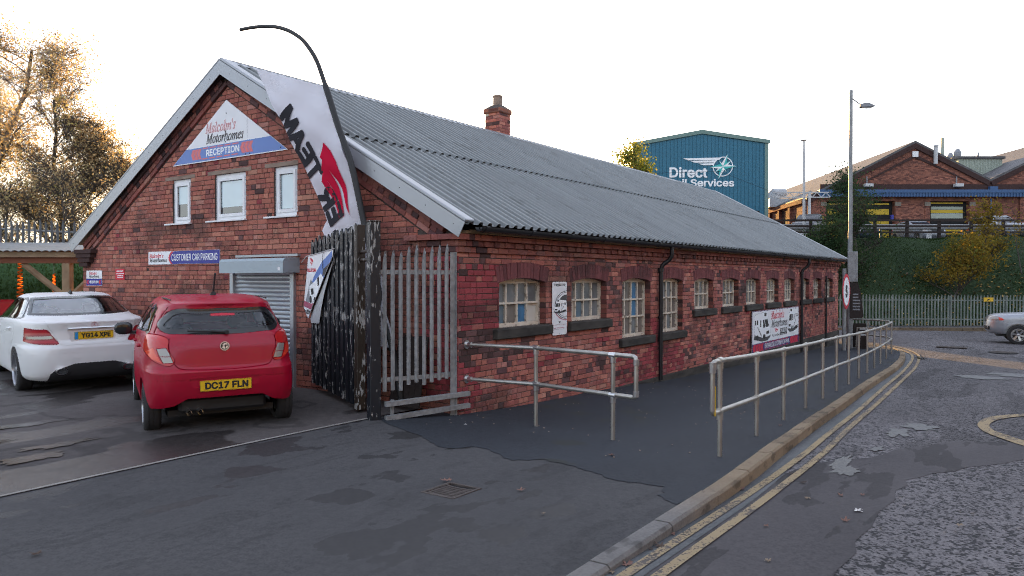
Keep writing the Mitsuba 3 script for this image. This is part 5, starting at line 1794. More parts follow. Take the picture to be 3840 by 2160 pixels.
def plate(car, text, y, z, tilt, euro=False, bgc='m_yellow', w=.52):
    fr = Frame((0, y, z), (1, 0, 0), (0, math.sin(tilt), math.cos(tilt)))
    k = part(car.key, 'number_plate', fr.put(extr(rrect(-w / 2, -.0555, w / 2, .0555, .008), 0, .008)), bgc, to_world=car.TW)
    x0 = -w / 2 + (.062 if euro else .02)
    part(k, 'lettering', fr.put(extr(fit(letters(text, bold=5), x0 + .03, -.038, w / 2 - .035, .038), .0082, .010)), 'm_black', to_world=car.TW)
    if euro:
        part(k, 'band', fr.put(extr(rrect(-w / 2 + .003, -.053, -w / 2 + .05, .053, .006), .0082, .0095)), 'm_sky_blue', to_world=car.TW)
    part(k, 'border', fr.put(extr(rrect(-w / 2 + .004, -.052, w / 2 - .004, .052, .006).difference(rrect(-w / 2 + .0065, -.0495, w / 2 - .0065, .0495, .005)), .0082, .0088)), 'm_black', to_world=car.TW)


def mirror_pod(car, x, y, z, s_, shell):
    k = car.add('door_mirror', moved(trimesh_ell(.105, .06, .08), np.array([[1, 0, 0, x], [0, 1, 0, y], [0, 0, 1, z], [0, 0, 0, 1.0]])), shell, 50)
    car.add('glass', moved(trimesh_ell(.09, .012, .066), np.array([[1, 0, 0, x], [0, 1, 0, y - .055], [0, 0, 1, z], [0, 0, 0, 1.0]])), 'm_car_glass_dark', True, k)
    car.add('arm', rbox(min(x, x - s_ * .17), max(x, x - s_ * .17), y - .02, y + .03, z - .075, z - .035, .012), 'm_matt_black', False, k)


def trimesh_ell(a, b, c):
    m = trimesh.creation.icosphere(3)
    v = np.array(m.vertices)
    v = np.sign(v) * np.abs(v) ** .8
    return v / np.abs(v).max(0) * [a, b, c], np.array(m.faces)


# ---- red hatchback
key = thing('hatchback_car', 'red five door hatchback parked nose to the brick gable', 'car')
RM = car_matrix(-2.18, 1.725, -.005, math.radians(63.3), math.radians(.6))
c = Car(key, RM, [(.20, -.40, 2.90, .70, 6, 4), (.27, -.50, 3.00, .765, 6.5, 4), (.36, -.555, 3.05, .788, 7, 4), (.47, -.598, 3.075, .796, 7, 4), (.60, -.620, 3.075, .797, 6.6, 4), (.695, -.622, 3.06, .796, 6.4, 4), (.715, -.606, 3.05, .795, 6.3, 4), (.738, -.580, 3.04, .794, 6.2, 4),
                  (.775, -.572, 3.0, .793, 5.8, 4), (.86, -.560, 2.92, .789, 5.6, 4), (.95, -.545, 2.75, .782, 5.4, 4), (1.02, -.520, 2.35, .772, 5.2, 4.5), (1.06, -.500, 2.20, .762, 5, 5), (1.12, -.470, 2.10, .738, 4.2, 5), (1.22, -.410, 1.90, .692, 4.4, 5),
                  (1.32, -.345, 1.66, .642, 4.6, 5), (1.37, -.340, 1.50, .616, 4.8, 5), (1.405, -.345, 1.36, .598, 4.6, 5), (1.43, -.290, 1.25, .578, 4, 4.5), (1.455, -.16, 1.10, .54, 3.4, 4), (1.475, .03, .95, .46, 3, 3), (1.485, .25, .75, .30, 2.6, 2.6)], 1.15, 'm_car_red')
RG = poly(spline([(-.50, 1.335), (-.25, 1.352), (0, 1.357), (.25, 1.352), (.50, 1.335), (.565, 1.28), (.63, 1.17), (.60, 1.125), (.45, 1.095), (.2, 1.082), (0, 1.08), (-.2, 1.082), (-.45, 1.095), (-.60, 1.125), (-.63, 1.17), (-.565, 1.28)]))
rgp = from_rear(RG)
cab = (c.L(-.055) ^ m3.Manifold.cube([1.6, 3.2, .93]).translate([-.8, -.6, .5])) - m3.Manifold.cube([2, 1.2, .62]).translate([-1, 1.75, .45])
c.cut.append(from_rear(RG.buffer(-.012)))
k = c.add('rear_window', c.piece(from_rear(RG.buffer(-.05)), -.004, -.007), 'm_car_glass', 30)
c.add('frit', c.piece(from_rear(RG.difference(RG.buffer(-.052))), .001, -.010), 'm_gloss_black', 30, k)
c.cut.append(from_rear(RG.difference(RG.buffer(-.016))))
lamp = poly(spline([(-.795, 1.06), (-.70, 1.085), (-.60, 1.075), (-.545, 1.035), (-.552, .985), (-.535, .90), (-.500, .81), (-.520, .783), (-.62, .79), (-.70, .835), (-.765, .92), (-.80, .99)], .02))
clear = poly([(-.655, .945), (-.572, .955), (-.545, .905), (-.510, .805), (-.60, .803), (-.635, .88)])
lampside = from_rear(lamp, -3, .08)
for sg in (1, -1):
    tfn = (lambda g: g) if sg > 0 else ymirror
    k = c.inlay('tail_light', from_rear(tfn(lamp.difference(clear.buffer(.006))), -3, -.02), 'm_lens_red', .007, -.03)
    split = [clear.intersection(sbox(-1, .872, 0, 1.0)), clear.intersection(sbox(-1, .7, 0, .864))]
    c.inlay('reversing_lens', from_rear(tfn(split[1]), -3, -.02), 'm_lens_clear', .006, -.03, sub=k)
    c.inlay('indicator_lens', from_rear(tfn(split[0]), -3, -.02), 'm_lens_clear', .006, -.03, sub=k)
    c.inlay('lower_lens', from_rear(tfn(poly([(-.77, .90), (-.685, .955), (-.66, .88), (-.62, .81), (-.70, .84)]).intersection(lamp)), -3, -.02), 'm_lens_orange', .0075, -.03, sub=k, cut=False)
    c.groove(from_rear(tfn(lamp.buffer(.008).difference(lamp)), -3, -.02), .010)
hatch = LineString(spline([(-.535, 1.05), (-.545, .97), (-.505, .82), (-.47, .755), (-.38, .728), (0, .712), (.38, .728), (.47, .755), (.505, .82), (.545, .97), (.535, 1.05)], .03, False))
c.groove(from_rear(hatch.buffer(.0045), -3, .0), .014)
c.groove(from_rear(LineString([(-.66, 1.10), (-.575, 1.29), (-.52, 1.372)]).buffer(.003), -3, 0), .008)
c.groove(from_rear(LineString([(.66, 1.10), (.575, 1.29), (.52, 1.372)]).buffer(.003), -3, 0), .008)
c.groove(from_rear(LineString(spline([(-.66, .615), (-.3, .628), (0, .634), (.3, .628), (.66, .615)], .04, False)).buffer(.004), -3, 0), .007)
c.inlay('brake_lamp', from_rear(rrect(-.125, 1.374, .125, 1.397, .008), -3, .3), 'm_lens_deep', .003, -.03)
rec = poly([(-.36, .622), (.36, .622), (.31, .475), (-.31, .475)])
c.cut.append(from_rear(rec, -3, -.612))
for sg in (1, -1):
    sgn = 1 if sg > 0 else -1
    c.groove(from_side(LineString(spline([(.33, 1.02), (.27, .8), (.38, .62), (.55, .5)], .04, False)).buffer(.004), .3 * sgn if sgn > 0 else -1.2, 1.2 if sgn > 0 else -.3), .01)
    win = [poly([(.02, 1.10), (.20, 1.12), (.80, 1.10), (.80, 1.33), (.45, 1.375), (.20, 1.34)]), poly([(.87, 1.10), (1.62, 1.07), (1.80, 1.08), (1.45, 1.33), (.87, 1.375)])]
    a, b = (.3, 1.2) if sgn > 0 else (-1.2, -.3)
    for wp in win:
        c.cut.append(from_side(wp, a, b))
        c.add('side_window', c.piece(from_side(wp.buffer(.004), a, b), -.006, -.009), 'm_car_glass', 30)
    c.inlay('window_trim', from_side(unary_union(win).buffer(.02).difference(unary_union(win).buffer(-.004)).union(sbox(.79, 1.10, .88, 1.37)), a, b), 'm_gloss_black', .002, -.012)
    for y0 in (.42, 1.32):
        c.add('door_handle', moved(rbox(-.022, .022, -.09, .09, -.014, .014, .01), np.array([[1, 0, 0, sgn * .795], [0, 1, 0, y0], [0, 0, 1, .93], [0, 0, 0, 1.0]])), 'm_car_red', 40)
    mirror_pod(c, sgn * .915, 1.62, 1.06, sgn, 'm_gloss_black')
wsc = poly([(-.60, 1.08), (.60, 1.08), (.55, 1.36), (-.55, 1.36)])
c.cut.append(from_rear(wsc, .9, 4))
c.add('windscreen', c.piece(from_rear(wsc, .9, 4), -.006, -.009), 'm_car_glass', 30)
c.cut.append(from_rear(poly([(-.90, .0), (-.90, .30), (-.62, .325), (-.50, .35), (-.38, .42), (.38, .42), (.50, .35), (.62, .325), (.90, .30), (.90, .0)]), -3, .85))
c.body([(-.75, 0, .29), (.75, 0, .29), (-.75, 2.385, .29), (.75, 2.385, .29)], .325, cab)
c.wheels([(-.692, 0, 0), (.692, 0, 0), (-.70, 2.385, 0), (.70, 2.385, 0)], .288, .175, 7, .185)
c.seats([.35], [-.36, .36], .36, .46)
c.seats([1.25], [-.38, .38], .36, .52)
c.add('dashboard', rbox(-.66, .66, 1.78, 2.05, .7, 1.0, .06), 'm_seat')
c.add('parcel_shelf', bx(-.58, .58, -.42, .18, .93, .95), 'm_seat')
c.add('underbody', cat([bx(-.55, .55, -.25, 2.8, .19, .26), rbox(-.45, .45, -.40, -.15, .24, .40, .03)]), 'm_matt_black')
for x in (-.36, -.25):
    c.add('exhaust', moved(revolve([(.026, 0), (.026, .16), (.022, .16), (.022, .02)], 14), np.array([[1, 0, 0, x], [0, 0, 1, -.56], [0, -1, 0, .265], [0, 0, 0, 1.0]])), 'm_chrome', 40)
k = c.add('wiper', cat([rod((.02, -.505, 1.10), (-.13, -.500, 1.118), .012, 8), rod((.04, -.512, 1.105), (-.36, -.488, 1.128), .009, 6)]), 'm_matt_black')
c.add('pivot', moved(revolve([(0, .03), (.022, .028), (.026, 0)], 12), np.array([[1, 0, 0, .03], [0, 0, -1, -.495], [0, 1, 0, 1.10], [0, 0, 0, 1.0]])), 'm_matt_black', 40, k)
bfr = Frame((0, -.552, .955), (1, 0, 0), (0, .10, .995))
k = c.add('badge', bfr.put(extr(Point(0, 0).buffer(.048, 20).difference(Point(0, 0).buffer(.040, 20)), 0, .012)), 'm_badge')
c.add('badge_disc', bfr.put(extr(Point(0, 0).buffer(.040, 20), 0, .006)), 'm_black', False, k)
c.add('emblem', bfr.put(extr(unary_union([poly([(-.030, -.014), (-.004, -.034), (.006, -.02), (-.006, .004), (.012, .018), (.030, .012), (.022, .030), (-.002, .034), (-.024, .016), (-.012, .0)]), poly([(.008, -.034), (.026, -.020), (.034, -.002), (.018, .004), (.010, -.012)])]), .006, .010)), 'm_badge', False, k)
lf = Frame((0, -.578, .80), (1, 0, 0), (0, .1, .995))
c.add('lettering', Frame((0, -.5655, .815), (.985, -.17, 0), (0, .1, .995)).put(extr(fit(letters('VIVA', bold=2), -.46, -.010, -.362, .012), -.02, .012)), 'm_chrome')
plate(c, 'DC17 FLN', -.617, .548, .02)
c.add('dealer_sticker', c.piece(from_rear(sbox(-.115, 1.275, .135, 1.305)), -.0028, -.0036), 'm_red', 30)
c.add('aerial', cat([rod((0, .44, 1.478), (0, .30, 1.50), .030, 10), rod((0, .33, 1.50), (.012, .22, 1.74), .011, 8)]), 'm_matt_black')
for sg in (1, -1):
    c.add('roof_strip', tube([(sg * .50, -.20, 1.452), (sg * .525, .3, 1.462), (sg * .52, .8, 1.455), (sg * .50, 1.1, 1.432)], .008, 6), 'm_matt_black')

# ---- white saloon
key = thing('saloon_car', 'white four door saloon parked left of the red hatchback', 'car')
WM = car_matrix(-1.43, 6.47, -.005, math.radians(75.9), math.radians(.9))
c = Car(key, WM, [(.20, -.86, 3.45, .80, 6, 4), (.28, -.955, 3.55, .86, 6, 4), (.40, -.99, 3.58, .878, 6, 4), (.55, -1.005, 3.59, .885, 6, 4), (.66, -1.005, 3.58, .885, 5.6, 4), (.735, -.985, 3.5, .885, 4.6, 4), (.80, -.955, 3.35, .882, 4.6, 4), (.90, -.950, 3.0, .876, 4.5, 4),
                  (.98, -.962, 2.45, .866, 4.5, 4.5), (1.035, -.975, 2.2, .852, 4.5, 5), (1.055, -.955, 2.14, .842, 4.5, 5), (1.066, -.80, 2.11, .832, 4.8, 5), (1.078, -.55, 2.09, .822, 5, 5), (1.095, -.40, 2.06, .810, 5, 5), (1.14, -.27, 1.98, .776, 5, 5), (1.22, -.08, 1.83, .724, 5, 5),
                  (1.31, .13, 1.64, .668, 5, 5), (1.375, .31, 1.49, .625, 4.8, 5), (1.41, .46, 1.38, .588, 4.4, 4.5), (1.435, .66, 1.28, .52, 4, 4), (1.447, .85, 1.18, .40, 3.5, 3.5)], 1.2, 'm_car_white')
cab = (c.L(-.055) ^ m3.Manifold.cube([1.8, 3.0, .93]).translate([-.9, -.55, .5])) - m3.Manifold.cube([2, 1.6, .58]).translate([-1, 1.75, .5]) - m3.Manifold.cube([2, .7, .54]).translate([-1, -.8, .5])
RG = poly([(-.705, 1.135), (-.3, 1.118), (.3, 1.118), (.705, 1.135), (.66, 1.22), (.575, 1.385), (.3, 1.398), (-.3, 1.398), (-.575, 1.385), (-.66, 1.22)])
c.cut.append(from_rear(RG.buffer(-.012), -3, .9))
c.cut.append(from_rear(RG.difference(RG.buffer(-.014)), -3, .9))
k = c.add('rear_window', c.piece(from_rear(RG.buffer(-.03), -3, .9), -.004, -.007), 'm_pale_glass', 30)
c.add('frit', c.piece(from_rear(RG.difference(RG.buffer(-.032)), -3, .9), .001, -.010), 'm_gloss_black', 30, k)
lamp = poly(spline([(-.885, .955), (-.70, .952), (-.585, .945), (-.53, .86), (-.46, .742), (-.56, .735), (-.74, .745), (-.86, .80), (-.89, .88)], .02))
band = poly([(-.80, .845), (-.545, .86), (-.52, .825), (-.55, .815), (-.80, .81)])
for sg in (1, -1):
    tfn = (lambda g: g) if sg > 0 else ymirror
    k = c.inlay('tail_light', from_rear(tfn(lamp), -3, -.45), 'm_lens_deep', .006, -.03)
    c.inlay('light_band', from_rear(tfn(band), -3, -.45), 'm_lens_clear', .0075, -.01, sub=k, cut=False)
    c.inlay('upper_lens', from_rear(tfn(poly([(-.86, .94), (-.60, .935), (-.56, .885), (-.87, .87)])), -3, -.45), 'm_lens_mid', .0072, -.01, sub=k, cut=False)
    c.inlay('indicator_lens', from_rear(tfn(poly([(-.84, .79), (-.52, .795), (-.48, .755), (-.76, .757)])), -3, -.45), 'm_lens_mid', .0072, -.01, sub=k, cut=False)
boot = LineString(spline([(-.60, 1.06), (-.555, .95), (-.50, .86), (-.43, .735), (-.3, .715), (0, .71), (.3, .715), (.43, .735), (.50, .86), (.555, .95), (.60, 1.06)], .03, False))
c.groove(from_rear(boot.buffer(.004), -3, -.5), .012)
rec = poly([(-.34, .935), (.34, .935), (.30, .76), (-.30, .76)])
c.cut.append(from_rear(rec, -3, -.938))
c.groove(from_rear(LineString(spline([(-.88, .585), (-.4, .60), (0, .604), (.4, .60), (.88, .585)], .04, False)).buffer(.004), -3, 0), .008)
c.groove(from_top(sbox(-.70, -.945, .70, -.938), 1.0, 1.2), .01)
diff = poly([(-.60, .19), (-.57, .31), (-.50, .375), (-.40, .40), (-.26, .445), (.26, .445), (.40, .40), (.50, .375), (.57, .31), (.60, .19)])
c.inlay('diffuser', from_rear(diff, -3, -.2), 'm_matt_black', .001, -.05)
for sg in (1, -1):
    a, b = (.3, 1.3) if sg > 0 else (-1.3, -.3)
    win = [poly([(.02, 1.10), (.86, 1.085), (.86, 1.36), (.60, 1.375), (.38, 1.32), (.18, 1.20)]), poly([(.93, 1.085), (1.75, 1.06), (1.88, 1.07), (1.50, 1.31), (1.25, 1.365), (.93, 1.365)])]
    for wp in win:
        c.cut.append(from_side(wp, a, b))
        c.add('side_window', c.piece(from_side(wp.buffer(.004), a, b), -.006, -.009), 'm_pale_glass', 30)
    c.inlay('window_trim', from_side(unary_union(win).buffer(.016).difference(unary_union(win).buffer(-.004)).union(sbox(.855, 1.09, .935, 1.36)), a, b), 'm_gloss_black', .002, -.012)
    c.groove(from_side(LineString(spline([(.30, 1.06), (.10, .9), (.30, .62), (.45, .45)], .04, False)).buffer(.004), a, b), .01)
    c.groove(from_side(LineString([(.90, 1.06), (.90, .35)]).buffer(.004), a, b), .01)
    c.groove(from_side(LineString([(-.75, .90), (2.8, .84)]).buffer(.006), a, b), .006)
    for y0 in (.42, 1.42):
        c.add('door_handle', moved(rbox(-.024, .024, -.10, .10, -.016, .016, .012), np.array([[1, 0, 0, sg * .878], [0, 1, 0, y0], [0, 0, 1, .93], [0, 0, 0, 1.0]])), 'm_car_white', 40)
    mirror_pod(c, sg * .98, 1.75, 1.05, sg, 'm_car_white')
    c.add('exhaust', moved(revolve([(.050, 0), (.050, .12), (.043, .12), (.043, .02), (.0, .02)], 20), np.array([[1.5, 0, 0, sg * .44], [0, 0, -1, -.93], [0, .9, 0, .345], [0, 0, 0, 1.0]])), 'm_chrome', 40)
wsc = poly([(-.64, 1.10), (.64, 1.10), (.55, 1.38), (-.55, 1.38)])
c.cut.append(from_rear(wsc, 1.0, 4))
c.add('windscreen', c.piece(from_rear(wsc, 1.0, 4), -.006, -.009), 'm_pale_glass', 30)
c.body([(-.80, 0, .32), (.80, 0, .32), (-.80, 2.76, .32), (.80, 2.76, .32)], .355, cab)
c.wheels([(-.772, 0, 0), (.772, 0, 0), (-.772, 2.76, 0), (.772, 2.76, 0)], .32, .215, 5, .235)
c.seats([.30], [-.38, .38], .40, .50)
c.seats([1.25], [-.38, .38], .38, .54)
c.add('dashboard', rbox(-.7, .7, 1.75, 2.0, .75, 1.02, .06), 'm_seat')
c.add('underbody', bx(-.6, .6, -.75, 3.2, .18, .26), 'm_matt_black')
c.add('boot_trim', cat([rod((-.34, -.975, .955), (.34, -.975, .955), .013, 8)]), 'm_chrome')
sf = Frame((0, -.972, 1.0), (1, 0, 0), (0, -.1, .995))
k = c.add('badge', sf.put(extr(Point(0, 0).buffer(.042, 24).difference(Point(0, 0).buffer(.036, 24)), 0, .010)), 'm_chrome')
star = unary_union([poly([(-.006, 0), (.006, 0), (0, .038)]), poly([(-.006 * math.cos(2.09) - 0, -.006 * math.sin(2.09)), (.006 * math.cos(2.09), .006 * math.sin(2.09)), (-.038 * math.sin(2.09), .038 * math.cos(2.09))]), poly([(-.006 * math.cos(4.19), -.006 * math.sin(4.19)), (.006 * math.cos(4.19), .006 * math.sin(4.19)), (-.038 * math.sin(4.19), .038 * math.cos(4.19))])])
c.add('emblem', sf.put(extr(star, 0, .009)), 'm_chrome', False, k)
plate(c, 'YG14 XPE', -.942, .845, -.05, True)
fin = trimesh.convex.convex_hull(np.array([(-.02, .52, 1.42), (.02, .52, 1.42), (-.02, .72, 1.44), (.02, .72, 1.44), (0, .56, 1.50), (0, .53, 1.50)]))
c.add('aerial', fin, 'm_matt_black')

# ---- silver off-road car at the right edge
key = thing('offroad_car', 'silver off-road car entering from the right edge in front of the palisade fence', 'car')
SM = car_matrix(27.37, -7.76, -.785, math.radians(96), 0)
c = Car(key, SM, [(.38, -.85, 3.42, .80, 4.5, 4.5), (.50, -.98, 3.54, .86, 4.5, 4.2), (.62, -1.0, 3.57, .88, 4.5, 4.2), (.78, -1.0, 3.56, .885, 4.5, 4.2), (.92, -1.0, 3.53, .885, 4.5, 4.2), (1.02, -.98, 3.44, .88, 4.5, 4.2), (1.09, -.97, 3.25, .87, 4.5, 4.2), (1.13, -.96, 2.8, .86, 4.8, 4.5),
                  (1.165, -.95, 2.2, .85, 5, 5), (1.19, -.94, 1.98, .84, 5, 5), (1.40, -.90, 1.66, .77, 5, 5), (1.62, -.84, 1.32, .70, 5, 5), (1.72, -.74, 1.12, .66, 5, 4.5), (1.765, -.5, .9, .55, 4, 4), (1.78, -.2, .6, .35, 3, 3)], 1.2, 'm_car_silver', 7, 13)
for sg in (1, -1):
    a, b = (.3, 1.3) if sg > 0 else (-1.3, -.3)
    c.inlay('headlight', from_side(poly([(3.06, .88), (3.60, .88), (3.60, 1.04), (3.30, 1.06), (3.10, 1.0)]), a, b), 'm_lens_clear', .006, -.04)
    c.inlay('indicator_lens', from_side(poly([(2.98, .895), (3.14, .885), (3.17, 1.0), (3.05, .98)]), a, b), 'm_lens_orange', .008, -.04)
    win = unary_union([poly([(-.7, 1.22), (.35, 1.22), (.35, 1.62), (-.62, 1.60)]), poly([(.45, 1.22), (1.0, 1.22), (1.0, 1.62), (.45, 1.63)]), poly([(1.08, 1.22), (1.85, 1.20), (1.42, 1.56), (1.08, 1.62)])])
    c.inlay('side_window', from_side(win, a, b), 'm_car_glass_dark', .002, -.02)
    for y0 in (0, 2.55):
        ring = Point(y0, .36).buffer(.47, 24).difference(Point(y0, .36).buffer(.41, 24)).intersection(sbox(-2, .40, 4, 1.2))
        c.add('arch_flare', c.piece(from_side(ring, a, b), .035, -.02), 'm_car_silver', 30)
    c.groove(from_side(LineString([(2.02, 1.15), (2.05, .5)]).buffer(.005), a, b), .01)
    c.groove(from_side(LineString([(-.9, .72), (3.5, .72)]).buffer(.006), a, b), .006)
    mirror_pod(c, sg * .98, 1.75, 1.22, sg, 'm_car_silver')
c.inlay('grille', from_rear(poly([(-.42, .80), (.42, .80), (.40, 1.02), (-.40, 1.02)]), 3.0, 5), 'm_matt_black', .002, -.03)
c.inlay('lower_grille', from_rear(poly([(-.6, .52), (.6, .52), (.62, .66), (-.62, .66)]), 3.0, 5), 'm_matt_black', .001, -.03)
c.groove(from_rear(LineString([(-.9, .765), (.9, .765)]).buffer(.006), 2.9, 5), .01)
c.cut.append(from_rear(sbox(-.62, 1.21, .62, 1.60), 1.0, 4) ^ c.L(-.0))
c.add('windscreen', c.piece(from_rear(sbox(-.62, 1.21, .62, 1.60), 1.0, 4), .0, -.01), 'm_car_glass_dark', 30)
c.body([(-.80, 0, .36), (.80, 0, .36), (-.80, 2.55, .36), (.80, 2.55, .36)], .41)
c.wheels([(-.80, 0, 0), (.80, 0, 0), (-.80, 2.55, 0), (.80, 2.55, 0)], .36, .25, 6, .225)
c.add('underbody', bx(-.6, .6, -.7, 3.2, .28, .40), 'm_matt_black')
c.add('fog_lamp', moved(revolve([(0, .02), (.05, .015), (.06, 0)], 16), np.array([[1, 0, 0, -.62], [0, 0, 1, 3.50], [0, 1, 0, .60], [0, 0, 0, 1.0]])), 'm_lens_clear')

# ------------------------------------------------------------------ beyond: positions in metres across (l) and ahead (d) of the point where the picture was taken
BA, BN = np.array([.5713, -.8208]), np.array([.8208, .5713])
B0 = np.array([-7.3506, -5.9426])


def at(l, d, z=0.0):
    return np.array([*(B0 + l * BA + d * BN), z])


def bframe(l, d, z=0.0):
    """Upright plane facing the street: s to the right, t up."""
    return Frame(at(l, d, z), (*BA, 0), (0, 0, 1))


BM4 = np.eye(4)
BM4[:3, 0], BM4[:3, 1], BM4[:3, 3] = (*BA, 0), (*BN, 0), (*B0, 0)


def bbox(l0, l1, d0, d1, z0, z1_):
    return moved(bx(l0, l1, d0, d1, z0, z1_), BM4)


# ---- the right bank, its path and palisade fence
def bank_z(l, d):
    t = np.clip((d - 36.9) / 6.6, 0, 1)
    return -.66 + 4.62 * (0.25 * t + .75 * t * t * (3 - 2 * t))


ls, ds = np.linspace(13.2, 60, 110), np.linspace(36.6, 47.5, 60)
LL, DD = np.meshgrid(ls, ds, indexing='ij')
wob = (meshkit.fbm(np.stack([LL * .5, DD * .5, LL * 0], -1), 4, 3) - .5) * .5 * sstep(36.8, 38.5, DD)
Zb = bank_z(LL, DD) + wob
edge = sstep(13.2, 17.0, LL)
Zb = -.75 + (Zb + .75) * edge
vb_ = np.stack([LL, DD, Zb], -1).reshape(-1, 3)
n1, n2 = LL.shape
i, j = np.meshgrid(np.arange(n1 - 1), np.arange(n2 - 1), indexing='ij')
qb = np.stack([i * n2 + j, (i + 1) * n2 + j, (i + 1) * n2 + j + 1, i * n2 + j + 1], -1).reshape(-1, 4)
struct('grass_bank', moved((vb_, qb), BM4), 'm_grass', True, 'steep dark green grass bank behind the palisade fence')
struct('upper_yard', moved((np.array([[13.5, 46.5, 3.96], [120, 46.5, 3.96], [120, 150, 3.96], [13.5, 150, 3.96]]), np.array([[0, 1, 2, 3]])), BM4), 'm_crossover', False, 'level parking yard on top of the bank')
struct('far_footpath', cat([bbox(12.5, 60, 35.2, 36.7, -.9, -.63)]), 'm_crossover', False, 'narrow footpath at the foot of the palisade fence')
labels['far_kerb'] = {'kind': 'structure', 'label': 'far kerb across the junction below the palisade fence'}
for k in range(22):
    part('far_kerb', 'kerb_stone', bbox(12.6 + k * .92, 13.5 + k * .92, 35.06, 35.19, -.9, -.625), 'm_kerb')


def blades(pts, hts, r, lean=.5, w=.012):
    n = len(pts)
    a = r.uniform(0, 2 * np.pi, n)
    d = np.c_[np.cos(a), np.sin(a), np.zeros(n)]
    t = pts + np.c_[r.normal(0, lean, (n, 2)) * hts[:, None], hts]
    v = np.stack([pts - d * w, pts + d * w, t], 1).reshape(-1, 3)
    return v, np.arange(3 * n).reshape(-1, 3)


r5 = np.random.default_rng(15)


def grass_on(name, label, l0, l1, d0, d1, n, zf, mask=None, gain=1.0):
    l, d = r5.uniform(l0, l1, n), r5.uniform(d0, d1, n)
    if mask is not None:
        ok = mask(l, d)
        l, d = l[ok], d[ok]
    z = zf(l, d)
    h = r5.uniform(.04, .11, len(l)) * (0.6 + 0.9 * meshkit.noise(np.c_[l * .7, d * .7, l * 0]))
    p = np.c_[l, d, z - .02]
    v, f = blades(p, h, r5, .45, .02)
    g = meshkit.fbm(np.c_[l * .6, d * .6, l * 0], 3, 8)
    c = np.array([.018, .040, .012]) * (1 - g)[:, None] + np.array([.055, .085, .022]) * g[:, None]
    c *= gain * r5.uniform(.7, 1.3, (len(l), 1))
    stuff(name, moved((v, f), BM4), 'm_leaf', label, 'grass', color=np.repeat(c, 3, 0))


from scipy.interpolate import RegularGridInterpolator
_bz = RegularGridInterpolator((ls, ds), Zb)
grass_on('bank_grass', 'rough grass covering the bank behind the fence', 13.5, 33, 36.8, 44, 52000, lambda l, d: _bz(np.c_[l, d]))


def litter(name, label, l, d, z, size, cols):
    n = len(l)
    a, s = r5.uniform(0, 6.28, n), r5.uniform(.6, 1.3, n) * size
    t = r5.normal(0, .35, (n, 2))
    p = np.c_[l, d, z]
    u = np.c_[np.cos(a), np.sin(a), t[:, 0]] * s[:, None]
    w = np.c_[-np.sin(a), np.cos(a), t[:, 1]] * s[:, None] * .6
    v = np.stack([p - u, p - w, p + u, p + w], 1).reshape(-1, 3)
    k = np.arange(n)[:, None] * 4
    f = np.vstack([k + [0, 1, 2], k + [0, 2, 3]])
    c = np.array(cols)[r5.integers(0, len(cols), n)] * r5.uniform(.6, 1.2, (n, 1))
    stuff(name, moved((v, f), BM4), 'm_litter', label, 'fallen leaves', color=np.repeat(c, 4, 0))


nl_ = 1500
l_, d_ = r5.normal(25, 4.2, nl_), r5.uniform(36.7, 41, nl_)
ok = (l_ > 14) & (l_ < 34)
litter('bank_leaf_litter', 'scattered fallen yellow and brown leaves on the bank', l_[ok], d_[ok], _bz(np.c_[l_[ok], d_[ok]]) + .08, .07, [(.30, .19, .04), (.20, .11, .03), (.10, .06, .03), (.38, .26, .07)])
l_ = r5.uniform(14, 33, 500)
litter('verge_leaf_litter', 'fallen leaves along the foot of the palisade fence', l_, r5.uniform(36.3, 36.65, 500), np.full(500, -.61), .04, [(.12, .07, .03), (.2, .12, .05), (.05, .035, .02)])

# palisade fence: every pale a part
pf_ = thing('palisade_fence', 'long grey green palisade fence of steel pales along the foot of the bank', 'fence')
mat('m_fence_green', pr(proc(lambda p, n, uv: mix((.10, .13, .115), (.26, .29, .27), dr.clip(fbm(p.x * 5, p.y * 5, p.z * 2, octaves=4) * 1.2 - .1, 0, 1))), 0.55, metallic=0.2))
pl2 = mikit.ply(pale(1.52, .072), 'm_fence_green', 35)
L0, pitch = 13.0, .1578
k = 0
while L0 + k * pitch < 29:
    l = L0 + k * pitch
    zb = -.60 - .006 * max(0, l - 15)
    q = at(l, 36.55)
    part(pf_, 'pale', pl2, None, to_world=T4(face_to(q[0], q[1], zb + .012 * math.sin(k * 1.7), -BN[0], -BN[1])))
    k += 1
for z in (-.30, .62):
    part(pf_, 'rail', cat([moved(bx(l0, l0 + 2.74, 36.57, 36.61, -.025, .025), BM4 @ np.array([[1, 0, 0, 0], [0, 1, 0, 0], [0, 0, 1, z - .02 * (l0 > 20)], [0, 0, 0, 1.0]])) for l0 in np.arange(12.9, 29, 2.76)]), 'm_fence_green')
for l0 in np.arange(12.9, 29.5, 2.76):
    part(pf_, 'post', bbox(l0 - .04, l0 + .03, 36.62, 36.72, -.8, .82), 'm_fence_green')
k = thing('warning_sign', 'small yellow camera warning sign fixed on the palisade fence', 'sign')
wf_ = bframe(22.95, 36.49, .64)
part(k, 'panel', wf_.put(extr(sbox(-.23, -.10, .23, .10), 0, .01)), 'm_yellow')
part(k, 'symbol', wf_.put(extr(unary_union([affinity.rotate(sbox(-.055, -.028, .055, .028), 22), Point(-.06, -.04).buffer(.02)]), .011, .013)), 'm_black')
part(k, 'lettering', wf_.put(extr(unary_union([sbox(-.18 + .05 * i, -.085, -.145 + .05 * i, -.07) for i in range(8)]), .011, .013)), 'm_black')

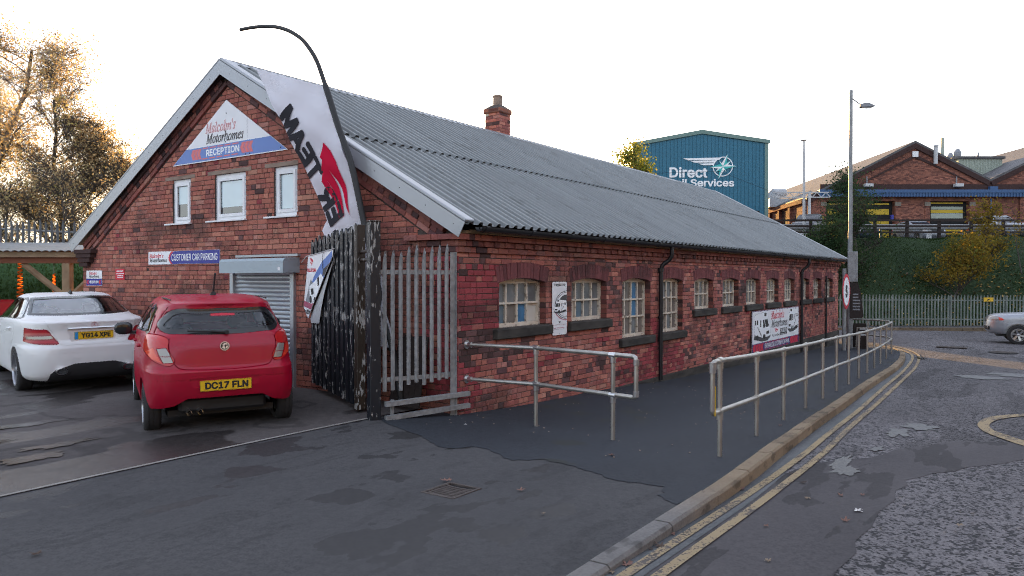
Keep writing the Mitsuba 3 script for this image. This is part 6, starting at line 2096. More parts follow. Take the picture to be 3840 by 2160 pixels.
# post and rail fence with a crash barrier along the top of the bank
rk = thing('rail_fence', 'dark brown post and rail fence along the top of the bank', 'fence')
for l0 in np.arange(13.6, 33, 1.86):
    part(rk, 'post', bbox(l0 - .07, l0 + .07, 43.9, 44.05, 3.5, 5.08), 'm_timber_dark')
for z in (4.33, 4.68, 5.02):
    for l0 in np.arange(13.6, 33, 3.72):
        part(rk, 'rail', bbox(l0 - .05, l0 + 3.66, 43.84, 43.895, z - .07 + .01 * math.sin(l0), z + .05), 'm_timber_dark')
bk = thing('crash_barrier', 'grey corrugated steel crash barrier behind the rail fence', 'barrier')
bp_ = [(0, .0), (.03, .04), (.03, .10), (0, .14), (0, .18), (.03, .22), (.03, .28), (0, .32), (-.004, .32), (.026, .279), (.026, .221), (-.004, .182), (-.004, .138), (.026, .099), (.026, .041), (-.004, 0)]
part(bk, 'beam', moved(extr(poly(bp_), 14, 34), BM4 @ np.array([[0, 0, 1, 0], [-1, 0, 0, 44.6], [0, 1, 0, 4.52], [0, 0, 0, 1.0]])), 'm_galvanised')
for l0 in np.arange(14.5, 33, 2.4):
    part(bk, 'post', bbox(l0 - .05, l0 + .05, 44.62, 44.74, 3.9, 4.8), 'm_galvanised')
solo('white_post', bbox(24.62, 24.84, 44.9, 45.05, 3.96, 4.85), 'm_white', 'short white bollard behind the rail fence below the workshop gable', 'bollard')
solo('blue_box', bbox(26.25, 26.42, 52.5, 52.7, 5.75, 6.05), 'm_blue', 'small blue box on the distant brick wall', 'box')

# ---- gabled works building on the right
wb = thing('railway_works', 'dark brick works building with twin gables and yellow roller doors', 'building')
WD = 53.0
wallf = bframe(0, WD, 0)
A_ = (28.1, 11.12)
outline = poly([(20.7, 3.9), (20.7, 7.25), (28.1, 11.02), (33.35, 8.42), (40.6, 11.9), (47, 8.6), (47, 3.9)])
doors = [sbox(21.95, 3.9, 26.75, 7.05), sbox(29.2, 3.9, 31.95, 7.05), sbox(36.5, 3.9, 40, 7.05)]
part(wb, 'front_wall', wallf.put(extr(outline.difference(unary_union(doors)), -.45, 0)), 'm_far_brick')
part(wb, 'side_wall', moved(bx(0, .5, 0, 70, 3.9, 7.2), BM4 @ np.array([[1, .0538, 0, 20.65], [0, 1, 0, 53.46], [0, 0, 1, 0], [0, 0, 0, 1.0]])), 'm_far_brick')
for a, b, k in (((20.55, 7.2), (28.1, 11.08), 0), ((28.1, 11.08), (33.35, 8.42), 1), ((33.35, 8.42), (40.6, 11.96), 2), ((40.6, 11.96), (47.2, 8.6), 3)):
    v = np.array([[a[0], WD - .12, a[1]], [b[0], WD - .12, b[1]], [b[0] + 3.6, WD + 70, b[1]], [a[0] + 3.6, WD + 70, a[1]]])
    v2 = np.vstack([v - [0, 0, .02], v + [0, 0, .16]])
    part(wb, 'roof', moved((v2, np.array([[0, 3, 2, 1], [4, 5, 6, 7], [0, 1, 5, 4], [1, 2, 6, 5], [2, 3, 7, 6], [3, 0, 4, 7]])), BM4), 'm_slate')
    d = np.array(b) - np.array(a)
    n_ = np.array([d[1], -d[0]]) / np.linalg.norm(d)
    if n_[1] > 0:
        n_ = -n_
    band_ = poly([tuple(a), tuple(b), tuple(np.array(b) + n_ * .33), tuple(np.array(a) + n_ * .33)])
    part(wb, 'verge', wallf.put(extr(band_, .0, .14)), 'm_far_brick_dark')
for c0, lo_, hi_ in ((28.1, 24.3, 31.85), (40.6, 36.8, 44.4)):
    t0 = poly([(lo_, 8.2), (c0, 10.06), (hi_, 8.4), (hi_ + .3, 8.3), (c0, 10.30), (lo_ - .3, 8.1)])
    part(wb, 'raised_course', wallf.put(extr(t0, .002, .06)), 'm_far_brick_dark')  # dark colour stands in for the shadow line of this course
part(wb, 'band_course', wallf.put(extr(sbox(21.5, 7.82, 46, 8.22), .002, .07)), 'm_far_brick_dark')
part(wb, 'canopy', cat([wallf.put(extr(sbox(21.3, 7.58, 35.7, 7.80), .07, .5)), *[wallf.put(shift(extr(sbox(21.3 + k * .21, 7.30, 21.3 + k * .21 + .12, 7.579), .42, .46))) for k in range(68)], wallf.put(extr(sbox(21.3, 7.34, 35.7, 7.578), .40, .419))]), 'm_blue_paint')
for k, (g, n_) in enumerate(zip(doors, (9, 9, 9))):
    x0, y0, x1, y1 = g.bounds
    dk_ = f'{wb}__roller_door' if k == 0 else f'{wb}__roller_door_{k:03d}'
    part(wb, 'roller_door', wallf.put(extr(g, -.42, -.38)), 'm_dark')
    zz = y1
    pat = [('m_dark', .10), ('m_door_yellow', .16), ('m_dark', .26), ('m_door_yellow', .42), ('m_dark', .34), ('m_door_yellow', .42), ('m_dark', .34), ('m_door_yellow', .5), ('m_dark', .6)] if k != 1 else \
          [('m_dark', .06), ('m_door_yellow', .12), ('m_dark', .18), ('m_clad_pale', .22), ('m_door_yellow', .24), ('m_clad_pale', .38), ('m_dark', .38), ('m_light_grey', .12), ('m_door_yellow', .62), ('m_dark', .7)]
    for m_, hh in pat:
        part(dk_, 'panel', wallf.put(extr(sbox(x0 + .25, zz - hh + .02, x1 - .25, zz), -.379, -.34)), m_)
        zz -= hh
    for q in (x0 - .36, x1 + .02):
        part(wb, 'pier', wallf.put(extr(sbox(q, 3.9, q + .34, 6.7), -.01, .05)), 'm_far_brick')
        part(wb, 'pier_cap', wallf.put(extr(sbox(q - .03, 6.70, q + .37, 6.98), -.01, .08)), 'm_far_stone')
for q in (24.75, 31.0):
    fkk = part(wb, 'floodlight', wallf.put(rbox(q - .28, q + .28, 8.0, 8.22, .1, .5, .03)), 'm_light_grey')
    part(fkk, 'arm', wallf.put(extr(sbox(q - .03, 8.2, q + .03, 8.75), .02, .08)), 'm_grey')
part(wb, 'wall_box', wallf.put(rbox(27.9, 28.3, 10.1, 10.5, .0, .14, .02)), 'm_white')
part(wb, 'flue', cat([wallf.put(tube([(29.45, 9.6, .22), (29.45, 10.85, .22)], .13, 12)), wallf.put(tube([(29.45, 10.85, .22), (29.45, 10.95, .22)], [.22, .04], 12))]), 'm_light_grey')
part(wb, 'pipe', cat([wallf.put(tube([(33.4, 7.2, .08), (33.4, 4.4, .08)], .06, 8)), wallf.put(extr(sbox(33.2, 7.82, 33.75, 8.05), .07, .3))]), 'm_blue_paint')
part(wb, 'dish', wallf.put(shift(revolve([(0, 0), (.15, .03), (.22, .10)], 18), 35.7, 7.9, .5)), 'm_white')
part(wb, 'pier', wallf.put(extr(sbox(35.4, 3.9, 35.9, 7.3), .0, .12)), 'm_far_brick')
# lit side wall: arched windows and blind panels going back
SWF = Frame(at(20.65, 53.46, 0), (-.0538 * BA[0] - BN[0], -.0538 * BA[1] - BN[1], 0), (0, 0, 1))
for k in range(9):
    s0 = -2.2 - k * 2.6
    part(wb, 'side_window', SWF.put(extr(unary_union([sbox(s0, 4.3, s0 + .8, 5.9), Point(s0 + .4, 5.9).buffer(.4)]), -.001, .012)), 'm_dark')
    part(wb, 'buttress', SWF.put(extr(sbox(s0 - 1.0, 3.9, s0 - .6, 6.9), -.001, .22)), 'm_far_brick')
part(wb, 'side_cornice', SWF.put(extr(sbox(-60, 6.95, 0, 7.25), -.001, .25)), 'm_far_brick')
for k, (l, d, z) in enumerate(((20.4, 60, 7.6), (21.0, 74, 7.9))):
    part(wb, 'roof_vent', cat([bbox(l, l + 1.5, d, d + 2, z - .3, z + .35), moved(tube([(l + .2, d + 1, z + .35), (l + .7, d + 1, z + .8), (l + 1.6, d + 1, z + .95)], [.4, .5, .3], 10), BM4)]), 'm_light_grey')
# plant room on the roof behind
pk = thing('plant_room', 'pale metal clad rooftop plant room with dark flues behind the works', 'building')
part(pk, 'wall', bbox(33.5, 36.8, 57, 60, 8.0, 10.62), 'm_clad_pale')
part(pk, 'roof', bbox(33.35, 36.95, 56.85, 60.2, 10.62, 10.8), 'm_slate')
for k in range(28):
    part(pk, 'rib', bbox(33.55 + k * .117, 33.59 + k * .117, 56.97, 57, 8.2, 10.6), 'm_clad_pale')
for l, h0, w in ((33.0, 10.9, .20), (33.75, 11.05, .24), (34.3, 11.35, .28), (35.9, 11.1, .08)):
    part(pk, 'flue', moved(tube([(l, 58.5, 9.0), (l, 58.5, h0), (l + .05, 58.5, h0 + .25)], [w, w, w * .4], 12), BM4), 'm_grey')
solo('tall_flue', moved(tube([(32.3, 57, 8), (32.3, 57, 11.2), (32.3, 57, 12.2)], [.14, .14, .10], 10), BM4), 'm_clad_pale', 'tall pale flue pipe beside the rooftop plant room', 'flue')
mk = thing('tall_pole', 'thin white pole with a flat top at the edge of the upper yard', 'pole')
part(mk, 'shaft', moved(tube([(17.35, 45, 3.9), (17.32, 45, 5.4), (17.30, 45, 9.82)], [.10, .085, .05], 12), BM4), 'm_light_grey', 40)
part(mk, 'top_plate', bbox(17.15, 17.45, 44.85, 45.15, 9.82, 9.86), 'm_grey')
gk_ = thing('sign_gantry', 'white lattice gantry beside the works building corner', 'gantry')
for z in (7.0, 7.32):
    part(gk_, 'chord', bbox(17.2, 21.0, 50, 50.08, z - .03, z + .03), 'm_light_grey')
for k in range(6):
    part(gk_, 'brace', moved(rod((17.4 + k * .6, 50.04, 7.0), (17.7 + k * .6, 50.04, 7.32), .025, 6), BM4), 'm_light_grey')
    part(gk_, 'brace', moved(rod((17.7 + k * .6, 50.04, 7.32), (18.0 + k * .6, 50.04, 7.0), .025, 6), BM4), 'm_light_grey')
part(gk_, 'leg', bbox(19.55, 19.7, 50, 50.12, 3.9, 7.3), 'm_light_grey')

# ---- blue clad shed
sb = thing('blue_shed', 'tall teal blue metal clad shed with rail company lettering', 'building')
SD = 56.0
sf_ = bframe(0, SD, 1.68 * (1 - .875))
sf_.M[:3, :3] = sf_.M[:3, :3] * .875
so = poly([(10.2, -.6), (10.2, 13.0), (16.0, 14.08), (21.55, 13.25), (21.55, -.6)])
part(sb, 'wall', sf_.put(extr(so, -6.5, -.05)), 'm_clad_blue')
n_p = 36
for k in range(n_p):
    a, b = 10.22 + 11.3 * k / n_p, 10.22 + 11.3 * (k + 1) / n_p - .03
    top_ = lambda x: 13.0 + (x - 10.2) * 1.08 / 5.8 if x < 16 else 14.08 - (x - 16) * .83 / 5.55
    part(sb, 'cladding_panel', sf_.put(extr(poly([(a, 4), (b, 4), (b, top_(b) - .3), (a, top_(a) - .3)]), -.05, .0)), 'm_clad_blue')
part(sb, 'verge_trim', sf_.put(extr(poly([(10.1, 12.75), (10.1, 13.05), (16, 14.15), (21.7, 13.3), (21.7, 13.0), (16, 13.82)]), -.04, .12)), 'm_clad_trim')
part(sb, 'corner_trim', sf_.put(extr(sbox(21.3, -.6, 21.6, 13.0), -.3, .06)), 'm_clad_trim')
part(sb, 'corner_trim', sf_.put(extr(sbox(10.15, -.6, 10.35, 12.8), -.3, .06)), 'm_clad_trim')
part(sb, 'vent', sf_.put(extr(sbox(20.2, 6.9, 20.85, 7.35), .0, .05)), 'm_dark')
part(sb, 'lettering', sf_.put(extr(fit(letters('Direct', bold=3), 13.27, 10.12, 16.46, 11.02), .01, .05)), 'm_bright_white')
part(sb, 'lettering', sf_.put(extr(fit(letters('Rail Services', bold=3), 13.27, 9.38, 18.72, 10.02), .01, .05)), 'm_bright_white')
for pts in ([(14.40, 11.75), (17.68, 11.82), (17.43, 11.61), (14.83, 11.59)], [(15.03, 11.52), (17.29, 11.60), (17.12, 11.41), (15.41, 11.39)], [(15.7, 11.30), (17.07, 11.36), (16.98, 11.19), (16.12, 11.18)]):
    part(sb, 'wing', sf_.put(extr(poly(pts), .01, .05)), 'm_bright_white')
cx, cy = 17.77, 11.06
ringp = affinity.rotate(affinity.scale(Point(cx, cy).buffer(.87, 32), 1.0, .93), 35, origin=(cx, cy))
part(sb, 'ring', sf_.put(extr(ringp.difference(affinity.scale(ringp, .915, .915, origin=(cx, cy))), .01, .05)), 'm_bright_white')
long_, short = [], []
for k, (dx, dy) in enumerate([(.40, 1.05), (1.12, .03), (-.39, -1.04), (-1.12, -.05)]):
    long_.append((np.array([dx, dy]), k))
for dx, dy in ((.70, .50), (.30, -.46), (-.70, -.50), (-.32, .50)):
    short.append(np.array([dx, dy]))
for d in short:
    pn = np.array([-d[1], d[0]]) * .16
    part(sb, 'compass_point', sf_.put(extr(poly([(cx, cy), tuple([cx, cy] + d * .3 + pn), tuple([cx, cy] + d)]), .052, .06)), 'm_teal')
    part(sb, 'compass_point', sf_.put(extr(poly([(cx, cy), tuple([cx, cy] + d * .3 - pn), tuple([cx, cy] + d)]), .052, .06)), 'm_bright_white')
for d, k in long_:
    pn = np.array([-d[1], d[0]]) / np.linalg.norm(d) * .20
    part(sb, 'compass_point', sf_.put(extr(poly([(cx, cy), tuple([cx, cy] + d * .22 + pn), tuple([cx, cy] + d)]), .062, .075)), 'm_bright_white')
    part(sb, 'compass_point', sf_.put(extr(poly([(cx, cy), tuple([cx, cy] + d * .22 - pn), tuple([cx, cy] + d)]), .062, .075)), 'm_teal')
solo('overhead_wire', moved(tube([(8, 55, 9.2), (15, 55, 9.4), (22, 55, 6.7), (38, 55, 6.4)], .012, 5), BM4), 'm_dark', 'thin overhead wire crossing in front of the blue shed', 'wire')


# ---- parked cars on the upper yard, mostly behind the rails
def small_car(name, label, l, d, z, head, paint, kind=0):
    key = thing(name, label, 'car', 'cars parked on the upper yard')
    q = at(l, d)
    if kind == 0:
        K = [(.22, -.75, 3.3, .75, 4.5, 4), (.45, -.85, 3.45, .86, 4.5, 4), (.7, -.88, 3.42, .875, 4.5, 4), (.92, -.85, 3.1, .86, 4.5, 4), (.98, -.83, 2.4, .84, 4.5, 5), (1.03, -.80, 2.1, .82, 5, 5), (1.25, -.55, 1.7, .70, 5, 5), (1.42, -.2, 1.2, .60, 4.5, 4.5), (1.47, .2, .9, .40, 3, 3)]
        g0, g1 = 1.04, 1.38
    else:
        K = [(.35, -1.0, 3.6, .8, 4.5, 4.5), (.6, -1.1, 3.75, .9, 4.5, 4.5), (.95, -1.1, 3.75, .91, 4.5, 4.5), (1.15, -1.08, 3.5, .90, 4.5, 4.5), (1.20, -1.06, 2.4, .88, 5, 5), (1.24, -1.05, 2.1, .86, 5, 5), (1.55, -.95, 1.6, .76, 5, 5), (1.74, -.7, 1.2, .66, 4.5, 4.5), (1.80, -.2, .8, .4, 3, 3)]
        g0, g1 = 1.26, 1.68
    c = Car(key, car_matrix(q[0], q[1], z, head), K, 1.2, paint, 5, 9)
    wsc = poly([(-.66, g0), (.66, g0), (.57, g1), (-.57, g1)])
    c.inlay('windscreen', from_rear(wsc, .8, 4.2), 'm_car_glass_dark', .002, -.02)
    c.inlay('rear_window', from_rear(wsc, -3, .4), 'm_car_glass_dark', .002, -.02)
    for a, b in ((.3, 1.4), (-1.4, -.3)):
        c.inlay('side_window', from_side(poly([(-.35, g0 + .03), (1.75, g0), (1.35, g1 - .04), (.1, g1 - .02)]), a, b), 'm_car_glass_dark', .002, -.02)
    for s_ in (-1, 1):
        c.inlay('headlight', from_rear(poly([(.52 * s_, g0 - .38), (.84 * s_, g0 - .36), (.84 * s_, g0 - .20), (.56 * s_, g0 - .22)]), 2.8, 5), 'm_lens_clear', .004, -.05)
        c.inlay('tail_light', from_rear(poly([(.6 * s_, g0 - .38), (.88 * s_, g0 - .36), (.88 * s_, g0 - .08), (.66 * s_, g0 - .10)]), -3, -.3), 'm_lens_red', .004, -.05)
    c.inlay('grille', from_rear(poly([(-.4, g0 - .42), (.4, g0 - .42), (.42, g0 - .28), (-.42, g0 - .28)]), 2.8, 5), 'm_matt_black', .001, -.04)
    c.body([(-.78, 0, .33), (.78, 0, .33), (-.78, 2.6, .33), (.78, 2.6, .33)], .37)
    c.wheels([(-.78, 0, 0), (.78, 0, 0), (-.78, 2.6, 0), (.78, 2.6, 0)], .33, .2, 6, .2)
    fr = Frame((0, K[2][2] + .005, .45), (-1, 0, 0), (0, 0, 1))
    part(key, 'number_plate', fr.put(extr(sbox(-.26, -.055, .26, .055), 0, .01)), 'm_white', to_world=c.TW)


H0 = math.radians(34.8)
small_car('parked_car', 'silver grey car with pale number plate behind the rails, left of the yellow tree', 26.55, 51.0, 3.96, H0 + math.pi + .05, 'm_car_silver')
small_car('parked_car', 'dark car behind the rails beside the dark green tree', 22.9, 51.0, 3.96, H0 + math.pi - .1, 'm_car_blue')
small_car('parked_car', 'silver pickup sized car behind the rails on the right of the yellow tree', 31.6, 50.6, 3.96, H0 + math.pi + .08, 'm_car_silver', 1)
small_car('parked_car', 'dark car showing red tail light behind the rails at far right', 34.4, 46.2, 3.96, H0 + math.pi / 2 + .1, 'm_car_grey')
small_car('parked_car', 'grey car behind the rails near the white pole', 19.6, 49.5, 3.96, H0 + math.pi - .5, 'm_car_grey', 1)
small_car('parked_car', 'blue grey car behind the workshop roof edge, left of the white pole', 15.9, 50.5, 3.96, H0 + math.pi / 2 + .3, 'm_car_blue')


# ------------------------------------------------------------------ trees
def tree(name, label, base, height, spread, r, trunk_r, n_limb, levels, leaf_n, leaf_size, cols, bark='m_bark', first=.25, droop=0.0, up=.6, category='tree', leaf_sd=.22, twig_r=.006, group=None, lean=(0, 0), shape=None):
    """Trunk with limbs, branches and twigs; leaves cluster round the twig ends."""
    key = thing(name, label, category, group)
    base = np.array(base, float)
    tubes, tips = [], []

    def grow(p, d, L, rad, lev):
        n = 5
        pts = [p]
        for _ in range(n):
            d = d + r.normal(0, .16, 3) + np.array([0, 0, .05 * up - droop * (lev > 0) * .12])
            d /= np.linalg.norm(d)
            pts.append(pts[-1] + d * L / n)
        pts = np.array(pts)
        radii = np.linspace(rad, max(rad * .35, twig_r), n + 1)
        tubes.append(tube(pts, radii, 7 if lev == 0 else (5 if lev == 1 else 3), False))
        if lev >= levels:
            tips.extend([pts[-1], pts[-2], pts[-3]])
            return
        k = n_limb if lev == 0 else max(3, n_limb - 2 * lev)
        for q in range(k):
            t = (first if lev == 0 else .25) + (1 - (first if lev == 0 else .25)) * (q + r.uniform(.1, .9)) / k
            i = min(int(t * n), n - 1)
            s = pts[i] + (pts[i + 1] - pts[i]) * (t * n - i)
            ang = r.uniform(0, 2 * np.pi)
            perp = np.array([math.cos(ang), math.sin(ang), 0])
            el = r.uniform(.25, .8) * up
            nd = perp * (1 - .3 * el) + np.array([0, 0, el]) + d * .25
            nd /= np.linalg.norm(nd)
            sz = (spread if lev == 0 else L * .52) * (1.05 - .55 * t) * r.uniform(.7, 1.15)
            if shape is not None and lev == 0:
                sz *= shape(t)
            grow(s, nd, sz, max(rad * (1 - .7 * t) * .5, twig_r), lev + 1)
        tips.append(pts[-1])

    grow(base, np.array([lean[0], lean[1], 1.0]), height * .82, trunk_r, 0)
    v, f = cat(tubes)
    part(key, 'branches', (v, f), bark, True)
    tips = np.array(tips)
    if leaf_n:
        idx = r.integers(0, len(tips), leaf_n)
        p = tips[idx] + r.normal(0, leaf_sd, (leaf_n, 3))
        # leaves gather in clumps
        a = r.normal(0, 1, (leaf_n, 3))
        a /= np.linalg.norm(a, axis=1, keepdims=True)
        b = np.cross(a, r.normal(0, 1, (leaf_n, 3)))
        b /= np.linalg.norm(b, axis=1, keepdims=True)
        s = leaf_size * r.uniform(.6, 1.3, (leaf_n, 1))
        v = np.stack([p - a * s, p - b * s * .55, p + a * s, p + b * s * .55], 1).reshape(-1, 3)
        k = np.arange(leaf_n)[:, None] * 4
        f = np.vstack([k + [0, 1, 2], k + [0, 2, 3]])
        cols = np.array(cols)
        clump = meshkit.noise(p * .9)
        ci = np.clip((clump * len(cols) + r.normal(0, .7, leaf_n)).astype(int), 0, len(cols) - 1)
        c = cols[ci] * r.uniform(.7, 1.25, (leaf_n, 1))
        part(key, 'crown', (v, f), 'm_leaf', False, color=np.repeat(np.clip(c, 0, 1), 4, 0))
    return key


AUT = [(.46, .34, .19), (.52, .40, .22), (.58, .46, .26), (.40, .28, .15), (.50, .43, .21)]
DKG = [(.028, .055, .028), (.038, .070, .032), (.055, .090, .040), (.075, .100, .045)]
YEL = [(.22, .165, .03), (.29, .21, .04), (.25, .16, .03), (.16, .15, .035), (.11, .12, .03)]
GYL = [(.22, .24, .04), (.32, .30, .06), (.16, .20, .04), (.40, .36, .10)]
SEED = [100]


def R6():
    SEED[0] += 1
    return np.random.default_rng(SEED[0])


tree('birch_tree', 'tall birch with thin tawny autumn leaves at the left edge', at(-19.6, 28.5, 2.6), 9.6, 3.9, R6(), .15, 19, 3, 15000, .048, AUT, 'm_birch', .12, .5, .75, leaf_sd=.34)
tree('birch_tree', 'tall thin leaved birch partly cut off by the left edge', at(-22.0, 30.5, 2.6), 10.0, 4.0, R6(), .16, 19, 3, 14000, .048, AUT, 'm_birch', .12, .5, .75, leaf_sd=.34)
tree('autumn_tree', 'half bare autumn tree in the middle of the left bank', at(-16.6, 27.5, 2.4), 7.0, 3.0, R6(), .11, 19, 3, 8000, .046, AUT + [(.46, .40, .15)], 'm_bark', .06, .1, .8, leaf_sd=.30)
tree('autumn_tree', 'thin twiggy autumn tree behind the shelter post, its leaves mostly fallen', at(-15.4, 26.5, 2.3), 5.6, 2.7, R6(), .09, 19, 3, 6000, .045, AUT + [(.46, .40, .15)], 'm_bark', .05, .1, .8, leaf_sd=.30)
tree('autumn_tree', 'low yellowing tree nearest the gable roof edge', at(-14.4, 28.5, 2.2), 4.9, 2.6, R6(), .09, 19, 3, 6500, .045, AUT + [(.48, .43, .15)], 'm_bark', .04, .1, .8, leaf_sd=.30)
for k in range(7):
    tree('bare_shrub', ('tangled dark shrub at the left picture edge behind the palisade', 'second tangled shrub from the left edge', 'third tangled shrub from the left edge', 'middle one of the seven tangled shrubs on the left bank', 'third tangled shrub from the gable roof edge', 'second tangled shrub from the gable roof edge', 'tangled dark shrub nearest the gable roof edge')[k], at(-18.2 + k * .95, 24.2 + .9 * (k % 2), 2.1 - .06 * k), 3.0 + .6 * math.sin(k * 2.1), 1.5, R6(), .05, 17, 2, 700, .045, AUT, 'm_bark', .02, 0, 1.0, 'shrub', group='tangled shrubs behind the left palisade fence', leaf_sd=.2)
tree('green_tree', 'dark green tree leaning over the bank behind the lamp post', at(18.9, 41.6, 2.4), 5.6, 2.5, R6(), .12, 16, 3, 6000, .066, DKG, 'm_bark', .06, .15, .75, leaf_sd=.33)
tree('green_tree', 'dark green bushy growth low on the bank left of the lamp post', at(17.0, 40.2, .9), 3.4, 2.2, R6(), .08, 13, 3, 6500, .070, DKG, 'm_bark', .03, .1, .7, leaf_sd=.34)
tree('yellow_tree', 'small yellow leaved tree on the bank behind the palisade fence', at(22.5, 39.0, .0), 3.5, 2.7, R6(), .07, 16, 2, 5200, .075, YEL, 'm_bark', .12, 0, 1.25, leaf_sd=.20)
tree('yellow_tree', 'thin half bare yellow tree to the right of the yellow leaved tree', at(25.4, 40.8, 1.6), 4.4, 1.5, R6(), .06, 13, 3, 2300, .07, YEL, 'm_bark', .18, 0, 1.1, leaf_sd=.20)
tree('bare_tree', 'slender bare sapling on the bank at the right edge', at(27.3, 40.5, 1.6), 4.6, .9, R6(), .035, 9, 2, 160, .06, YEL, 'm_bark', .3, 0, 1.2)
tree('sunlit_tree', 'sunlit yellow green tree in front of the left side of the blue shed', at(8.15, 42, 1.5), 9.0, 1.5, R6(), .14, 16, 3, 6000, .080, GYL, 'm_bark', .25, .1, .9, leaf_sd=.26)

# ------------------------------------------------------------------ left: bank, fence on it, timber shelter
ls2, ds2 = np.linspace(-40, -7, 90), np.linspace(16.2, 40, 60)
LL2, DD2 = np.meshgrid(ls2, ds2, indexing='ij')


def left_bank(l, d):
    top_ = 2.35 + .05 * np.clip(-l - 12, -5, 8)
    return .02 + top_ * sstep(16.6, 21.8, d) + .02 * (d - 22) * (d > 22)


Z2 = left_bank(LL2, DD2) + (meshkit.fbm(np.stack([LL2 * .7, DD2 * .7, LL2 * 0], -1), 4, 9) - .5) * .35 * sstep(16.6, 18, DD2)
Z2 = -.2 + (Z2 + .2) * sstep(-7.2, -10.0, LL2)
n1, n2 = LL2.shape
i, j = np.meshgrid(np.arange(n1 - 1), np.arange(n2 - 1), indexing='ij')
struct('left_grass_bank', moved((np.stack([LL2, DD2, Z2], -1).reshape(-1, 3), np.stack([i * n2 + j, (i + 1) * n2 + j, (i + 1) * n2 + j + 1, i * n2 + j + 1], -1).reshape(-1, 4)), BM4), 'm_grass_lifted', True, 'dark grass bank behind the timber shelter')
_lz = RegularGridInterpolator((ls2, ds2), Z2)
grass_on('left_bank_grass', 'rough grass on the bank behind the timber shelter', -18, -9, 16.8, 23, 22000, lambda l, d: _lz(np.c_[l, d]), gain=1.7)  # gain lifts the blade colour as well, against that shade
lf_ = thing('bank_palisade', 'grey palisade fence on top of the left bank under the trees', 'fence')
pl3 = mikit.ply(pale(1.55, .075), 'm_galv_shaded', 35)
for k in range(58):
    l = -19.2 + k * .16
    d = 21.6 + .05 * k * .16
    zb = 3.42 - .047 * (l + 15.2) - 1.55 - (.10 if k % 9 == 4 else 0) + .03 * math.sin(k * 3.1)
    q = at(l, d)
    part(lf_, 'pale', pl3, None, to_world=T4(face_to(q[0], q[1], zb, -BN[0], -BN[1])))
for dz in (-.30, -1.25):
    part(lf_, 'rail', moved(rod((-19.3, 21.64, 3.42 + .19 + dz), (-9.9, 22.1, 3.42 - .25 + dz), .03, 6), BM4), 'm_galvanised')

sk = thing('timber_shelter', 'open timber shelter with corrugated roof joining the left gable corner', 'shelter')
for l, d in ((-9.05, 15.45), (-14.5, 15.45), (-9.3, 19.0), (-14.5, 19.0)):
    part(sk, 'post', bbox(l - .075, l + .075, d - .075, d + .075, -.05, 2.10), 'm_timber')
part(sk, 'beam', bbox(-15, -8.55, 15.37, 15.53, 1.98, 2.12), 'm_timber_red')
part(sk, 'beam', bbox(-15, -8.6, 18.9, 19.05, 2.25, 2.4), 'm_timber_red')
part(sk, 'fascia', bbox(-15.2, -8.5, 15.28, 15.33, 2.10, 2.205), 'm_timber')
for a, b in (((-9.05, 1.25), (-9.95, 1.97)), ((-9.05, 1.25), (-8.55, 1.70))):
    part(sk, 'brace', moved(rod((a[0], 15.45, a[1]), (b[0], 15.45, b[1]), .065, 4), BM4), 'm_timber')
for k in range(9):
    part(sk, 'rafter', moved(rod((-15 + k * .78, 15.3, 2.15), (-15 + k * .78, 19.3, 2.50), .035, 4), BM4), 'm_timber')
prof = []
for k in range(44):
    a = -15.3 + k * .155
    prof += [(a, 0), (a + .04, .022), (a + .078, .03), (a + .116, .022)]
prof = np.array(prof)
v = np.vstack([np.c_[prof[:, 0], np.full(len(prof), 15.18), prof[:, 1] + 2.21 - o] for o in (0, .004)] + [np.c_[prof[:, 0], np.full(len(prof), 19.4), prof[:, 1] + 2.56 - o] for o in (0, .004)])
n = len(prof)
f = np.array([[a for a in q] for i in range(n - 1) for q in ([i, i + 1, 2 * n + i + 1, 2 * n + i], [n + i + 1, n + i, 3 * n + i, 3 * n + i + 1], [i + 1, i, n + i, n + i + 1])])
part(sk, 'roof', moved((v, f), BM4), 'm_roof_sheet')
scene['m_spiral'] = {'type': 'principledthin', 'base_color': rgb(.75, .17, .03), 'roughness': .4, 'diff_trans': 1.2}
for kk, (l, z0_, z1_, rr) in enumerate(((-10.12, .75, 1.98, .085), (-9.42, .75, 1.75, .06))):
    n = 150
    t = np.linspace(0, 1, n)
    ang = t * 2 * np.pi * (15 if kk == 0 else 13)
    rad_ = rr * (.45 + .55 * (1 - t))
    ctr = np.c_[l + np.cos(ang) * rad_, 15.6 + np.sin(ang) * rad_, z0_ + (z1_ - z0_) * t]
    v = np.vstack([ctr, ctr + np.c_[np.zeros(n), np.zeros(n), np.full(n, .030)]])
    f = np.array([[i, i + 1, n + i + 1, n + i] for i in range(n - 1)])
    f = np.vstack([f])
    sp_ = thing('hanging_spiral', ('larger orange spiral ornament hanging from the shelter beam, left one', 'thinner orange spiral ornament hanging beside the shelter post')[kk], 'ornament')
    part(sp_, 'coil', moved((v, f), BM4), 'm_spiral')
    part(sp_, 'cord', moved(rod((l, 15.6, z1_), (l, 15.6, 2.0), .004, 5), BM4), 'm_grey')
solo('orange_post', bbox(-10.62, -10.54, 15.3, 15.38, 0, 1.98), 'm_timber_red', 'rust orange timber post at the left edge of the shelter', 'post')
solo('red_bin', moved(rbox(-11.3, -10.72, 15.8, 16.4, .0, 1.22, .04), BM4), 'm_red', 'red container under the shelter at the left edge', 'container')

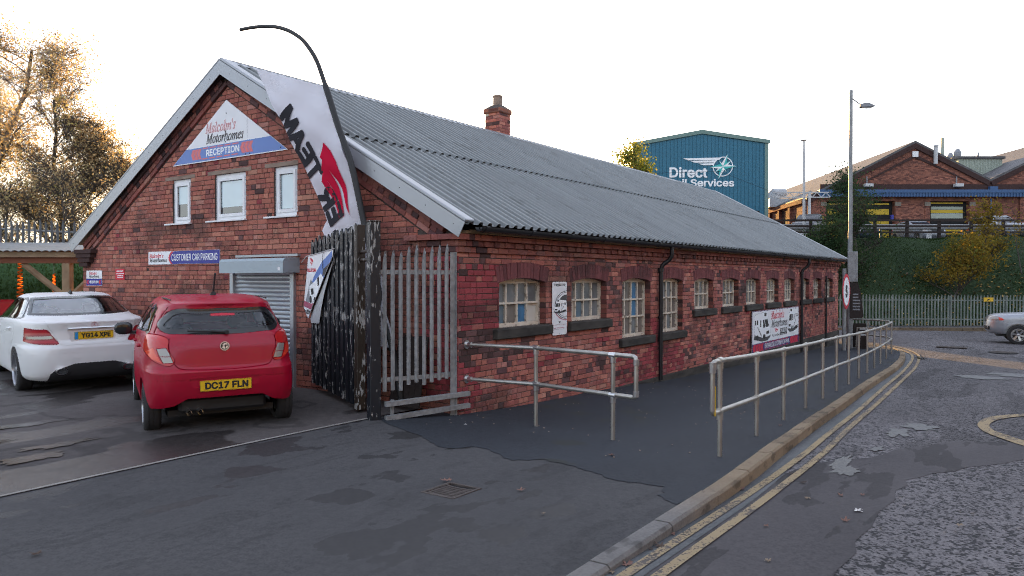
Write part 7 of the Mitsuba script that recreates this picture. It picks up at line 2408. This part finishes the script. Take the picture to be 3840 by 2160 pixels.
# ------------------------------------------------------------------ fallen leaves and crumbs on the ground
LV = [(-5.25, -1.0, .09, 0), (-.93, -3.86, .10, 1), (-2.5, -3.9, .09, 1), (-2.81, -3.95, .10, 0), (-2.9, -3.92, .05, 0), (-3.26, -3.93, .10, 1), (-3.42, -3.92, .06, 2), (-.8, -2.57, .10, 1), (-2.41, -2.59, .08, 1), (-2.81, -3.06, .05, 2), (.03, -4.03, .08, 0), (-.28, -4.21, .08, 0), (-.84, -4.39, .07, 2),
      (-.56, -4.59, .07, 1), (-.42, -4.73, .06, 1), (-1.37, -4.78, .09, 1), (-.99, -4.79, .12, 3), (-.92, -5.47, .08, 2), (-2.65, -4.59, .06, 2), (2.34, -3.29, .07, 1), (-2.53, -1.93, .13, 1), (-.41, -.46, .05, 3), (1.4, -4.0, .06, 0), (3.1, -3.62, .06, 0), (4.4, -3.5, .05, 1), (-1.9, -4.35, .06, 1), (6.2, -3.75, .06, 0)]
LVP = ['alone at the lower left of the picture', 'against the kerb where it starts to drop', 'against the dropped kerb below the drain grate', 'in the channel below the dropped kerb joint', 'very small beside a larger leaf at the dropped kerb', 'against the kerb near the bottom edge', 'very small at the kerb near the bottom edge',
       'on the footpath between the two handrails', 'on the crossover right of the drain grate', 'on the crossover below the drain grate', 'on the yellow lines near the kerb bend', 'just past the second yellow line', 'furthest left on the near road repair', 'left one of two on the near repair', 'right one of two on the near repair', 'in the middle of the near repair',
       'torn, in the middle of the near repair', 'on the coarse worn road', 'below the yellow lines near the bottom', 'beside the second post of the long handrail', 'resting on the rim of the drain grate', 'at the foot of the brick wall', 'in the channel beyond the first handrail post', 'in the channel level with the second handrail post', 'behind the long handrail near the kerb', 'between the yellow lines', 'furthest along the kerb channel']
LVC = [(.06, .04, .03), (.16, .085, .065), (.20, .15, .105), (.50, .48, .46)]
r7 = np.random.default_rng(77)
for k, (px, py, s_, ci) in enumerate(LV):
    a = np.linspace(0, 2 * np.pi, 21)[:-1]
    rad_ = s_ * .5 * (0.62 + 0.38 * np.cos(5 * a)) * r7.uniform(.8, 1.15, 20) * (1 + .35 * np.cos(a))
    rot_ = r7.uniform(0, 6.28)
    x, y = px + rad_ * np.cos(a + rot_), py + rad_ * np.sin(a + rot_) * .8
    fnz = zroad if py < -3.85 else zg
    g0 = float(fnz(px, py)[0]) if py < -3.85 else z1(px, py)
    z = g0 + .012 + .45 * np.abs(rad_) * r7.uniform(.05, .8, 20)
    v = np.vstack([np.c_[x, y, z], [[px, py, g0 + .016]]])
    f = np.array([[20, i, (i + 1) % 20] for i in range(20)])
    col = np.array(LVC[ci]) * r7.uniform(.8, 1.2)
    where = 'on the kerb side of the road' if py < -3.85 else ('on the footpath' if px > -1.5 else 'on the entrance crossover')
    what = ('dark curled', 'reddish brown', 'pale brown', 'whitish')[ci]
    solo('fallen_leaf', (v, f), 'm_litter', f'{what} fallen leaf ' + LVP[k], 'leaf', group='fallen leaves on the ground', color=np.repeat(col[None], 21, 0))
n = 260
cx_, cy_ = r7.uniform(-1, 6, n), r7.uniform(-3.2, -.05, n)
keep = r7.random(n) < np.clip(.25 + .75 * np.exp(cy_ / .6), 0, 1)
cx_, cy_ = cx_[keep], cy_[keep]
s_ = r7.uniform(.003, .011, len(cx_))
zz = zg(cx_, cy_) + .008
crumbs = cat([moved(rbox(-1, 1, -.6, .6, -.3, .6, .2), np.array([[q * math.cos(t), -q * math.sin(t), 0, x], [q * math.sin(t), q * math.cos(t), 0, y], [0, 0, q, z], [0, 0, 0, 1.0]])) for q, t, x, y, z in zip(s_, r7.uniform(0, 6, len(s_)), cx_, cy_, zz)])
stuff('paving_crumbs', crumbs, 'm_lintel', 'pale crumbs and bits scattered along the footpath', 'debris')
wt = []
for k in range(90):
    a = r7.uniform(0, 6.28)
    p0 = np.array([17.6 + r7.normal(0, .10), -3.14 + r7.normal(0, .06)])
    z0_ = float(zroad(*p0)[0]) + .01
    h_ = r7.uniform(.05, .16)
    wt.append((np.array([[p0[0] - .012, p0[1], z0_], [p0[0] + .012, p0[1], z0_], [p0[0] + math.cos(a) * .12, p0[1] + math.sin(a) * .12, z0_ + h_]]), np.array([[0, 1, 2]])))
v, f = cat(wt)
solo('weed_tuft', (v, f), 'm_leaf', 'small dark weed tuft growing on the far yellow lines', 'plant', color=np.repeat(np.array([[.03, .04, .015]]), len(v), 0))

# ------------------------------------------------------------------ across the street, behind the camera: seen only in reflections
tk = thing('brick_terrace', 'sunlit brick terrace across the street, outside the picture', 'building')
part(tk, 'wall', bx(-26, 24, -19.5, -14.5, -1, 5.4), 'm_far_stone')
v = np.array([[-26.3, -14.2, 5.3], [24.3, -14.2, 5.3], [24.3, -17, 7.6], [-26.3, -17, 7.6], [24.3, -19.8, 5.3], [-26.3, -19.8, 5.3]])
part(tk, 'roof', (v, np.array([[0, 1, 2], [0, 2, 3], [3, 2, 4], [3, 4, 5], [1, 4, 2], [0, 3, 5], [0, 5, 4], [0, 4, 1]])), 'm_slate')
for k in range(12):
    part(tk, 'window', bx(-24.5 + k * 4.1, -23.3 + k * 4.1, -14.5, -14.46, 3.2, 4.6), 'm_car_glass_dark')
    part(tk, 'window', bx(-24.5 + k * 4.1, -23.3 + k * 4.1, -14.5, -14.46, .8, 2.2), 'm_car_glass_dark')
    if k % 2:
        part(tk, 'chimney', bx(-25 + k * 4.1, -24.1 + k * 4.1, -17.4, -16.6, 7.0, 8.7), 'm_far_brick')
